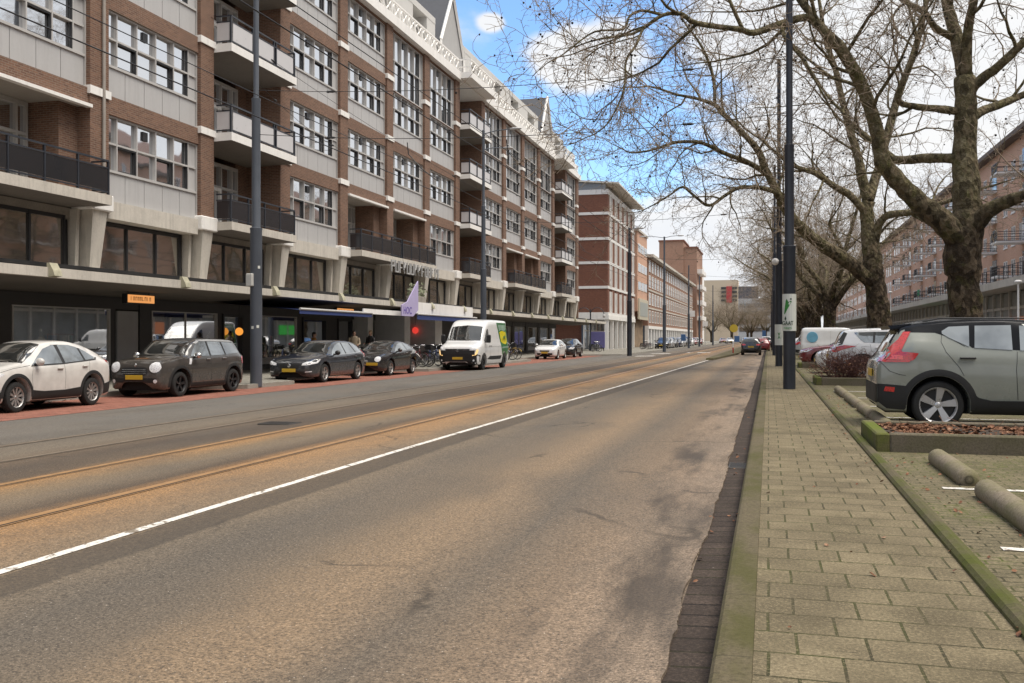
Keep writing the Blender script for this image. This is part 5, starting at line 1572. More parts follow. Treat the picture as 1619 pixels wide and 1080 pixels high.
c.both('sill_cladding', [(1.31,.22),(1.31,.46),(1.7,.42),(2.4,.42),(3.0,.46),(3.0,.22)], M['clad'])
c.both('rear_cladding', [(3.86,.25),(3.90,.50),(4.2,.55),(4.2,.3)], M['clad'])
c.both('front_cladding', [(.10,.27),(.08,.42),(.36,.5),(.40,.27)], M['clad'])
c.archtrim(.085)
c.seams([[(1.36,.96),(1.30,.75),(1.34,.44)], [(2.40,1.0),(2.42,.7),(2.40,.43)], [(3.32,1.06),(3.28,.8),(3.1,.66)], [(1.30,.985),(.75,.93),(.4,.86)]])
c.handle(2.24, .90, c.paint); c.handle(3.12, .93, c.paint); c.mirror(1.46, 1.06, c.paint)
c.wheels((10,.13,.25), M['alloy']); c.place(-16.08, 17.70, -.1, R(-90)); c.root.scale = (.90, .96, 1.0); CAR_CROSS = c

# ---------------------------------------------------------------- brown-grey compact with round lamps
c = Car(name='parked_car', cat='car', L=4.10, W=1.79, wb=2.595, fo=.78, wr=.335, paint=m_paint('dark_taupe_paint', (.055,.050,.046), .1, .2, .3),
        top=[(0,.66),(.02,.78),(.07,.90),(.20,.985),(.7,1.055),(1.08,1.09),(1.36,1.30),(1.62,1.47),(1.85,1.535),(2.3,1.56),(3.0,1.553),(3.55,1.515),(3.78,1.44),(3.93,1.20),(4.0,1.06),(4.06,.95),(4.10,.70)],
        belt=[(0,.9),(1.0,1.03),(2.5,1.05),(3.6,1.09),(4.1,1.05)], roofw=.74, hoodw=.84, plan=[(0,.62),(.03,.74),(.10,.86),(.25,.94),(.55,.985),(1.0,1.),(2.9,1.),(3.6,.975),(3.9,.93),(4.04,.86),(4.085,.78),(4.10,.70)])
c.start('dark taupe compact with round headlights and black roof left of the thick grey pole', GRP_L)
c.both('front_window', [(1.30,1.075),(1.66,1.40),(1.82,1.465),(2.12,1.475),(2.16,1.075)], M['car_side'])
c.both('rear_window_side', [(2.24,1.08),(2.21,1.475),(2.85,1.465),(2.93,1.095)], M['car_side'])
c.both('quarter_window', [(3.0,1.10),(2.93,1.46),(3.5,1.43),(3.72,1.14),(3.4,1.12)], M['car_side'])
c.both('pillar', [(2.08,1.075),(2.06,1.475),(2.28,1.475),(2.30,1.08)], M['car_trim'], off=.003); c.both('pillar', [(2.86,1.09),(2.80,1.465),(3.0,1.455),(3.06,1.10)], M['car_trim'], off=.003)
c.both('roof_edge', [(1.60,1.43),(1.82,1.512),(2.3,1.53),(3.4,1.50),(3.62,1.46),(3.60,1.445),(3.4,1.452),(2.3,1.482),(1.84,1.474),(1.68,1.41)], M['alloy'], off=.012, grid=.05)
c.decal('roof_panel', 't', [(1.72,-.55),(3.70,-.55),(3.72,0),(3.70,.55),(1.72,.55),(1.66,0)], M['car_trim'], off=.004, grid=.12)
c.decal('windscreen', 't', [(1.10,-.72),(1.62,-.60),(1.66,0),(1.62,.60),(1.10,.72),(1.06,.35),(1.05,0),(1.06,-.35)], M['car_glass'])
for sg in (1, -1):
    y0, z0 = sg*.60, .80
    c.decal('headlight', 'f', [(y0+.155*math.cos(a*PI/8)*1.0, z0+.135*math.sin(a*PI/8)) for a in range(16)], M['head_lamp'], grid=.05, off=.012)
    c.decal('fog_lamp', 'f', [(sg*.62+.05*math.cos(a*PI/5), .44+.05*math.sin(a*PI/5)) for a in range(10)], M['head_lamp'], grid=.04, off=.01)
c.decal('grille', 'f', [(-.40,.66),(-.32,.60),(.32,.60),(.40,.66),(.36,.78),(.26,.80),(-.26,.80),(-.36,.78)], M['car_trim'], grid=.05)
m = MB()
for z in (.64, .69, .74): m.box(-.006, .006, -.36, .36, z-.008, z+.008)
h = c.cast('f', 0, .69); m.build('grille_bar', M['chrome'], c.root, False, (h[0].x+.012, 0, 0))
c.decal('bumper_grille', 'f', [(-.62,.40),(.62,.40),(.66,.52),(-.66,.52)], M['car_trim'], grid=.06)
c.plate('f', .54, M['plate_y']); c.emblem('f', .86, .045)
c.both('taillight', [(3.86,.82),(3.84,1.02),(3.98,1.03),(4.02,.82)], M['red_lamp'], grid=.05)
c.archtrim(.08, M['clad']); c.both('sill_cladding', [(1.24,.22),(1.24,.36),(2.94,.36),(2.94,.22)], M['clad'])
c.both('side_scuttle', [(1.12,.86),(1.18,1.02),(1.30,1.02),(1.22,.86)], M['head_lamp'], grid=.05)
c.seams([[(1.32,1.06),(1.25,.8),(1.27,.4)], [(2.20,1.07),(2.22,.7),(2.18,.38)], [(2.96,1.09),(3.02,.9),(2.94,.68)]])
c.handle(2.04, .985, M['chrome']); c.handle(2.84, 1.0, M['chrome']); c.mirror(1.40, 1.10, M['chrome'])
m = MB(); m.tube([(0,0,0), (-.26,0,.24)], .006, 5); m.build('aerial', M['car_trim'], c.root, False, (c.L/2-3.3, 0, 1.56))
c.wheels((5,.16,.3), M['alloy_dk']); c.place(-16.05, 23.47, -.1, R(-90))

# ---------------------------------------------------------------- dark grey estate
c = Car(name='parked_car', cat='car', L=4.635, W=1.865, wb=2.776, fo=.95, wr=.33, paint=m_paint('dark_grey_paint', (.030,.034,.042), .1, .2, .3),
        top=[(0,.58),(.03,.68),(.10,.76),(.4,.86),(1.1,.965),(1.36,1.0),(1.8,1.23),(2.15,1.405),(2.5,1.472),(2.9,1.484),(3.5,1.455),(4.0,1.385),(4.2,1.31),(4.42,1.07),(4.52,.98),(4.6,.88),(4.635,.66)],
        belt=[(0,.74),(1.2,.93),(2.8,.97),(4.0,1.03),(4.635,.98)], roofw=.66)
c.start('dark grey estate car parked right of the thick grey pole', GRP_L)
c.both('front_window', [(1.60,.98),(1.78,1.08),(2.14,1.29),(2.4,1.375),(2.62,1.39),(2.66,.99)], M['car_side'])
c.both('rear_window_side', [(2.74,.995),(2.70,1.395),(3.30,1.375),(3.50,1.02)], M['car_side'])
c.both('quarter_window', [(3.58,1.03),(3.40,1.37),(3.9,1.315),(4.18,1.14),(4.0,1.06)], M['car_side'])
c.both('pillar', [(2.58,.985),(2.54,1.385),(2.78,1.39),(2.80,.995)], M['car_trim'], off=.003); c.both('pillar', [(3.44,1.02),(3.26,1.37),(3.46,1.365),(3.64,1.03)], M['car_trim'], off=.003)
c.both('window_trim', [(1.54,.955),(1.60,.98),(2.66,.99),(3.5,1.02),(4.0,1.06),(4.2,1.14),(4.26,1.14),(4.05,1.035),(3.5,1.0),(2.66,.97)], M['chrome'], off=.004)
c.decal('windscreen', 't', [(1.40,-.74),(2.10,-.58),(2.14,0),(2.10,.58),(1.40,.74),(1.33,.35),(1.31,0),(1.33,-.35)], M['car_glass'])
for sg in (1, -1):
    c.decal('headlight', 'f', [(sg*.48,.62),(sg*.50,.70),(sg*.66,.745),(sg*.80,.76),(sg*.84,.70),(sg*.76,.64)], M['head_lamp'], grid=.04)
    c.decal('fog_lamp', 'f', [(sg*.60,.38),(sg*.60,.41),(sg*.80,.43),(sg*.80,.40)], M['head_lamp'], grid=.04)
c.both('headlight_side', [(.14,.66),(.12,.74),(.42,.82),(.62,.83),(.40,.70)], M['head_lamp'], grid=.05)
c.decal('grille', 'f', [(-.36,.50),(.36,.50),(.42,.68),(-.42,.68)], M['car_trim'], grid=.06); c.decal('bumper_grille', 'f', [(-.60,.30),(.60,.30),(.62,.42),(-.62,.42)], M['car_trim'], grid=.06)
c.emblem('f', .61, .07); c.plate('f', .45, M['plate_y'])
c.both('taillight', [(4.20,1.0),(4.12,1.10),(4.30,1.14),(4.46,.96),(4.54,.80),(4.44,.80)], M['red_lamp'], grid=.05)
c.seams([[(1.60,.95),(1.48,.7),(1.52,.36)], [(2.70,.98),(2.72,.6),(2.68,.36)], [(3.60,1.02),(3.52,.82),(3.30,.62)]])
c.handle(2.52, .86, c.paint); c.handle(3.42, .89, c.paint); c.mirror(1.74, 1.04, M['car_trim'])
c.wheels((5,.24,.0), M['alloy']); c.place(-16.0, 31.95, -.1, R(-90)); CAR_EST = c

# ---------------------------------------------------------------- small black three-door hatch
c = Car(name='parked_car', cat='car', L=4.06, W=1.72, wb=2.51, fo=.84, wr=.32, paint=m_paint('black_paint_car', (.014,.014,.016), .1, .18, .3),
        top=[(0,.56),(.03,.66),(.10,.77),(.35,.89),(.9,.985),(1.16,1.02),(1.6,1.25),(1.95,1.39),(2.25,1.44),(2.6,1.435),(3.1,1.38),(3.55,1.27),(3.8,1.10),(3.93,.95),(4.02,.84),(4.06,.64)],
        belt=[(0,.74),(1.1,.95),(2.4,1.0),(3.4,1.08),(4.06,1.0)], roofw=.66)
c.start('small black three door hatch parked before the row of bicycles', GRP_L)
c.both('front_window', [(1.42,1.0),(1.62,1.11),(1.95,1.29),(2.2,1.345),(2.52,1.34),(2.66,1.04)], M['car_side'])
c.both('quarter_window', [(2.74,1.05),(2.60,1.335),(2.95,1.30),(3.28,1.16),(3.1,1.09)], M['car_side'])
c.decal('windscreen', 't', [(1.20,-.68),(1.90,-.54),(1.94,0),(1.90,.54),(1.20,.68),(1.13,.3),(1.12,0),(1.13,-.3)], M['car_glass'])
for sg in (1, -1):
    c.decal('headlight', 'f', [(sg*.56+.13*math.cos(a*PI/7), .70+.105*math.sin(a*PI/7)) for a in range(14)], M['head_lamp'], grid=.05, off=.01)
c.decal('grille', 'f', [(0,.34),(.16,.60),(.13,.66),(-.13,.66),(-.16,.60)], M['chrome'], grid=.05); c.decal('bumper_grille', 'f', [(-.58,.32),(-.2,.32),(-.22,.46),(-.6,.46)], M['car_trim'], grid=.06)
c.decal('bumper_grille', 'f', [(.58,.32),(.2,.32),(.22,.46),(.6,.46)], M['car_trim'], grid=.06)
c.plate('f', .50, M['plate_y'], .5, .34)
c.both('taillight', [(3.72,.86),(3.70,.98),(3.82,1.0),(3.88,.88)], M['red_lamp'], grid=.05)
c.seams([[(1.44,.98),(1.30,.75),(1.33,.36)], [(2.72,1.04),(2.70,.7),(2.60,.36)]])
c.handle(2.52, .93, M['chrome']); c.mirror(1.56, 1.06, c.paint)
c.wheels((5,.2,.0), M['alloy']); c.place(-15.98, 37.95, -.1, R(-90)); CAR_HATCH = c

# ---------------------------------------------------------------- white delivery van
c = Car(name='delivery_van', cat='van', L=5.68, W=2.08, wb=3.70, fo=1.0, wr=.345, paint=m_paint('van_white_paint', (.74,.74,.74), .04, .3, .2), z0=.26,
        top=[(0,.85),(.02,1.02),(.08,1.14),(.30,1.25),(.75,1.36),(.92,1.42),(1.3,1.80),(1.66,2.14),(1.85,2.27),(2.1,2.40),(2.5,2.47),(3.2,2.49),(5.3,2.48),(5.52,2.42),(5.62,2.2),(5.66,1.8),(5.68,1.2)],
        belt=[(0,1.05),(.8,1.25),(1.2,1.32),(2.2,1.34),(5.0,1.36),(5.68,1.3)], roofw=.80, hoodw=.84, endz=(.40,.42),
        plan=[(0,.66),(.03,.78),(.10,.88),(.25,.95),(.55,.99),(1.0,1.),(5.0,1.),(5.45,.985),(5.58,.96),(5.65,.92),(5.68,.88)])
c.start('white delivery van with green and yellow rear panels standing beside the bicycles', None)
c.both('front_window', [(1.22,1.40),(1.36,1.52),(1.78,1.95),(1.96,2.02),(2.02,1.98),(2.02,1.40)], M['car_side'])
c.decal('windscreen', 't', [(.97,-.86),(1.64,-.78),(1.70,0),(1.64,.78),(.97,.86),(.92,.4),(.90,0),(.92,-.4)], M['car_glass'])
c.decal('bumper', 'f', [(-1.0,.28),(1.0,.28),(1.02,.72),(.9,.80),(-.9,.80),(-1.02,.72)], M['clad'], grid=.09, off=.012)
c.decal('grille', 'f', [(-.84,.78),(.84,.78),(.86,.98),(.6,1.03),(-.6,1.03),(-.86,.98)], M['car_trim'], grid=.07, off=.014)
m = MB(); m.box(-.006,.006,-.5,.5,-.012,.012); h = c.cast('f', 0, 1.0); m.build('grille_bar', M['chrome'], c.root, False, (h[0].x+.02, 0, .985))
for sg in (1, -1):
    c.decal('headlight', 'f', [(sg*.60,.96),(sg*.62,1.02),(sg*.92,1.02),(sg*.90,.96)], M['head_lamp'], grid=.05, off=.02)
    c.decal('running_light', 'f', [(sg*.84,.74),(sg*.90,.90),(sg*.92,1.0),(sg*.97,1.0),(sg*.96,.86),(sg*.90,.74),(sg*.74,.70),(sg*.74,.74)], M['drl'], grid=.05, off=.022)
    c.decal('fog_lamp', 'f', [(sg*.80+.045*math.cos(a*PI/5), .48+.045*math.sin(a*PI/5)) for a in range(10)], M['head_lamp'], grid=.04, off=.02)
c.plate('f', .58, M['plate_y']); 
h = c.cast('f', 0, .93); m = MB(); m.prism([(0,-.085),(.06,0),(0,.085),(-.06,0)], 0, 0, .02); m.build('badge', M['chrome'], c.root, False, (h[0].x+.016, 0, .93))
c.both('side_cladding', [(1.50,.52),(2.3,.48),(3.9,.48),(4.1,.58),(4.1,.66),(2.0,.66)], M['clad'])
c.archtrim(.05, M['clad'])
GRN = m_paint('green_van_wrap', (.02,.17,.05), .2, .35, .1); GRN2 = m_paint('pale_green_van_wrap', (.30,.45,.36), .3, .35, .1); YEL = m_paint('yellow_van_wrap', (.72,.60,.01), .1, .35, .05)
c.both('wrap_panel', [(3.62,2.34),(5.36,2.34),(5.54,1.6),(5.54,.85),(4.9,.5),(4.75,.62),(4.25,.70)], GRN, off=.005, grid=.1)
c.both('wrap_cloud', [(3.86,2.24),(5.14,2.24),(5.28,2.02),(4.9,1.9),(4.4,1.98),(3.98,1.92)], GRN2, off=.008, grid=.1)
c.both('wrap_sign', [(4.0,1.86),(4.5,1.93),(5.2,1.86),(5.30,1.36),(4.9,1.22),(4.4,1.28),(4.12,1.38)], YEL, off=.010, grid=.1)
c.both('wrap_stripe', [(4.2,1.10),(5.5,1.14),(5.5,1.06),(4.22,1.02)], GRN2, off=.008, grid=.1)
lettering('lettering', 'wij', .34, GRN, c.root, (c.L/2-4.65, c.hw+.004, 1.60), (R(90), 0, R(180)), .004, True)
lettering('lettering', 'PICNIC', .20, M['white'], c.root, (c.L/2-4.85, c.hw+.004, .88), (R(90), 0, R(180)), .004, True) if False else None
c.seams([[(1.12,1.30),(1.18,.9),(1.42,.62)], [(2.08,2.1),(2.08,.66)], [(3.5,2.2),(3.5,.66)], [(2.15,1.12),(4.1,1.14)]])
for q in (1.95, 2.22): c.handle(q, 1.16, M['car_trim'], .13)
for sg in (1, -1):
    m = MB(); m.cbox(-.07,.07,-.11,.11,-.2,.2,.04); m.build('mirror', M['car_trim'], c.root, False, (c.L/2-1.32, sg*(c.hw+.13), 1.52))
    m = MB(); m.tube([(0,-sg*.2,-.08), (0,0,-.1)], .035, 6); m.build('mirror_arm', M['car_trim'], c.root, False, (c.L/2-1.32, sg*(c.hw+.1), 1.45))
c.wheels((8,.16,0), M['alloy_dk'], .22, .6); c.place(-14.42, 44.3+1.84, -.09, R(-90)); CAR_VAN = c

# ---------------------------------------------------------------- white small hatch and dark car further on
c = Car(name='parked_car', cat='car', L=4.0, W=1.74, wb=2.54, fo=.82, wr=.31, paint=m_paint('bright_white_paint', (.70,.70,.70), .05, .25, .2),
        top=[(0,.56),(.03,.68),(.10,.78),(.35,.90),(.85,.99),(1.08,1.03),(1.5,1.26),(1.85,1.40),(2.15,1.45),(2.6,1.455),(3.2,1.41),(3.6,1.33),(3.8,1.12),(3.9,.96),(3.97,.84),(4.0,.64)],
        belt=[(0,.74),(1.1,.95),(2.4,.99),(3.4,1.04),(4.0,1.0)], roofw=.66)
def std_decals(c, three=False):
    c.both('front_window', [(1.36,.995),(1.56,1.10),(1.88,1.29),(2.1,1.355),(2.30,1.36),(2.34,1.01)], M['car_side'])
    c.both('rear_window_side', [(2.42,1.015),(2.38,1.36),(2.8,1.35),(3.12,1.30),(3.24,1.06)], M['car_side'])
    c.decal('windscreen', 't', [(1.12,-.68),(1.80,-.55),(1.84,0),(1.80,.55),(1.12,.68),(1.06,.3),(1.05,0),(1.06,-.3)], M['car_glass'])
    c.decal('rear_window', 't', [(3.62,-.52),(3.80,-.58),(3.82,0),(3.80,.58),(3.62,.52),(3.6,0)], M['car_glass'])
    for sg in (1, -1):
        c.decal('headlight', 'f', [(sg*.42,.66),(sg*.46,.72),(sg*.78,.80),(sg*.80,.70),(sg*.66,.64)], M['head_lamp'], grid=.05)
        c.decal('taillight', 'b', [(sg*.46,.80),(sg*.46,.90),(sg*.74,.94),(sg*.74,.80)], M['red_lamp'], grid=.06)
    c.both('taillight_side', [(3.74,.80),(3.68,.96),(3.84,.97),(3.90,.82)], M['red_lamp'], grid=.06)
    c.decal('grille', 'f', [(-.34,.56),(.34,.56),(.38,.66),(-.38,.66)], M['car_trim'], grid=.06); c.decal('bumper_grille', 'f', [(-.55,.32),(.55,.32),(.58,.46),(-.58,.46)], M['car_trim'], grid=.07)
    c.decal('rear_bumper', 'b', [(-.62,.34),(.62,.34),(.64,.50),(-.64,.50)], M['clad'], grid=.08)
    c.plate('f', .49, M['plate_y'], .5); c.plate('b', .68, M['plate_y'], .5)
    c.seams([[(1.40,.98),(1.28,.7),(1.31,.36)], [(2.38,1.0),(2.40,.7),(2.36,.36)], [(3.26,1.05),(3.2,.85),(3.0,.62)]])
    c.handle(2.2, .90, c.paint); c.handle(3.1, .93, c.paint); c.mirror(1.50, 1.06, c.paint)
    c.wheels((5,.22,0), M['alloy'])
c.start('small white hatchback parked beyond the van in the red strip', GRP_L); std_decals(c); c.place(-15.72, 69.2, -.1, R(-90)); CAR_W = c
def drop_parts(o, names):
    for ch in list(bpy.data.objects):
        if ch.parent == o and ch.name.split('.')[0] in names: bpy.data.objects.remove(ch)
def recolour(src, paint, label, loc, rz, group=None, scale=None):
    o = copy_tree(src.root); o['label'] = label; o.location = loc; o.rotation_euler = (0, 0, rz)
    if 'group' in o.keys() and group != o['group']: del o['group']
    if group: o['group'] = group
    o.scale = scale or (1, 1, 1)
    for ch in bpy.data.objects:
        if ch.parent == o and ch.type == 'MESH':
            for i, sl in enumerate(ch.material_slots):
                if sl.material == src.paint: sl.link = 'OBJECT'; sl.material = paint
    return o
P_BLK = m_paint('glossy_black_paint', (.013,.014,.017), .1, .2, .3); P_SIL = m_paint('silver_paint', (.38,.39,.40), .1, .28, .3); P_RED = m_paint('dark_red_paint', (.20,.016,.02), .15, .25, .3)
P_GRY = m_paint('mid_grey_paint', (.13,.135,.145), .1, .25, .3); P_BLU = m_paint('navy_paint', (.02,.03,.075), .1, .25, .3); P_WHT = CAR_W.paint
recolour(CAR_CROSS, P_BLK, 'black car parked close behind the small white hatchback', (-15.85, 76.4, -.1), R(-90), GRP_L)

# ---------------------------------------------------------------- sage green SUV with black roof, right foreground
c = Car(name='parked_car', cat='car', L=4.425, W=1.863, wb=2.702, fo=.865, wr=.36, arch=.075, paint=m_paint('sage_grey_green_paint', (.225,.24,.21), .08, .24, .2), z0=.24,
        top=[(0,.66),(.03,.82),(.10,.95),(.35,1.02),(.9,1.085),(1.2,1.12),(1.6,1.37),(1.95,1.555),(2.3,1.625),(2.8,1.652),(3.4,1.635),(3.85,1.585),(4.06,1.535),(4.10,1.47),(4.22,1.25),(4.30,1.10),(4.34,1.06),(4.40,1.0),(4.42,.86),(4.425,.74)],
        belt=[(0,.92),(1.1,1.07),(2.4,1.12),(3.3,1.17),(3.9,1.26),(4.2,1.15),(4.425,1.05)], roofw=.70, hoodw=.86, endz=(.42,.36),
        plan=[(0,.58),(.03,.72),(.10,.85),(.25,.94),(.55,.985),(1.0,1.),(3.3,1.),(3.8,.99),(4.1,.965),(4.28,.935),(4.37,.90),(4.41,.85),(4.425,.78)])
PIANO = (lambda t: t.pbr((.009,.010,.013), .25, 0, None, .12, 0.))(NT('black_roof_paint'))
c.roofmat = PIANO; c.roofline = [(0,3),(1.5,3),(1.56,1.40),(2.0,1.56),(2.3,1.565),(3.3,1.55),(3.6,1.50),(4.0,1.452),(4.13,1.44),(4.15,3),(4.425,3)]
c.start('sage green SUV with black roof parked by the leaf filled planter', 'cars parked across the bays on the right')
GB = M['car_trim']
c.both('roof_pillar', [(1.70,1.36),(1.98,1.52),(2.3,1.585),(2.8,1.60),(3.4,1.585),(3.85,1.535),(4.02,1.46),(3.95,1.445),(3.60,1.44),(3.20,1.30),(3.1,1.215),(2.9,1.205),(2.1,1.16),(1.62,1.12),(1.45,1.12)], PIANO, off=.004, grid=.08)
c.decal('roof_panel', 't', [(1.96,-.60),(3.9,-.60),(4.06,-.56),(4.07,0),(4.06,.56),(3.9,.60),(1.96,.60),(1.93,0)], PIANO, off=.005, grid=.12)
c.both('front_window', [(1.56,1.14),(1.80,1.30),(2.06,1.47),(2.28,1.535),(2.44,1.54),(2.46,1.175)], M['car_side'], off=.010)
c.both('rear_window_side', [(2.56,1.18),(2.55,1.548),(3.04,1.54),(3.07,1.21)], M['car_side'], off=.010)
c.both('quarter_window', [(3.14,1.225),(3.12,1.54),(3.40,1.525),(3.50,1.46),(3.50,1.42),(3.40,1.355)], M['car_side'], off=.010)
c.decal('windscreen', 't', [(1.24,-.76),(1.90,-.60),(1.94,0),(1.90,.60),(1.24,.76),(1.17,.35),(1.16,0),(1.17,-.35)], M['car_glass'])
c.decal('rear_window', 't', [(4.11,-.55),(4.27,-.62),(4.28,0),(4.27,.62),(4.11,.55),(4.10,0)], M['car_glass'])
c.both('taillight', [(3.93,1.45),(4.03,1.45),(4.10,1.34),(4.24,1.20),(4.33,1.145),(4.36,1.02),(4.30,.995),(3.98,1.0),(3.90,1.04),(3.84,1.13),(3.95,1.145),(4.06,1.15),(4.075,1.18),(4.02,1.28)], M['red_lamp'], off=.012, grid=.045)
for sg in (1, -1): c.decal('taillight', 'b', [(sg*.62,1.0),(sg*.62,1.10),(sg*.82,1.10),(sg*.84,1.0)], M['red_lamp'], off=.012, grid=.05)
c.both('lamp_inner', [(4.06,1.035),(4.05,1.095),(4.27,1.11),(4.28,1.045)], m_lamp('bright_red_lens', (.62,.06,.05)), off=.017, grid=.05)
c.both('rear_cladding', [(3.99,.28),(3.985,.64),(4.15,.655),(4.40,.67),(4.40,.40),(4.28,.30)], M['clad'], off=.010, grid=.06)
c.decal('rear_cladding', 'b', [(-.78,.38),(.78,.38),(.80,.66),(-.80,.66)], M['clad'], off=.010, grid=.09)

c.both('reflector', [(4.18,.55),(4.17,.62),(4.30,.63),(4.32,.56)], M['red_lamp'], off=.016, grid=.05)
c.both('sill_cladding', [(1.30,.25),(1.30,.56),(1.42,.47),(1.6,.44),(2.85,.44),(3.02,.48),(3.13,.57),(3.13,.25)], M['clad'], off=.010, grid=.07)
c.both('front_cladding', [(.06,.40),(.06,.62),(.40,.62),(.43,.3),(.2,.3)], M['clad'], off=.010, grid=.07)
c.archtrim(.10, M['clad'], .24)
for sg in (1, -1): c.decal('headlight', 'f', [(sg*.50,.82),(sg*.50,.92),(sg*.80,.96),(sg*.82,.84)], M['head_lamp'], grid=.05)
c.decal('grille', 'f', [(-.36,.66),(.36,.66),(.40,.90),(-.40,.90)], M['car_trim'], grid=.06); c.plate('f', .56, M['plate_y']); c.plate('b', .82, M['plate_y'])
c.seams([[(3.50,1.44),(3.52,1.30),(3.46,1.15),(3.28,.92),(3.22,.80)], [(2.50,1.16),(2.52,.9),(2.50,.46)], [(1.50,1.10),(1.36,.8),(1.40,.50)], [(3.50,1.43),(3.20,1.235)], [(4.36,.99),(4.24,.86),(4.10,.81),(4.02,.80)]])
c.handle(3.17, 1.065, M['car_trim'], .22); c.handle(2.24, 1.04, M['car_trim'], .22); c.mirror(1.70, 1.15, PIANO)
m = MB(); m.add([(0,-.60,.0),(.30,-.60,.02),(.30,.60,.02),(0,.60,0),(-.03,-.58,.06),(.30,-.6,.09),(.30,.6,.09),(-.03,.58,.06)], [(0,1,2,3),(7,6,5,4),(0,4,5,1),(1,5,6,2),(2,6,7,3),(3,7,4,0)])
m.build('roof_spoiler', PIANO, c.root, False, (c.L/2-4.20, 0, 1.49))
for sg in (1, -1):
    m = MB(); m.tube([(c.L/2-2.1, sg*.63, 1.60), (c.L/2-2.2, sg*.63, 1.655), (c.L/2-3.5, sg*.63, 1.66), (c.L/2-3.75, sg*.62, 1.61)], .014, 6); m.build('roof_rail', M['car_trim'], c.root)
# five-blade two-tone wheels
r = c.wr
c.wheels((5,.215,.35), m_plain('machined_alloy', (.55,.55,.56), .3, .6, var=.05), .235, .74)
c.place(2.44+(c.fo+c.wb-c.L/2), 15.25+.93, .115, 0.); CAR_SUV = c

# ---------------------------------------------------------------- white SUV behind the shrub bed
c = Car(name='parked_car', cat='car', L=4.57, W=1.845, wb=2.66, fo=.9, wr=.355, paint=m_paint('clean_white_paint', (.72,.72,.73), .04, .25, .15), z0=.24,
        top=[(0,.66),(.03,.82),(.10,.95),(.35,1.02),(.95,1.09),(1.25,1.13),(1.65,1.38),(2.0,1.57),(2.35,1.645),(2.9,1.67),(3.6,1.65),(4.05,1.60),(4.14,1.55),(4.30,1.22),(4.38,1.08),(4.48,1.0),(4.55,.88),(4.57,.72)],
        belt=[(0,.92),(1.1,1.08),(2.4,1.12),(3.4,1.17),(4.2,1.18),(4.57,1.05)], roofw=.70)
c.start('white SUV with red tail lamp behind the reddish bare shrub', 'cars parked across the bays on the right')
c.both('front_window', [(1.60,1.15),(1.84,1.31),(2.10,1.48),(2.32,1.545),(2.48,1.55),(2.50,1.18)], M['car_side'])
c.both('rear_window_side', [(2.58,1.185),(2.57,1.555),(3.15,1.55),(3.20,1.20)], M['car_side'])
c.both('quarter_window', [(3.26,1.205),(3.22,1.548),(3.80,1.53),(3.62,1.30),(3.52,1.22)], M['car_side'])
c.decal('windscreen', 't', [(1.28,-.76),(1.95,-.60),(1.99,0),(1.95,.60),(1.28,.76),(1.21,.35),(1.20,0),(1.21,-.35)], M['car_glass'])
c.both('pillar', [(2.44,1.18),(2.42,1.55),(2.62,1.555),(2.64,1.185)], M['car_trim'], off=.003); c.both('pillar', [(3.12,1.20),(3.08,1.55),(3.26,1.55),(3.32,1.205)], M['car_trim'], off=.003)
c.both('tailgate_glass', [(4.10,1.55),(4.0,1.50),(4.16,1.15),(4.30,1.12),(4.34,1.15)], M['car_trim'], off=.008, grid=.05)
c.decal('rear_window', 't', [(4.12,-.56),(4.32,-.62),(4.33,0),(4.32,.62),(4.12,.56),(4.11,0)], M['car_glass'])
c.both('taillight', [(3.72,1.10),(4.1,1.13),(4.42,1.06),(4.46,.92),(4.36,.90),(4.12,1.0)], M['red_lamp'], off=.012, grid=.05)
for sg in (1, -1): c.decal('taillight', 'b', [(sg*.55,.95),(sg*.55,1.06),(sg*.80,1.07),(sg*.82,.95)], M['red_lamp'], off=.012, grid=.05); c.decal('headlight', 'f', [(sg*.50,.82),(sg*.50,.92),(sg*.80,.96),(sg*.82,.84)], M['head_lamp'], grid=.05)
c.decal('rear_cladding', 'b', [(-.76,.38),(.76,.38),(.78,.62),(-.78,.62)], M['clad'], off=.010, grid=.09); c.both('rear_cladding', [(4.06,.30),(4.08,.55),(4.5,.6),(4.5,.42)], M['clad'], off=.01, grid=.07)
c.archtrim(.07, M['clad'], .24); c.plate('b', .78, M['plate_y'])
c.seams([[(3.34,1.18),(3.3,.95),(3.1,.75)], [(2.54,1.17),(2.54,.42)]]); c.handle(3.1, 1.05, c.paint); c.mirror(1.74, 1.16, c.paint); c.wheels((5,.2,0), M['alloy'])
c.place(1.85+4.57/2, 32.6, .115, 0.); CAR_WSUV = c
GR = 'cars parked across the bays on the right'
recolour(CAR_W, P_WHT, 'white hatchback with black bumper past the white SUV, nose out to the footway', (3.75, 38.9, .115), R(180), GR)
recolour(CAR_EST, P_RED, 'dark red car parked beyond the white hatchback beside the tall black pole', (3.75, 48.5, .115), R(180), GR)
o = recolour(CAR_VAN, P_WHT, 'plain white van with a round blue mark standing beyond the red parked car', (4.2, 62, .115), 0, GR, (.8, .88, .80))
drop_parts(o, ('wrap_panel', 'wrap_cloud', 'wrap_sign', 'wrap_stripe', 'lettering'))
for sg in (1, -1):
    m = MB(); m.lathe([(0,.012),(.40,.012),(.42,0)], 24, 'y', (0,0,0)); m.build('round_mark', m_plain('pale_blue_print', (.16,.42,.60), .5), o, False, (-2.0, sg*1.045, 1.75), (0, 0, 0 if sg > 0 else PI))
recolour(CAR_WSUV, P_SIL, 'silver SUV parked across a bay past the white van', (3.9, 66, .115), 0, GR)
recolour(CAR_W, P_BLU, 'navy hatchback parked across a bay under the third plane tree', (3.8, 73, .115), 0, GR)
recolour(CAR_CROSS, P_WHT, 'white crossover parked across a bay past the third plane tree', (3.8, 84, .115), 0, GR)

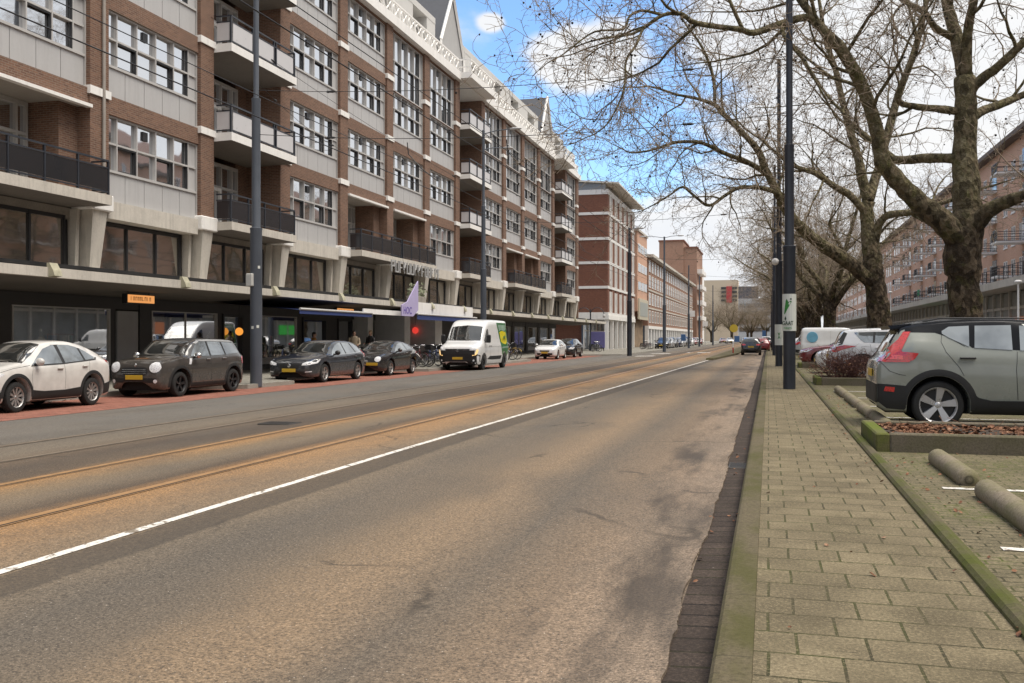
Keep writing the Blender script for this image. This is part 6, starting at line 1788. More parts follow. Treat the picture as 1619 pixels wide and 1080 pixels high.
# ---------------------------------------------------------------- cars driving away and far parked rows
o = recolour(CAR_W, P_BLK, 'black hatchback driving away in the car lane', (-1.42, 84.0, .0), R(90), None, (1., .97, 1.04))
recolour(CAR_EST, P_RED, 'dark red car driving ahead of the black hatchback', (-.75, 104., .0), R(90))
recolour(CAR_WSUV, P_WHT, 'white SUV far ahead in the car lane near the footway', (-.3, 150., .0), R(90))
GF = 'cars parked along the far terrace'
far = [(CAR_EST, P_BLK, 'black estate first of the row before the far terrace'), (CAR_W, P_SIL, 'silver hatchback second of the row before the far terrace'), (CAR_CROSS, P_GRY, 'grey crossover third of the row before the far terrace'), (CAR_HATCH, P_BLU, 'navy hatch fourth of the row before the far terrace'),
       (CAR_EST, P_SIL, 'silver estate fifth of the row before the far terrace'), (CAR_W, P_BLK, 'black hatchback sixth of the row before the far terrace'), (CAR_WSUV, P_GRY, 'grey SUV seventh of the row before the far terrace'), (CAR_W, P_WHT, 'white hatchback eighth of the row before the far terrace'),
       (CAR_EST, P_RED, 'dark red estate ninth of the row before the far terrace'), (CAR_CROSS, P_WHT, 'white crossover tenth of the row before the far terrace'), (CAR_W, P_RED, 'red hatchback last of the row before the far terrace')]
y = 128.
for src, pt, lab in far:
    recolour(src, pt, lab, (-13.6-.006*(y-120), y, .03), R(-90), GF); y += 6.4 if y < 165 else 8.5
for (x, y, src, pt, lab) in ((-9.5, 248, CAR_W, P_WHT, 'white car standing in front of the far group of trees'), (-11.8, 262, CAR_EST, P_RED, 'red car standing in front of the far group of trees'), (-6.4, 268, CAR_CROSS, P_SIL, 'silver car standing in front of the far group of trees'), (-3.2, 276, CAR_W, P_GRY, 'grey car standing in front of the far group of trees')):
    recolour(src, pt, lab, (x, y, 0), R(-80), 'cars at the far crossing')
# ================================================================ POLES, WIRES, SIGNS, BICYCLES, PEOPLE, PLANTERS
M['poster'] = m_plain('white_poster_board', (.60,.62,.58), .6, var=.06)
M['poster_green'] = m_plain('green_print', (.03,.20,.035), .6, var=.3, scale=9)
M['print_dark'] = m_plain('dark_green_print', (.03,.06,.035), .7)
def pole(x, y, z0, secs, mat, label, group):
    """secs: [(z, radius)...] stepped tube"""
    t = thing('street_pole', (x, y, z0), label, 'pole', group)
    m = MB(); pr = []
    for i, (z, r) in enumerate(secs):
        if i: pr += [(secs[i-1][1], z-.10), (secs[i-1][1]*1.05, z-.06), (secs[i-1][1]*1.05, z-.02), (r*1.02, z)]
        else: pr += [(r*1.0, -.1)]
        pr.append((r, z+.01))
    m.lathe(pr, 22); m.build('shaft', mat, t, True, angle=35)
    c = MB(); c.lathe([(0, secs[-1][0]+.06), (secs[-2][1]*1.0, secs[-1][0]+.02), (secs[-2][1]*1.0, secs[-1][0]-.02)], 12); c.build('cap', mat, t)
    return t
GPR = 'tall tram poles on the right footway'; GPL = 'tall tram poles on the left'
p1 = pole(.53, 26.04, .128, [(0,.158),(3.78,.120),(6.45,.086),(13.4,.086)], M['steel_dk'], 'nearest black pole on the paved footway, white poster with green pennant wrapped round it', GPR)
p2 = pole(.48, 46.7, .128, [(0,.165),(5.0,.125),(7.8,.088),(14.5,.088)], M['steel_dk'], 'second black pole on the paved footway, small green poster and white ball camera on it', GPR)
pl = pole(-15.64, 26.85, .035, [(0,.185),(4.93,.135),(9.03,.085),(14.,.085)], M['steel_gr'], 'thick blue grey stepped pole between the taupe compact and the dark estate', GPL)
pm = pole(-15.75, 52, .035, [(0,.17),(5.4,.12),(9,.08),(13.3,.08)], M['steel_gr'], 'blue grey pole rising behind the white van roof with lamp arms', GPL)
p4 = pole(-11.2, 79, .0, [(0,.20),(4.6,.16),(8.6,.11),(10.6,.11)], M['steel_dk'], 'black pole at the kerb in front of the dark red office block', GPL)
p5 = pole(-10.7, 101.7, .0, [(0,.18),(5,.13),(9,.09),(12.2,.09)], M['steel_gr'], 'grey lamp pole with a street light arm before the salmon brick building', GPL)
for i, (x, y, lab) in enumerate(((-11.2, 140, 'grey pole in front of the middle of the far terrace'), (-11.4, 165, 'grey pole in front of the far end of the terrace'), (-10.8, 195, 'grey pole at the end of the street beside the stepped tower'))):
    pole(x, y, .0, [(0,.17),(5,.12),(9,.09),(12.,.09)], M['steel_gr'], lab, GPL)
for (y, lab) in ((75, 'third black pole in line along the footway'), (104, 'fourth black pole in line along the footway'), (135, 'fifth black pole in line along the footway')):
    pole(.45, y, .128, [(0,.165),(5.0,.125),(7.8,.088),(14.5,.088)], M['steel_dk'], lab, GPR)
# posters wrapped round the two near poles
def wrap(t, r, z0, z1, name='poster'):
    m = MB(); n = 14; o = 0; P = []
    for k in range(n+1):
        a = R(-200)+R(310)*k/n; P.append((math.cos(a)*r, math.sin(a)*r))
    for (x, y) in P: m.v += [(x, y, z0), (x, y, z1)]
    for k in range(n): m.f.append((2*k, 2*k+2, 2*k+3, 2*k+1)); m.mi.append(0)
    return m.build(name, M['poster'], t, False)
w = wrap(p1, .178, 1.53, 2.50)
def curved(t, r, poly, mat, name, n=6):
    """a flat print outline (x, z) bent round a pole of radius r, facing the camera side (-Y)"""
    m = MB()
    vs = []
    cx = sum(p[0] for p in poly)/len(poly); cz = sum(p[1] for p in poly)/len(poly)
    def B(x, z): a = x/r; return (math.sin(a)*r, -math.cos(a)*r, z)
    for (a, b) in zip(poly, poly[1:]+poly[:1]):
        for k in range(3):
            t0, t1 = k/3, (k+1)/3
            p = [B(cx, cz), B(a[0]+(b[0]-a[0])*t0, a[1]+(b[1]-a[1])*t0), B(a[0]+(b[0]-a[0])*t1, a[1]+(b[1]-a[1])*t1)]
            m.add(p, [(0, 1, 2)])
    return m.build(name, mat, t)
curved(w, .181, [(-.15,1.98),(-.13,1.96),(.06,2.30),(.02,2.32),(-.02,2.28),(-.07,2.37),(-.10,2.32)], M['poster_green'], 'print')
curved(w, .181, [(.01,2.35),(.05,2.34),(.06,2.38),(.02,2.39)], M['print_dark'], 'print')
curved(w, .181, [(-.14,1.84),(-.11,1.92),(-.08,1.86),(-.10,1.80)], M['print_dark'], 'print')
lettering('lettering', 'GAAT', .15, M['print_dark'], w, (-.045, -.183, 1.73), (R(90), 0, 0), .004, True, .72)
lettering('lettering', 'naam', .12, M['poster_green'], w, (-.045, -.183, 1.61), (R(90), 0, 0), .004, False, .8)
w = wrap(p2, .19, 1.0, 1.98)
curved(w, .193, [(-.16,1.30),(.16,1.32),(.16,1.60),(-.16,1.58)], M['poster_green'], 'print')
m = MB(); m.ball((-.17,-.12,4.95), .17, 14, 10); m.build('ball_camera', M['white'], p2, True)
m = MB(); m.cbox(-.20,.02,-.30,-.14,3.06,3.46,.02); m.build('junction_box', m_plain('pale_grey_box', (.48,.48,.46), .6), pl)
for z, a in ((1.75, .3), (1.72, -.6), (3.62, .5)):
    m = MB(); m.box(-.04,.04,-.192,-.186,z,z+.09); m.build('sticker', M['poster'], pl, rot=(0, 0, a+.5))
def lamp_arm(t, z, dx, dy, L=1.4):
    m = MB(); m.tube([(0,0,z), (dx*L*.5,dy*L*.5,z+.16), (dx*L,dy*L,z+.2)], .03, 6); a = m.build('lamp_arm', M['steel_gr'], t)
    h = MB(); h.ball((dx*(L+.3),dy*(L+.3),z+.2), 1, 12, 6, (.16+.22*abs(dx),.16+.22*abs(dy),.08)); h.build('lamp_head', M['panel'], a, True)
lamp_arm(pm, 13.1, 1, 0, 1.6); lamp_arm(pm, 12.2, .8, .6, 1.2); lamp_arm(p5, 12.1, -1, 0, 2.0); lamp_arm(p5, 12.1, 1, 0, 1.4); lamp_arm(p4, 10.4, 1, 0, .6)

# ---- overhead wires of the tramway
def cable(name, pts, r, label, group, sag=0.):
    P = []
    for a, b in zip(pts, pts[1:]):
        A, B = Vector(a), Vector(b); n = 8
        for k in range(n):
            t = k/n; q = A.lerp(B, t); q.z -= sag*4*t*(1-t); P.append(q)
    P.append(Vector(pts[-1]))
    m = MB(); m.tube(P, r, 4, False)
    return tag(m.build(name, M['wire']), label, 'cable', group)
GW = 'tram contact wires along the street'
for (X, z, lab, r) in ((-9.5, 5.75, 'lower contact wire over the left tram track', .012), (-9.5, 6.15, 'upper carrying wire over the left tram track', .009), (-6.4, 5.75, 'lower contact wire over the right tram track', .012), (-6.4, 6.15, 'upper carrying wire over the right tram track', .009)):
    cable('overhead_wire', [(X+(.12 if i % 2 else -.12), y, z+(.0 if r > .01 else .02)) for i, y in enumerate((-10, 26.5, 49, 79, 103, 140, 200, 300))], r, lab, GW, .05)
GX = 'span wires slung across the street between poles'
def span(a, b, lab, sag=.35):
    cable('span_wire', [a, b], .010, lab, GX, sag)
    A, B = Vector(a), Vector(b)
    for t in (.16, .84):
        q = A.lerp(B, t); q.z -= sag*4*t*(1-t); d = (B-A).normalized()
        m = MB(); m.tube([q-d*.16, q-d*.12, q-d*.04, q+d*.04, q+d*.12, q+d*.16], [.014,.04,.03,.04,.03,.014], 6)
        tag(m.build('insulator', M['black']), 'small black insulator threaded on a span wire', 'insulator', 'insulators on the span wires')
span((-15.55, 26.85, 7.9), (.45, 26.04, 7.4), 'span wire between the thick blue grey pole and the postered black pole')
span((-15.55, 26.85, 9.3), (.45, 26.04, 8.9), 'upper span wire from the thick blue grey pole to the postered black pole')
span((-15.6, 52, 8.2), (.45, 46.7, 7.6), 'span wire from the pole behind the van to the second black pole')
span((-15.6, 52, 10.6), (-11.2, 79, 9.9), 'long wire from the pole behind the van to the pole before the office block', .5)
span((-11.1, 79, 8.3), (.45, 75, 7.8), 'span wire from the pole before the office block to the third footway pole')
span((-11.1, 79, 9.9), (.48, 46.7, 12.2), 'slanting wire rising from the office block pole into the plane tree')
span((-10.7, 101.7, 8.6), (.45, 104, 8), 'span wire from the grey lamp pole to the fourth footway pole')
span((-11.2, 140, 8.6), (.45, 135, 8), 'farthest span wire in front of the terrace')
span((-15.64, 26.85, 9.6), (-20.0, 42.4, 10.6), 'wire from the thick blue grey pole to the brick facade', .25)
span((-15.75, 52, 9.8), (-20.0, 31.1, 13.4), 'wire from the pole behind the van up to the balcony bay', .3)
for (x, y, z, lab) in ((-9.5, 26.5, 7.3, 'curved pull off arm over the left track near the thick pole'), (-6.4, 26.4, 7.2, 'curved pull off arm over the right track near the thick pole'), (-9.5, 50, 7.5, 'curved pull off arm over the left track near the van'), (-6.4, 49, 7.4, 'curved pull off arm over the right track near the van')):
    m = MB(); m.tube([(x-.9,y,z), (x-.86,y,z-.35), (x-.5,y,z-.75), (x,y,6.15)], .016, 5)
    tag(m.build('pull_off_arm', M['wire']), lab, 'tram fitting', 'pull off arms of the tram wires')

# ---- lamp post with two hoop arms, white lamp columns, far signs
t = thing('street_lamp', (-18.9, 103, .03), 'old style lamp post with two hooped arms at the corner by the office block', 'street lamp')
m = MB(); m.lathe([(.16,0),(.16,.7),(.09,.8),(.07,4.3),(.05,4.6)], 12); m.build('post', M['steel_dk'], t, True)
for s in (-1, 1):
    m = MB(); m.tube([(0,0,3.6)]+[(s*(.75-.75*math.cos(a*PI/8)), 0, 4.0+.75*math.sin(a*PI/8)) for a in range(0, 9)], .04, 6); a = m.build('hoop_arm', M['steel_dk'], t)
    m = MB(); m.ball((s*1.5,0,3.82), .16, 10, 8, (1,1,1.2)); m.build('lamp_head', M['panel'], a, True)
for (x, y, h, lab) in ((13, 56.5, 4.2, 'thin white lamp column at the right edge before the grey shopfront'), (13, 112, 6.2, 'thin white lamp column between the two nearest tree trunks')):
    t = thing('lamp_column', (x, y, .2), lab, 'street lamp', 'white lamp columns before the shops on the right')
    m = MB(); m.lathe([(.09,0),(.09,1.),(.06,1.1),(.05,h)], 10); m.build('post', M['white'], t, True)
    m = MB(); m.ball((0,0,h+.1), .2, 12, 8, (1,1,.5)); m.build('lamp_head', M['white'], t, True)
def sign(x, y, z, w, h, mat, lab, grp=None, shape='box'):
    t = thing('traffic_sign', (x, y, 0), lab, 'sign', grp)
    m = MB(); m.lathe([(.045,0),(.045,z+h*.4)], 8); m.build('post', M['frame_lt'], t)
    m = MB()
    if shape == 'disc': m.lathe([(0,-.03),(w/2,-.03),(w/2,.0)], 18, 'y', (0,-.05,z)); m.lathe([(0,.0),(w/2,.0)], 18, 'y', (0,-.05,z))
    else: m.cbox(-w/2, w/2, -.10, -.05, z-h/2, z+h/2, .02)
    m.build('face', mat, t)
SB = m_plain('blue_sign_face', (.05,.13,.30), .5, var=.03); SY = m_plain('yellow_sign_face', (.55,.40,.04), .5, var=.03)
GS = 'signs far down the street'
sign(-11.6, 150, 5.2, 1.1, .95, M['white'], 'square white sign high on a post before the terrace', GS); sign(-12, 190, 4.2, 1.0, .95, M['white'], 'smaller square white sign on a post at the end of the terrace', GS)
sign(-7.9, 230, 3.7, 1.9, 1.9, SY, 'round yellow sign far down the tram lane', GS, 'disc'); sign(-7.2, 230, 1.2, 1.2, 1.4, SB, 'blue panel sign below the round yellow sign', GS)
sign(-12.4, 145, 1.5, .7, 1.0, SB, 'blue panel beside the far parked row', GS); sign(-.75, 170, 2.2, .6, 1.0, SB, 'blue panel sign on the footway far ahead of the driving cars', GS)
t = thing('information_panel', (-18.1, 103, .03), 'blue and lilac information panel at the corner before the office block', 'panel')
m = MB(); m.cbox(-.8,.8,-.06,.06,.35,2.1,.02); m.build('face', m_plain('violet_panel', (.14,.13,.32), .6), t)
m = MB(); m.box(-.7,-.62,-.04,.04,0,.35); m.box(.62,.7,-.04,.04,0,.35); m.build('stand', M['frame_dk'], t)
t = thing('bollard_post', (-2.95, 84, .14), 'slim red and white post on the tip of the traffic island', 'post')
m = MB(); m.lathe([(.05,0),(.05,.5)], 8); m.build('lower_post', M['red_lamp'], t); m = MB(); m.lathe([(.05,.5),(.05,1.0),(0,1.02)], 8); m.build('upper_post', M['white'], t)
# low concrete marker posts at the kerb
# ---- bicycles
def torus(m, R_, r, n=28, k=6, c=(0,0,0)):
    o = len(m.v)
    for i in range(n):
        a = 2*PI*i/n
        for j in range(k):
            b = 2*PI*j/k; q = R_+r*math.cos(b)
            m.v.append((c[0]+q*math.cos(a), c[1]+r*math.sin(b), c[2]+q*math.sin(a)))
    for i in range(n):
        for j in range(k):
            m.f.append((o+i*k+j, o+i*k+(j+1) % k, o+((i+1) % n)*k+(j+1) % k, o+((i+1) % n)*k+j)); m.mi.append(m.cur)
BK = {k: m_plain(k+'_bicycle_paint', c, .4, .1, var=.15) for k, c in dict(black=(.015,.015,.016), burgundy=(.11,.015,.02), silver=(.35,.36,.37), blue=(.03,.06,.2), pale=(.5,.47,.42), yellow=(.45,.30,.03)).items()}
def make_bike():
    t = thing('bicycle', (0,0,0), 'bicycle', 'bicycle', 'city bicycles parked on the left pavement')
    wm = MB(); torus(wm, .335, .018); wmesh = wm.mesh('wheel', M['rubber'], True)
    sp = MB(); torus(sp, .308, .012, 24, 5)
    for k in range(16):
        a = 2*PI*k/16; sp.tube([(.02*math.cos(a+1.2), .02*(-1)**k, .02*math.sin(a+1.2)), (.31*math.cos(a), 0, .31*math.sin(a))], .0028, 3, False)
    sp.tube([(0,-.045,0),(0,.045,0)], .022, 8); smesh = sp.mesh('rim', M['alloy'], True)
    for x in (.56, -.54):
        o = link('wheel', wmesh, t, (x, 0, .353)); link('rim', smesh, o)
    f = MB(); T = lambda a, b, r=.017: f.tube([a, b], r, 7)
    hd, st, bb, rr = (.36,0,.86), (-.20,0,.80), (-.06,0,.29), (-.54,0,.353)
    T(hd, (.41,0,.68), .02); T((.40,0,.72), bb); T((.38,0,.80), (-.165,0,.60)); T(st, bb)
    for s in (-1, 1): f.tube([(-.18,s*.02,.70), (-.54,s*.055,.353)], .010, 5); f.tube([(-.06,s*.03,.29), (-.54,s*.055,.353)], .011, 5); f.tube([(.41,s*.03,.68), (.47,s*.05,.52), (.56,s*.055,.353)], .013, 6)
    f.build('frame', BK['black'], t, True)
    m = MB()
    for k in (0, 1):
        cx = (.56, -.54)[k]; P = [(cx+.375*math.cos(R(a)), 0, .353+.375*math.sin(R(a))) for a in range(20 if k else 30, 171, 15)]
        for (a, b) in zip(P, P[1:]): m.add([(a[0],-.03,a[2]), (a[0],.03,a[2]), (b[0],.03,b[2]), (b[0],-.03,b[2])], [(0,1,2,3)])
    m.build('mudguard', BK['black'], t)
    m = MB(); m.tube([(.36,0,.86),(.33,0,1.02)], .014, 6); m.tube([(.16,-.27,1.06),(.24,-.27,1.08),(.33,-.14,1.05),(.34,0,1.02),(.33,.14,1.05),(.24,.27,1.08),(.16,.27,1.06)], .012, 6); m.build('handlebar', M['chrome'], t, True)
    m = MB(); m.tube([(-.20,0,.80),(-.22,0,.90)], .013, 6); m.ball((-.25,0,.93), 1, 10, 6, (.14,.09,.04)); m.build('saddle', M['black'], t, True)
    m = MB(); m.box(-.82,-.34,-.06,.06,.735,.75)
    for s in (-.05, .05): m.tube([(-.78,s,.74),(-.56,s*1.2,.36)], .007, 4)
    m.build('carrier', M['black'], t)
    m = MB(); m.tube([(-.06,-.10,.29),(-.06,.10,.29)], .012, 6); m.tube([(-.06,.09,.29),(.02,.09,.15)], .010, 5); m.tube([(-.06,-.09,.29),(-.14,-.09,.43)], .010, 5); torus(m, .09, .010, 16, 4, (-.06,.05,.29)); m.build('crank', M['alloy_dk'], t)
    return t
bike = make_bike()
def make_crate(t):
    m = MB()
    for (x0,x1,y0,y1) in ((.42,.44,-.19,.19),(.76,.78,-.19,.19),(.44,.76,-.19,-.175),(.44,.76,.175,.19)): m.box(x0,x1,y0,y1,.84,1.08)
    m.box(.44,.76,-.175,.175,.84,.855); return m.build('front_crate', M['black'], t)
rb_ = random.Random(12); names = list(BK)
def put_bike(i, x, y, z, rz, colr, lab, crate=False):
    o = bike if i == 0 else copy_tree(bike)
    o.location = (x, y, z); o.rotation_euler = (R(rb_.uniform(-7, -3)), 0, rz); o['label'] = lab
    for ch in bpy.data.objects:
        if ch.parent == o and ch.name.split('.')[0] in ('frame', 'mudguard'):
            ch.material_slots[0].link = 'OBJECT'; ch.material_slots[0].material = BK[colr]
    if crate: make_crate(o)
WHERE1 = [('pale', 'pale cream bicycle nearest the small black hatch'), ('silver', 'silver bicycle second from the small black hatch'), ('burgundy', 'burgundy bicycle third from the small black hatch'), ('black', 'black bicycle with front crate fourth from the small black hatch'), ('black', 'black bicycle fifth from the small black hatch'),
          ('blue', 'blue bicycle sixth from the small black hatch'), ('black', 'black bicycle seventh from the small black hatch'), ('silver', 'silver bicycle eighth from the small black hatch, half hidden by the van'), ('black', 'black bicycle ninth from the small black hatch, behind the van')]
i = 0
for k, (cl, lab) in enumerate(WHERE1):
    put_bike(i, -16.75+rb_.uniform(-.2, .2), 42.3+k*.66, .04, R(-20+rb_.uniform(-14, 14)), cl, lab, k in (3, 6)); i += 1
SEC = [('black', 'black bicycle leaning in the second rank by the dark shopfront'), ('burgundy', 'burgundy bicycle in the second rank by the dark shopfront'), ('black', 'black bicycle with crate in the second rank by the dark shopfront'), ('blue', 'blue bicycle in the second rank by the dark shopfront'), ('silver', 'silver bicycle in the second rank by the dark shopfront')]
for k, (cl, lab) in enumerate(SEC): put_bike(i, -19.4+rb_.uniform(-.2,.2), 43.2+k*1.2, .04, R(75+rb_.uniform(-20,20)), cl, lab, k == 2); i += 1
THI = ['silver', 'black', 'blue', 'pale', 'black', 'burgundy', 'silver', 'yellow']
ords = ['first', 'second', 'third', 'fourth', 'fifth', 'sixth', 'seventh', 'last']
for k, cl in enumerate(THI):
    put_bike(i, -16.5+rb_.uniform(-.2,.2), 55.2+k*.78, .04, R(-15+rb_.uniform(-16,16)), cl, cl.replace('pale', 'cream')+' bicycle, '+ords[k]+' in the rank beyond the white van', k in (1, 5)); i += 1
for k, cl in enumerate(['black', 'silver', 'black', 'blue', 'black']):
    put_bike(i, -17.2-.35*k, 97+k*1.5, .04, R(-35+rb_.uniform(-25,25)), cl, cl+' bicycle '+ords[k]+' in the group by the violet corner panel'); i += 1
for k, cl in enumerate(['black', 'burgundy', 'silver', 'black']):
    put_bike(i, -14.9, 118+k*1.3, .04, R(-25+rb_.uniform(-20,20)), cl, cl+' bicycle '+ords[k]+' in the group at the foot of the office block'); i += 1

# ---- people by the shops
SKIN = m_plain('skin', (.42,.25,.18), .6, var=.08)
def make_person(x, y, z, rz, jacket, trousers, hair, label, h=1.72, stride=.12, hold=0.):
    t = thing('person', (x, y, z), label, 'person', None, rz); k = h/1.72
    J = {}
    hip, kn, an = .90*k, .48*k, .08*k
    b = MB()
    def arm(s, b, pad):
        sh = Vector((.0, s*.19*k, 1.40*k)); el = Vector((.02+.05*s*stride, s*.25*k, 1.12*k)); wr = Vector((.10+.12*hold, s*(.24-.05*hold)*k, (.88+.24*hold)*k))
        b.tube([sh, sh.lerp(el,.5), el, el.lerp(wr,.5), wr], [(.055+pad)*k, (.05+pad)*k, (.042+pad)*k, (.038+pad)*k, (.028+pad)*k], 10); return wr, (wr-el).normalized()
    def legs(b, pad):
        for s in (-1, 1):
            f = s*stride
            b.tube([(0, s*.09*k, hip), (f*.45, s*.10*k, (hip+kn)/2), (f*.7+.02, s*.10*k, kn), (f*.9-.01, s*.10*k, (kn+an)/2), (f*1.1-.02, s*.10*k, an)], [(.095+pad)*k,(.085+pad)*k,(.06+pad)*k,(.055+pad)*k,(.038+pad)*k], 10)
    def torso(b, pad):
        b.v; o = len(b.v)
        prof = [(.86,.15,.11),(.95,.165,.12),(1.08,.145,.105),(1.22,.165,.115),(1.36,.185,.11),(1.45,.14,.085),(1.49,.07,.07)]
        n = 14
        for (zz, wy, wx) in prof:
            for j in range(n):
                a = 2*PI*j/n; b.v.append(((wx+pad)*k*math.cos(a), (wy+pad)*k*math.sin(a), zz*k))
        for i_ in range(len(prof)-1):
            for j in range(n): b.f.append((o+i_*n+j, o+i_*n+(j+1) % n, o+(i_+1)*n+(j+1) % n, o+(i_+1)*n+j)); b.mi.append(0)
        b.f.append(tuple(o+j for j in range(n-1,-1,-1))); b.mi.append(0); e = o+(len(prof)-1)*n; b.f.append(tuple(e+j for j in range(n))); b.mi.append(0)
    torso(b, 0); legs(b, 0)
    for s in (-1, 1):
        wr, d = arm(s, b, 0)
        b.ball(wr+d*.05*k, 1, 8, 6, (.028,.042,.045))
        for q in range(4): 
            o_ = Vector((.0, (q-1.5)*.02*k, 0)); b.tube([wr+d*.08*k+o_, wr+d*.125*k+o_*1.05+Vector((.008,0,0)), wr+d*(.155-.008*abs(q-1.5))*k+o_+Vector((.022,0,0))], [.009,.008,.006], 6)
        b.tube([wr+d*.03*k+Vector((.02,0,0)), wr+d*.065*k+Vector((.055,0,0)), wr+d*.09*k+Vector((.065,0,0))], [.011,.010,.007], 6)
        b.ball((s*stride*1.1+.04, s*.10*k, .045), 1, 8, 6, (.13,.05,.045))
    b.tube([(0,0,1.44*k), (.01,0,1.53*k), (.02,0,1.58*k)], [.06,.055,.055], 10)
    b.ball((.02,0,1.62*k), 1, 14, 10, (.094,.074,.115)); b.ball((.045,0,1.565*k), 1, 10, 8, (.062,.055,.055))
    b.tube([(.105,0,1.645*k),(.13,0,1.605*k),(.108,0,1.595*k)], [.010,.015,.010], 6)
    for s in (-1, 1): b.ball((.02, s*.077, 1.62*k), 1, 6, 5, (.018,.010,.03))
    o = b.build('body', SKIN, t, True)
    md = o.modifiers.new('join', 'REMESH'); md.mode = 'VOXEL'; md.voxel_size = .012; md.use_smooth_shade = True
    e = MB()
    for s in (-1, 1): e.ball((.106, s*.032, 1.635*k), .010, 6, 5)
    e.box(.098,.108,-.022,.022,1.562*k,1.570*k); e.build('face', m_plain('dark_features', (.05,.02,.018), .6), t)
    c = MB(); torso(c, .018)
    for s in (-1, 1): arm(s, c, .014)
    c.build('jacket', jacket, t, True)
    c = MB(); legs(c, .012); c.build('trousers', trousers, t, True)
    c = MB()
    for s in (-1, 1): c.ball((s*stride*1.1+.04, s*.10*k, .05), 1, 10, 6, (.145,.058,.056))
    c.build('shoes', M['black'], t, True)
    c = MB(); c.ball((.0,0,1.655*k), 1, 12, 8, (.104,.086,.10)); c.ball((-.03,0,1.61*k), 1, 10, 8, (.075,.08,.11)); c.build('hair', hair, t, True)
    return t
H1 = m_plain('dark_hair', (.02,.014,.01), .6, var=.3); H2 = m_plain('fair_hair', (.22,.15,.08), .6, var=.3)
make_person(-19.6, 38.6, .05, R(10), m_plain('ochre_jacket', (.36,.16,.03), .8), M['black'], H1, 'person in an ochre jacket walking under the long blue awning', 1.66)
make_person(-19.2, 42.0, .05, R(-70), m_plain('beige_coat', (.30,.24,.17), .8), m_plain('dark_jeans', (.03,.035,.05), .8), H1, 'person in a beige coat standing by the white shop pier', 1.75, .06, .8)
make_person(-19.4, 44.4, .05, R(-110), M['black'], M['black'], H2, 'person in black clothes with fair hair standing between the white piers', 1.78, .05, .9)

# ---- kerbed planting beds, leaf litter, bare shrub, wheel stops
def m_leaf():
    t = NT('dry_leaves'); P = t.co(); n = t.noise(P, 13., 2); n2 = t.noise(P, 60., 2)
    c = t.ramp(n, [(.3, (.06,.028,.017)), (.44, (.13,.055,.028)), (.57, (.24,.11,.055)), (.72, (.38,.24,.15))])
    return t.pbr(t.mix(t.mr(n2, .4, .7, 0, .5), c, (.06,.03,.018)), .8, 0, None, .3)
M['leaf'] = m_leaf(); M['soil'] = m_plain('dark_soil', (.035,.026,.018), .95, var=.4, scale=8, bump=.6, bscale=40)
M['bedkerb'] = m_kerb('mossy_bed_kerb', (.145,.122,.09), (.07,.075,.02), .35)
M['bedmoss'] = m_kerb('bright_mossy_kerb', (.12,.11,.05), (.10,.13,.012), .9)
def leaves(m, n, x0, x1, y0, y1, zf, size, r):
    for i in range(n):
        c = Vector((r.uniform(x0, x1), r.uniform(y0, y1), 0)); c.z = zf(c.x, c.y)+abs(r.gauss(0, .018 if size > .04 else .004))
        a = r.uniform(0, 6.28); s = size*r.uniform(.5, 1.25); tl = r.uniform(-.5, .5); t2 = r.uniform(-.6, .6)
        d = Vector((math.cos(a), math.sin(a), tl))*s; e = Vector((-math.sin(a), math.cos(a), t2))*s*.62; up = Vector((0,0,s*r.uniform(.1,.5)))
        m.add([c-d, c-d*.25+e+up*.4, c+d*.55+e*.7+up, c+d*1.0+up*.3, c+d*.45-e*.8+up*.8, c-d*.3-e+up*.2, c+d*.1], [(0,1,6),(1,2,6),(2,3,6),(3,4,6),(4,5,6),(5,0,6)])
def bed(x0, x1, y0, y1, label, grp):
    t = thing('planting_bed', (x0, y0, .11), label, 'planting bed', grp); L, W, h, w = x1-x0, y1-y0, .23, .16
    for (a, b, c_, d, mt) in ((0, w, 0, W, 'bedmoss'), (w, L, 0, w*.85, 'bedkerb'), (w, L, W-w*.85, W, 'bedkerb')):
        m = MB(); m.cbox(a, b, c_, d, -.1, h, .018); m.build('kerb_stone', M[mt], t)
    m = MB(); n = 12
    for i in range(n+1):
        for j in range(5): m.v.append((w+(L-w)*i/n, w*.8+(W-1.6*w)*j/4, h-.07+.03*math.sin(i*2.1+j)+.02*(j in (1,2,3))))
    for i in range(n):
        for j in range(4): m.f.append((i*5+j, (i+1)*5+j, (i+1)*5+j+1, i*5+j+1)); m.mi.append(0)
    m.build('soil', M['soil'], t, True); return t
GB_ = 'kerbed planting beds between the parking bays'
bed(1.24, 6.8, 12.1, 14.0, 'kerbed bed full of brown leaves in front of the sage green SUV', GB_)
bed(1.31, 6.8, 28.5, 30.6, 'kerbed bed with a reddish bare shrub behind the sage green SUV', GB_)
bed(1.31, 6.8, 44.6, 46.6, 'kerbed bed round the second plane tree', GB_)
r = random.Random(4); m = MB(); leaves(m, 4600, 1.42, 6.7, 12.25, 13.85, lambda x, y: .27, .043, r)
for i in range(140):
    c = Vector((r.uniform(1.5, 6.6), r.uniform(12.3, 13.8), .24)); m.tube([c, c+Vector((r.gauss(0,.1), r.gauss(0,.1), r.uniform(.04,.12))), c+Vector((r.gauss(0,.18), r.gauss(0,.18), r.uniform(.03,.2)))], .003, 3, False)
tag(m.build('fallen_leaves', M['leaf']), 'layer of brown dry leaves filling the bed before the green SUV', 'leaves', None, 'stuff')
m = MB(); leaves(m, 500, 1.5, 6.7, 28.7, 30.4, lambda x, y: .25, .055, r)
tag(m.build('fallen_leaves', M['leaf']), 'brown leaves lying in the bed under the reddish shrub', 'leaves', None, 'stuff')
m = MB()
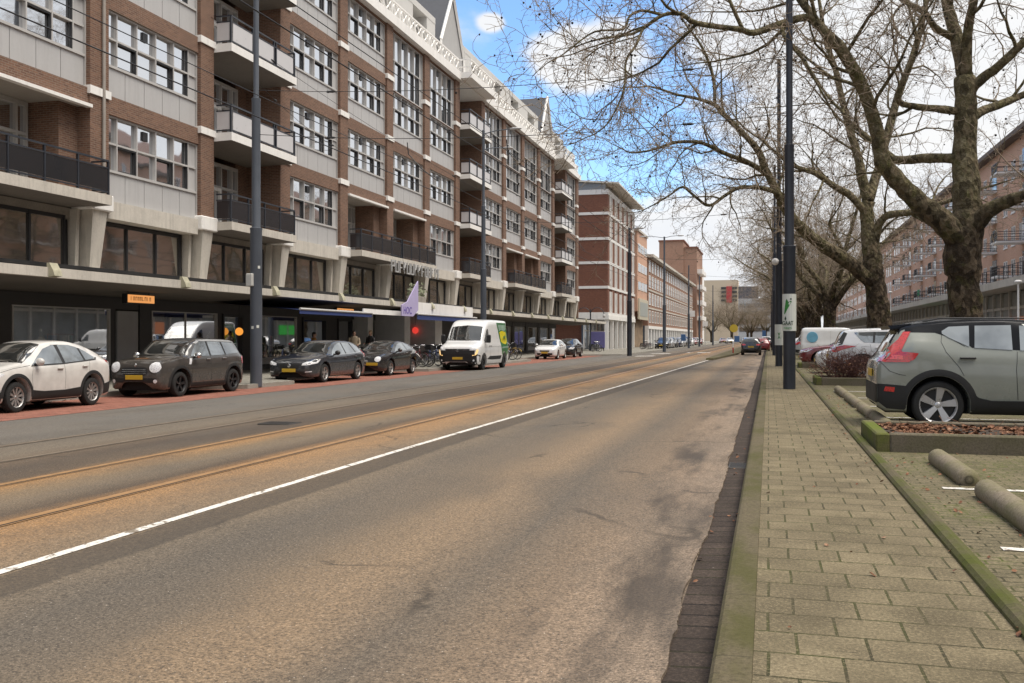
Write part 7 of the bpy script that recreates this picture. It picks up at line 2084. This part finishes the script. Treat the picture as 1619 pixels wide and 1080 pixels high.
for (n, x0, x1, y0, y1, z) in ((12, -.05, 1.1, 4.2, 14, .133), (22, 1.0, 1.12, 4, 20, .137), (26, -.45, -.24, 3, 20, .012), (120, 1.3, 1.7, 5, 24, .126), (60, 1.9, 2.2, 7, 20, .125), (40, 2.2, 6, 6, 12, .124), (16, -.05, 1.1, 14, 40, .133)): leaves(m, n, x0, x1, y0, y1, lambda x, y: z, .021, r)
tag(m.build('leaf_litter', M['leaf']), 'scattered dry leaves and twigs along the footway edge', 'leaves', None, 'stuff')
m = MB()
for k in range(7): leaves(m, 30, -17.05, -16.8, 12+k*7, 19+k*7, lambda x, y: -.09, .035, r)
tag(m.build('gutter_litter', M['leaf']), 'dry leaves along the left kerb under the parked cars', 'leaves', None, 'stuff')
# bare shrub: many thin reddish stems
M['shrub'] = m_plain('reddish_shrub_stems', (.12,.055,.045), .8, var=.45, scale=3.)
def shrub(x, y, z, n, rx, ry, h, label, seed):
    r = random.Random(seed); t = thing('bare_shrub', (x, y, z), label, 'shrub'); m = MB(); lf = MB()
    for i in range(n):
        b = Vector((r.gauss(0, rx*.35), r.gauss(0, ry*.35), 0)); d = Vector((b.x*.9/rx+r.gauss(0,.3), b.y*.9/ry+r.gauss(0,.3), 1)).normalized(); L = h*r.uniform(.55, 1.1); P = [b]; p = b
        for k in range(5): d = (d+Vector((r.gauss(0,.14), r.gauss(0,.14), r.gauss(0,.08)))).normalized(); p = p+d*L/5; P.append(p)
        m.tube(P, [.010,.008,.007,.006,.005,.003], 3, False)
        for k in range(7):
            q = P[r.randint(1, 4)].lerp(P[r.randint(2, 5)], r.random()); e = Vector((r.gauss(0,1), r.gauss(0,1), r.uniform(-.1,1))).normalized(); l = r.uniform(.12, .35)
            m.tube([q, q+e*l*.5+Vector((0,0,.02)), q+e*l], [.005,.004,.0025], 3, False)
            if r.random() < .4:
                s_ = .035; f = e.orthogonal().normalized()*s_; g = e*s_; c = q+e*l*r.uniform(.3,1)-Vector((0,0,.25*h*r.random())); lf.add([c-g, c+f*.6, c+g, c-f*.6], [(0,1,2,3)])
    m.build('stems', M['shrub'], t); lf.build('dry_leaves', M['leaf'], t)
shrub(2.15, 29.5, .28, 150, .7, .6, .92, 'reddish bare shrub standing in the bed before the white SUV', 3)
shrub(3.3, 29.6, .28, 90, .6, .6, .8, 'lower bare shrub behind the sage green SUV', 5)
M['stop'] = m_kerb('mossy_round_kerb', (.23,.19,.14), (.10,.115,.02), .5)
def wheel_stop(y0, y1, lab, x=1.78):
    L = y1-y0; t = MB(); pr = []; rr = .10
    for k in range(7): a = PI/2*k/6; pr.append((rr*math.sin(a), -L/2+rr*.75*(1-math.cos(a))))
    for k in range(9): pr.append((rr, -L/2+rr*.75+(L-1.5*rr)*(k+.5)/9))
    for k in range(6, -1, -1): a = PI/2*k/6; pr.append((rr*math.sin(a), L/2-rr*.75*(1-math.cos(a))))
    t.lathe(pr, 18, 'y')
    o = t.build('wheel_stop', M['stop'], None, True, (x, (y0+y1)/2, .172)); tag(o, lab, 'wheel stop', 'round concrete wheel stops')
wheel_stop(7.0, 8.95, 'mossy round concrete wheel stop nearest the camera', 1.80); wheel_stop(9.5, 11.25, 'mossy round concrete wheel stop just in front of the leaf filled bed')
wheel_stop(17.0, 19.1, 'wheel stop beside the rear bumper of the sage green SUV', 1.70); wheel_stop(19.5, 22.2, 'wheel stop midway between the green SUV and the shrub bed', 1.70); wheel_stop(22.6, 25.4, 'wheel stop farthest of those before the shrub bed', 1.70); wheel_stop(14.3, 16.7, 'wheel stop under the tail of the sage green SUV', 1.70)
# drain covers
M['iron'] = m_plain('cast_iron', (.05,.045,.04), .6, .3, var=.3, scale=9, bump=.4)
for (x, y, lab) in ((-.345, 11.2, 'square iron gully cover in the gutter beside the near footway'), (-8.0, 14.5, 'iron inspection cover between the tram rails on the left')):
    m = MB(); m.cbox(x-.10 if x > -1 else x-.3, x+.10 if x > -1 else x+.3, y-.22, y+.22, roadz(x)-.02, roadz(x)+.018, .008)
    for k in range(6): m.box((x-.08 if x > -1 else x-.26), (x+.08 if x > -1 else x+.26), y-.19+k*.07, y-.16+k*.07, roadz(x)+.018, roadz(x)+.021)
    tag(m.build('drain_cover', M['iron']), lab, 'drain cover')
# ================================================================ SKY, SUN, CAMERA
w = bpy.data.worlds.new('World'); scene.world = w; w.use_nodes = True
nt = w.node_tree; nt.nodes.clear()
class WT(NT):
    def __init__(s): s.t = nt; s._tc = None
t = WT()
SUN_EL, SUN_AZ = 66., 96.      # azimuth clockwise from +Y
sky = t.n('TexSky'); sky.sky_type = 'NISHITA'; sky.sun_disc = False
sky.sun_elevation = R(SUN_EL); sky.sun_rotation = R(SUN_AZ); sky.air_density = 1.0; sky.dust_density = .4; sky.ozone_density = 2.2
D = t.co('Generated'); x, y, z = t.sep(D)
zz = t.math('ADD', t.math('MAXIMUM', z, 0.), .16)
px = t.math('DIVIDE', x, zz); py = t.math('DIVIDE', y, zz)
pl = t.comb(px, py, 0.)
n1 = t.noise(t.map(pl, (1, .8, 1), (CLX, CLY, 0)) if 'CLX' in globals() else t.map(pl, (1, .8, 1), (3.1, 1.7, 0)), .85, 8, .56, .25)
n2 = t.noise(t.map(pl, loc=(5, 2, 0)), 2.6, 6, .6)
den = t.math('ADD', n1, t.math('MULTIPLY', t.math('SUBTRACT', n2, .5), .18))
# more open sky ahead-left, more cloud to the right, behind and low down
az = t.math('ARCTAN2', x, y)
open_ = t.math('MULTIPLY', t.mr(t.math('ABSOLUTE', t.math('SUBTRACT', az, -.235)), .03, .22, 1, 0, True), t.mr(z, .12, .24, 0, 1, True))
low = t.mr(z, .02, .22, .20, 0.)
right = t.math('MULTIPLY', t.mr(az, -.20, .10, 0, 1, True), .20)
def blob(a0, z0, ra, k):
    d = t.math('SQRT', t.math('ADD', t.math('POWER', t.math('DIVIDE', t.math('SUBTRACT', az, a0), ra), 2.), t.math('POWER', t.math('DIVIDE', t.math('SUBTRACT', z, z0), ra*.62), 2.)))
    return t.mr(t.math('ADD', d, t.math('MULTIPLY', t.math('SUBTRACT', n2, .5), 1.1)), .35, 1.15, k, 0, True)
cum = t.math('ADD', blob(-.19, .285, .085, .26), blob(-.285, .315, .022, .17))
thr = t.math('ADD', t.math('ADD', den, t.math('ADD', right, cum)), t.math('SUBTRACT', low, t.math('MULTIPLY', open_, .21)))
cl = t.mr(thr, .40, .52, 0, 1, True)
shade = t.mr(t.noise(t.map(pl, loc=(1.2, 8, 0)), 1.5, 6, .6), .35, .68)
cc = t.mix(shade, (.88,.91,.96), (1.0,.995,.985))
blue = t.mix(.75, sky.outputs[0], (1.1,3.0,7.2))
skyb = t.mix(1., sky.outputs[0], (.98,1.16,1.3), 'MULTIPLY')
bgs = t.n('Background'); t.set(bgs.inputs[0], skyb); bgs.inputs[1].default_value = .12
bgc = t.n('Background'); t.set(bgc.inputs[0], cc); bgc.inputs[1].default_value = .60
mx = t.n('MixShader'); t.set(mx.inputs[0], cl)
nt.links.new(bgs.outputs[0], mx.inputs[1]); nt.links.new(bgc.outputs[0], mx.inputs[2])
wo = t.n('OutputWorld'); nt.links.new(mx.outputs[0], wo.inputs[0])
L = bpy.data.lights.new('sun', 'SUN'); L.energy = 2.7; L.angle = R(42); L.color = (1, .93, .83)
lo = bpy.data.objects.new('sun', L); COL.objects.link(lo)
sd = Vector((math.sin(R(SUN_AZ))*math.cos(R(SUN_EL)), math.cos(R(SUN_AZ))*math.cos(R(SUN_EL)), math.sin(R(SUN_EL))))
lo.rotation_euler = (-sd).to_track_quat('-Z', 'Y').to_euler()
cam = bpy.data.cameras.new('camera'); co = bpy.data.objects.new('camera', cam); COL.objects.link(co)
co.location = (0, 0, 1.48)
co.rotation_euler = (R(90), 0, math.atan((1215-809.5)/1500.))
cam.sensor_width = 36; cam.lens = 1500./1619*36; cam.shift_y = (534-540)/1619.; cam.shift_x = 0
cam.clip_end = 5000; cam.clip_start = .05
scene.camera = co
vs_ = scene.view_settings; vs_.view_transform = 'Standard'; vs_.look = 'None'; vs_.exposure = .74; vs_.gamma = 1
scene.cycles.max_bounces = 6; scene.cycles.transparent_max_bounces = 8
scene.cycles.use_denoising = True
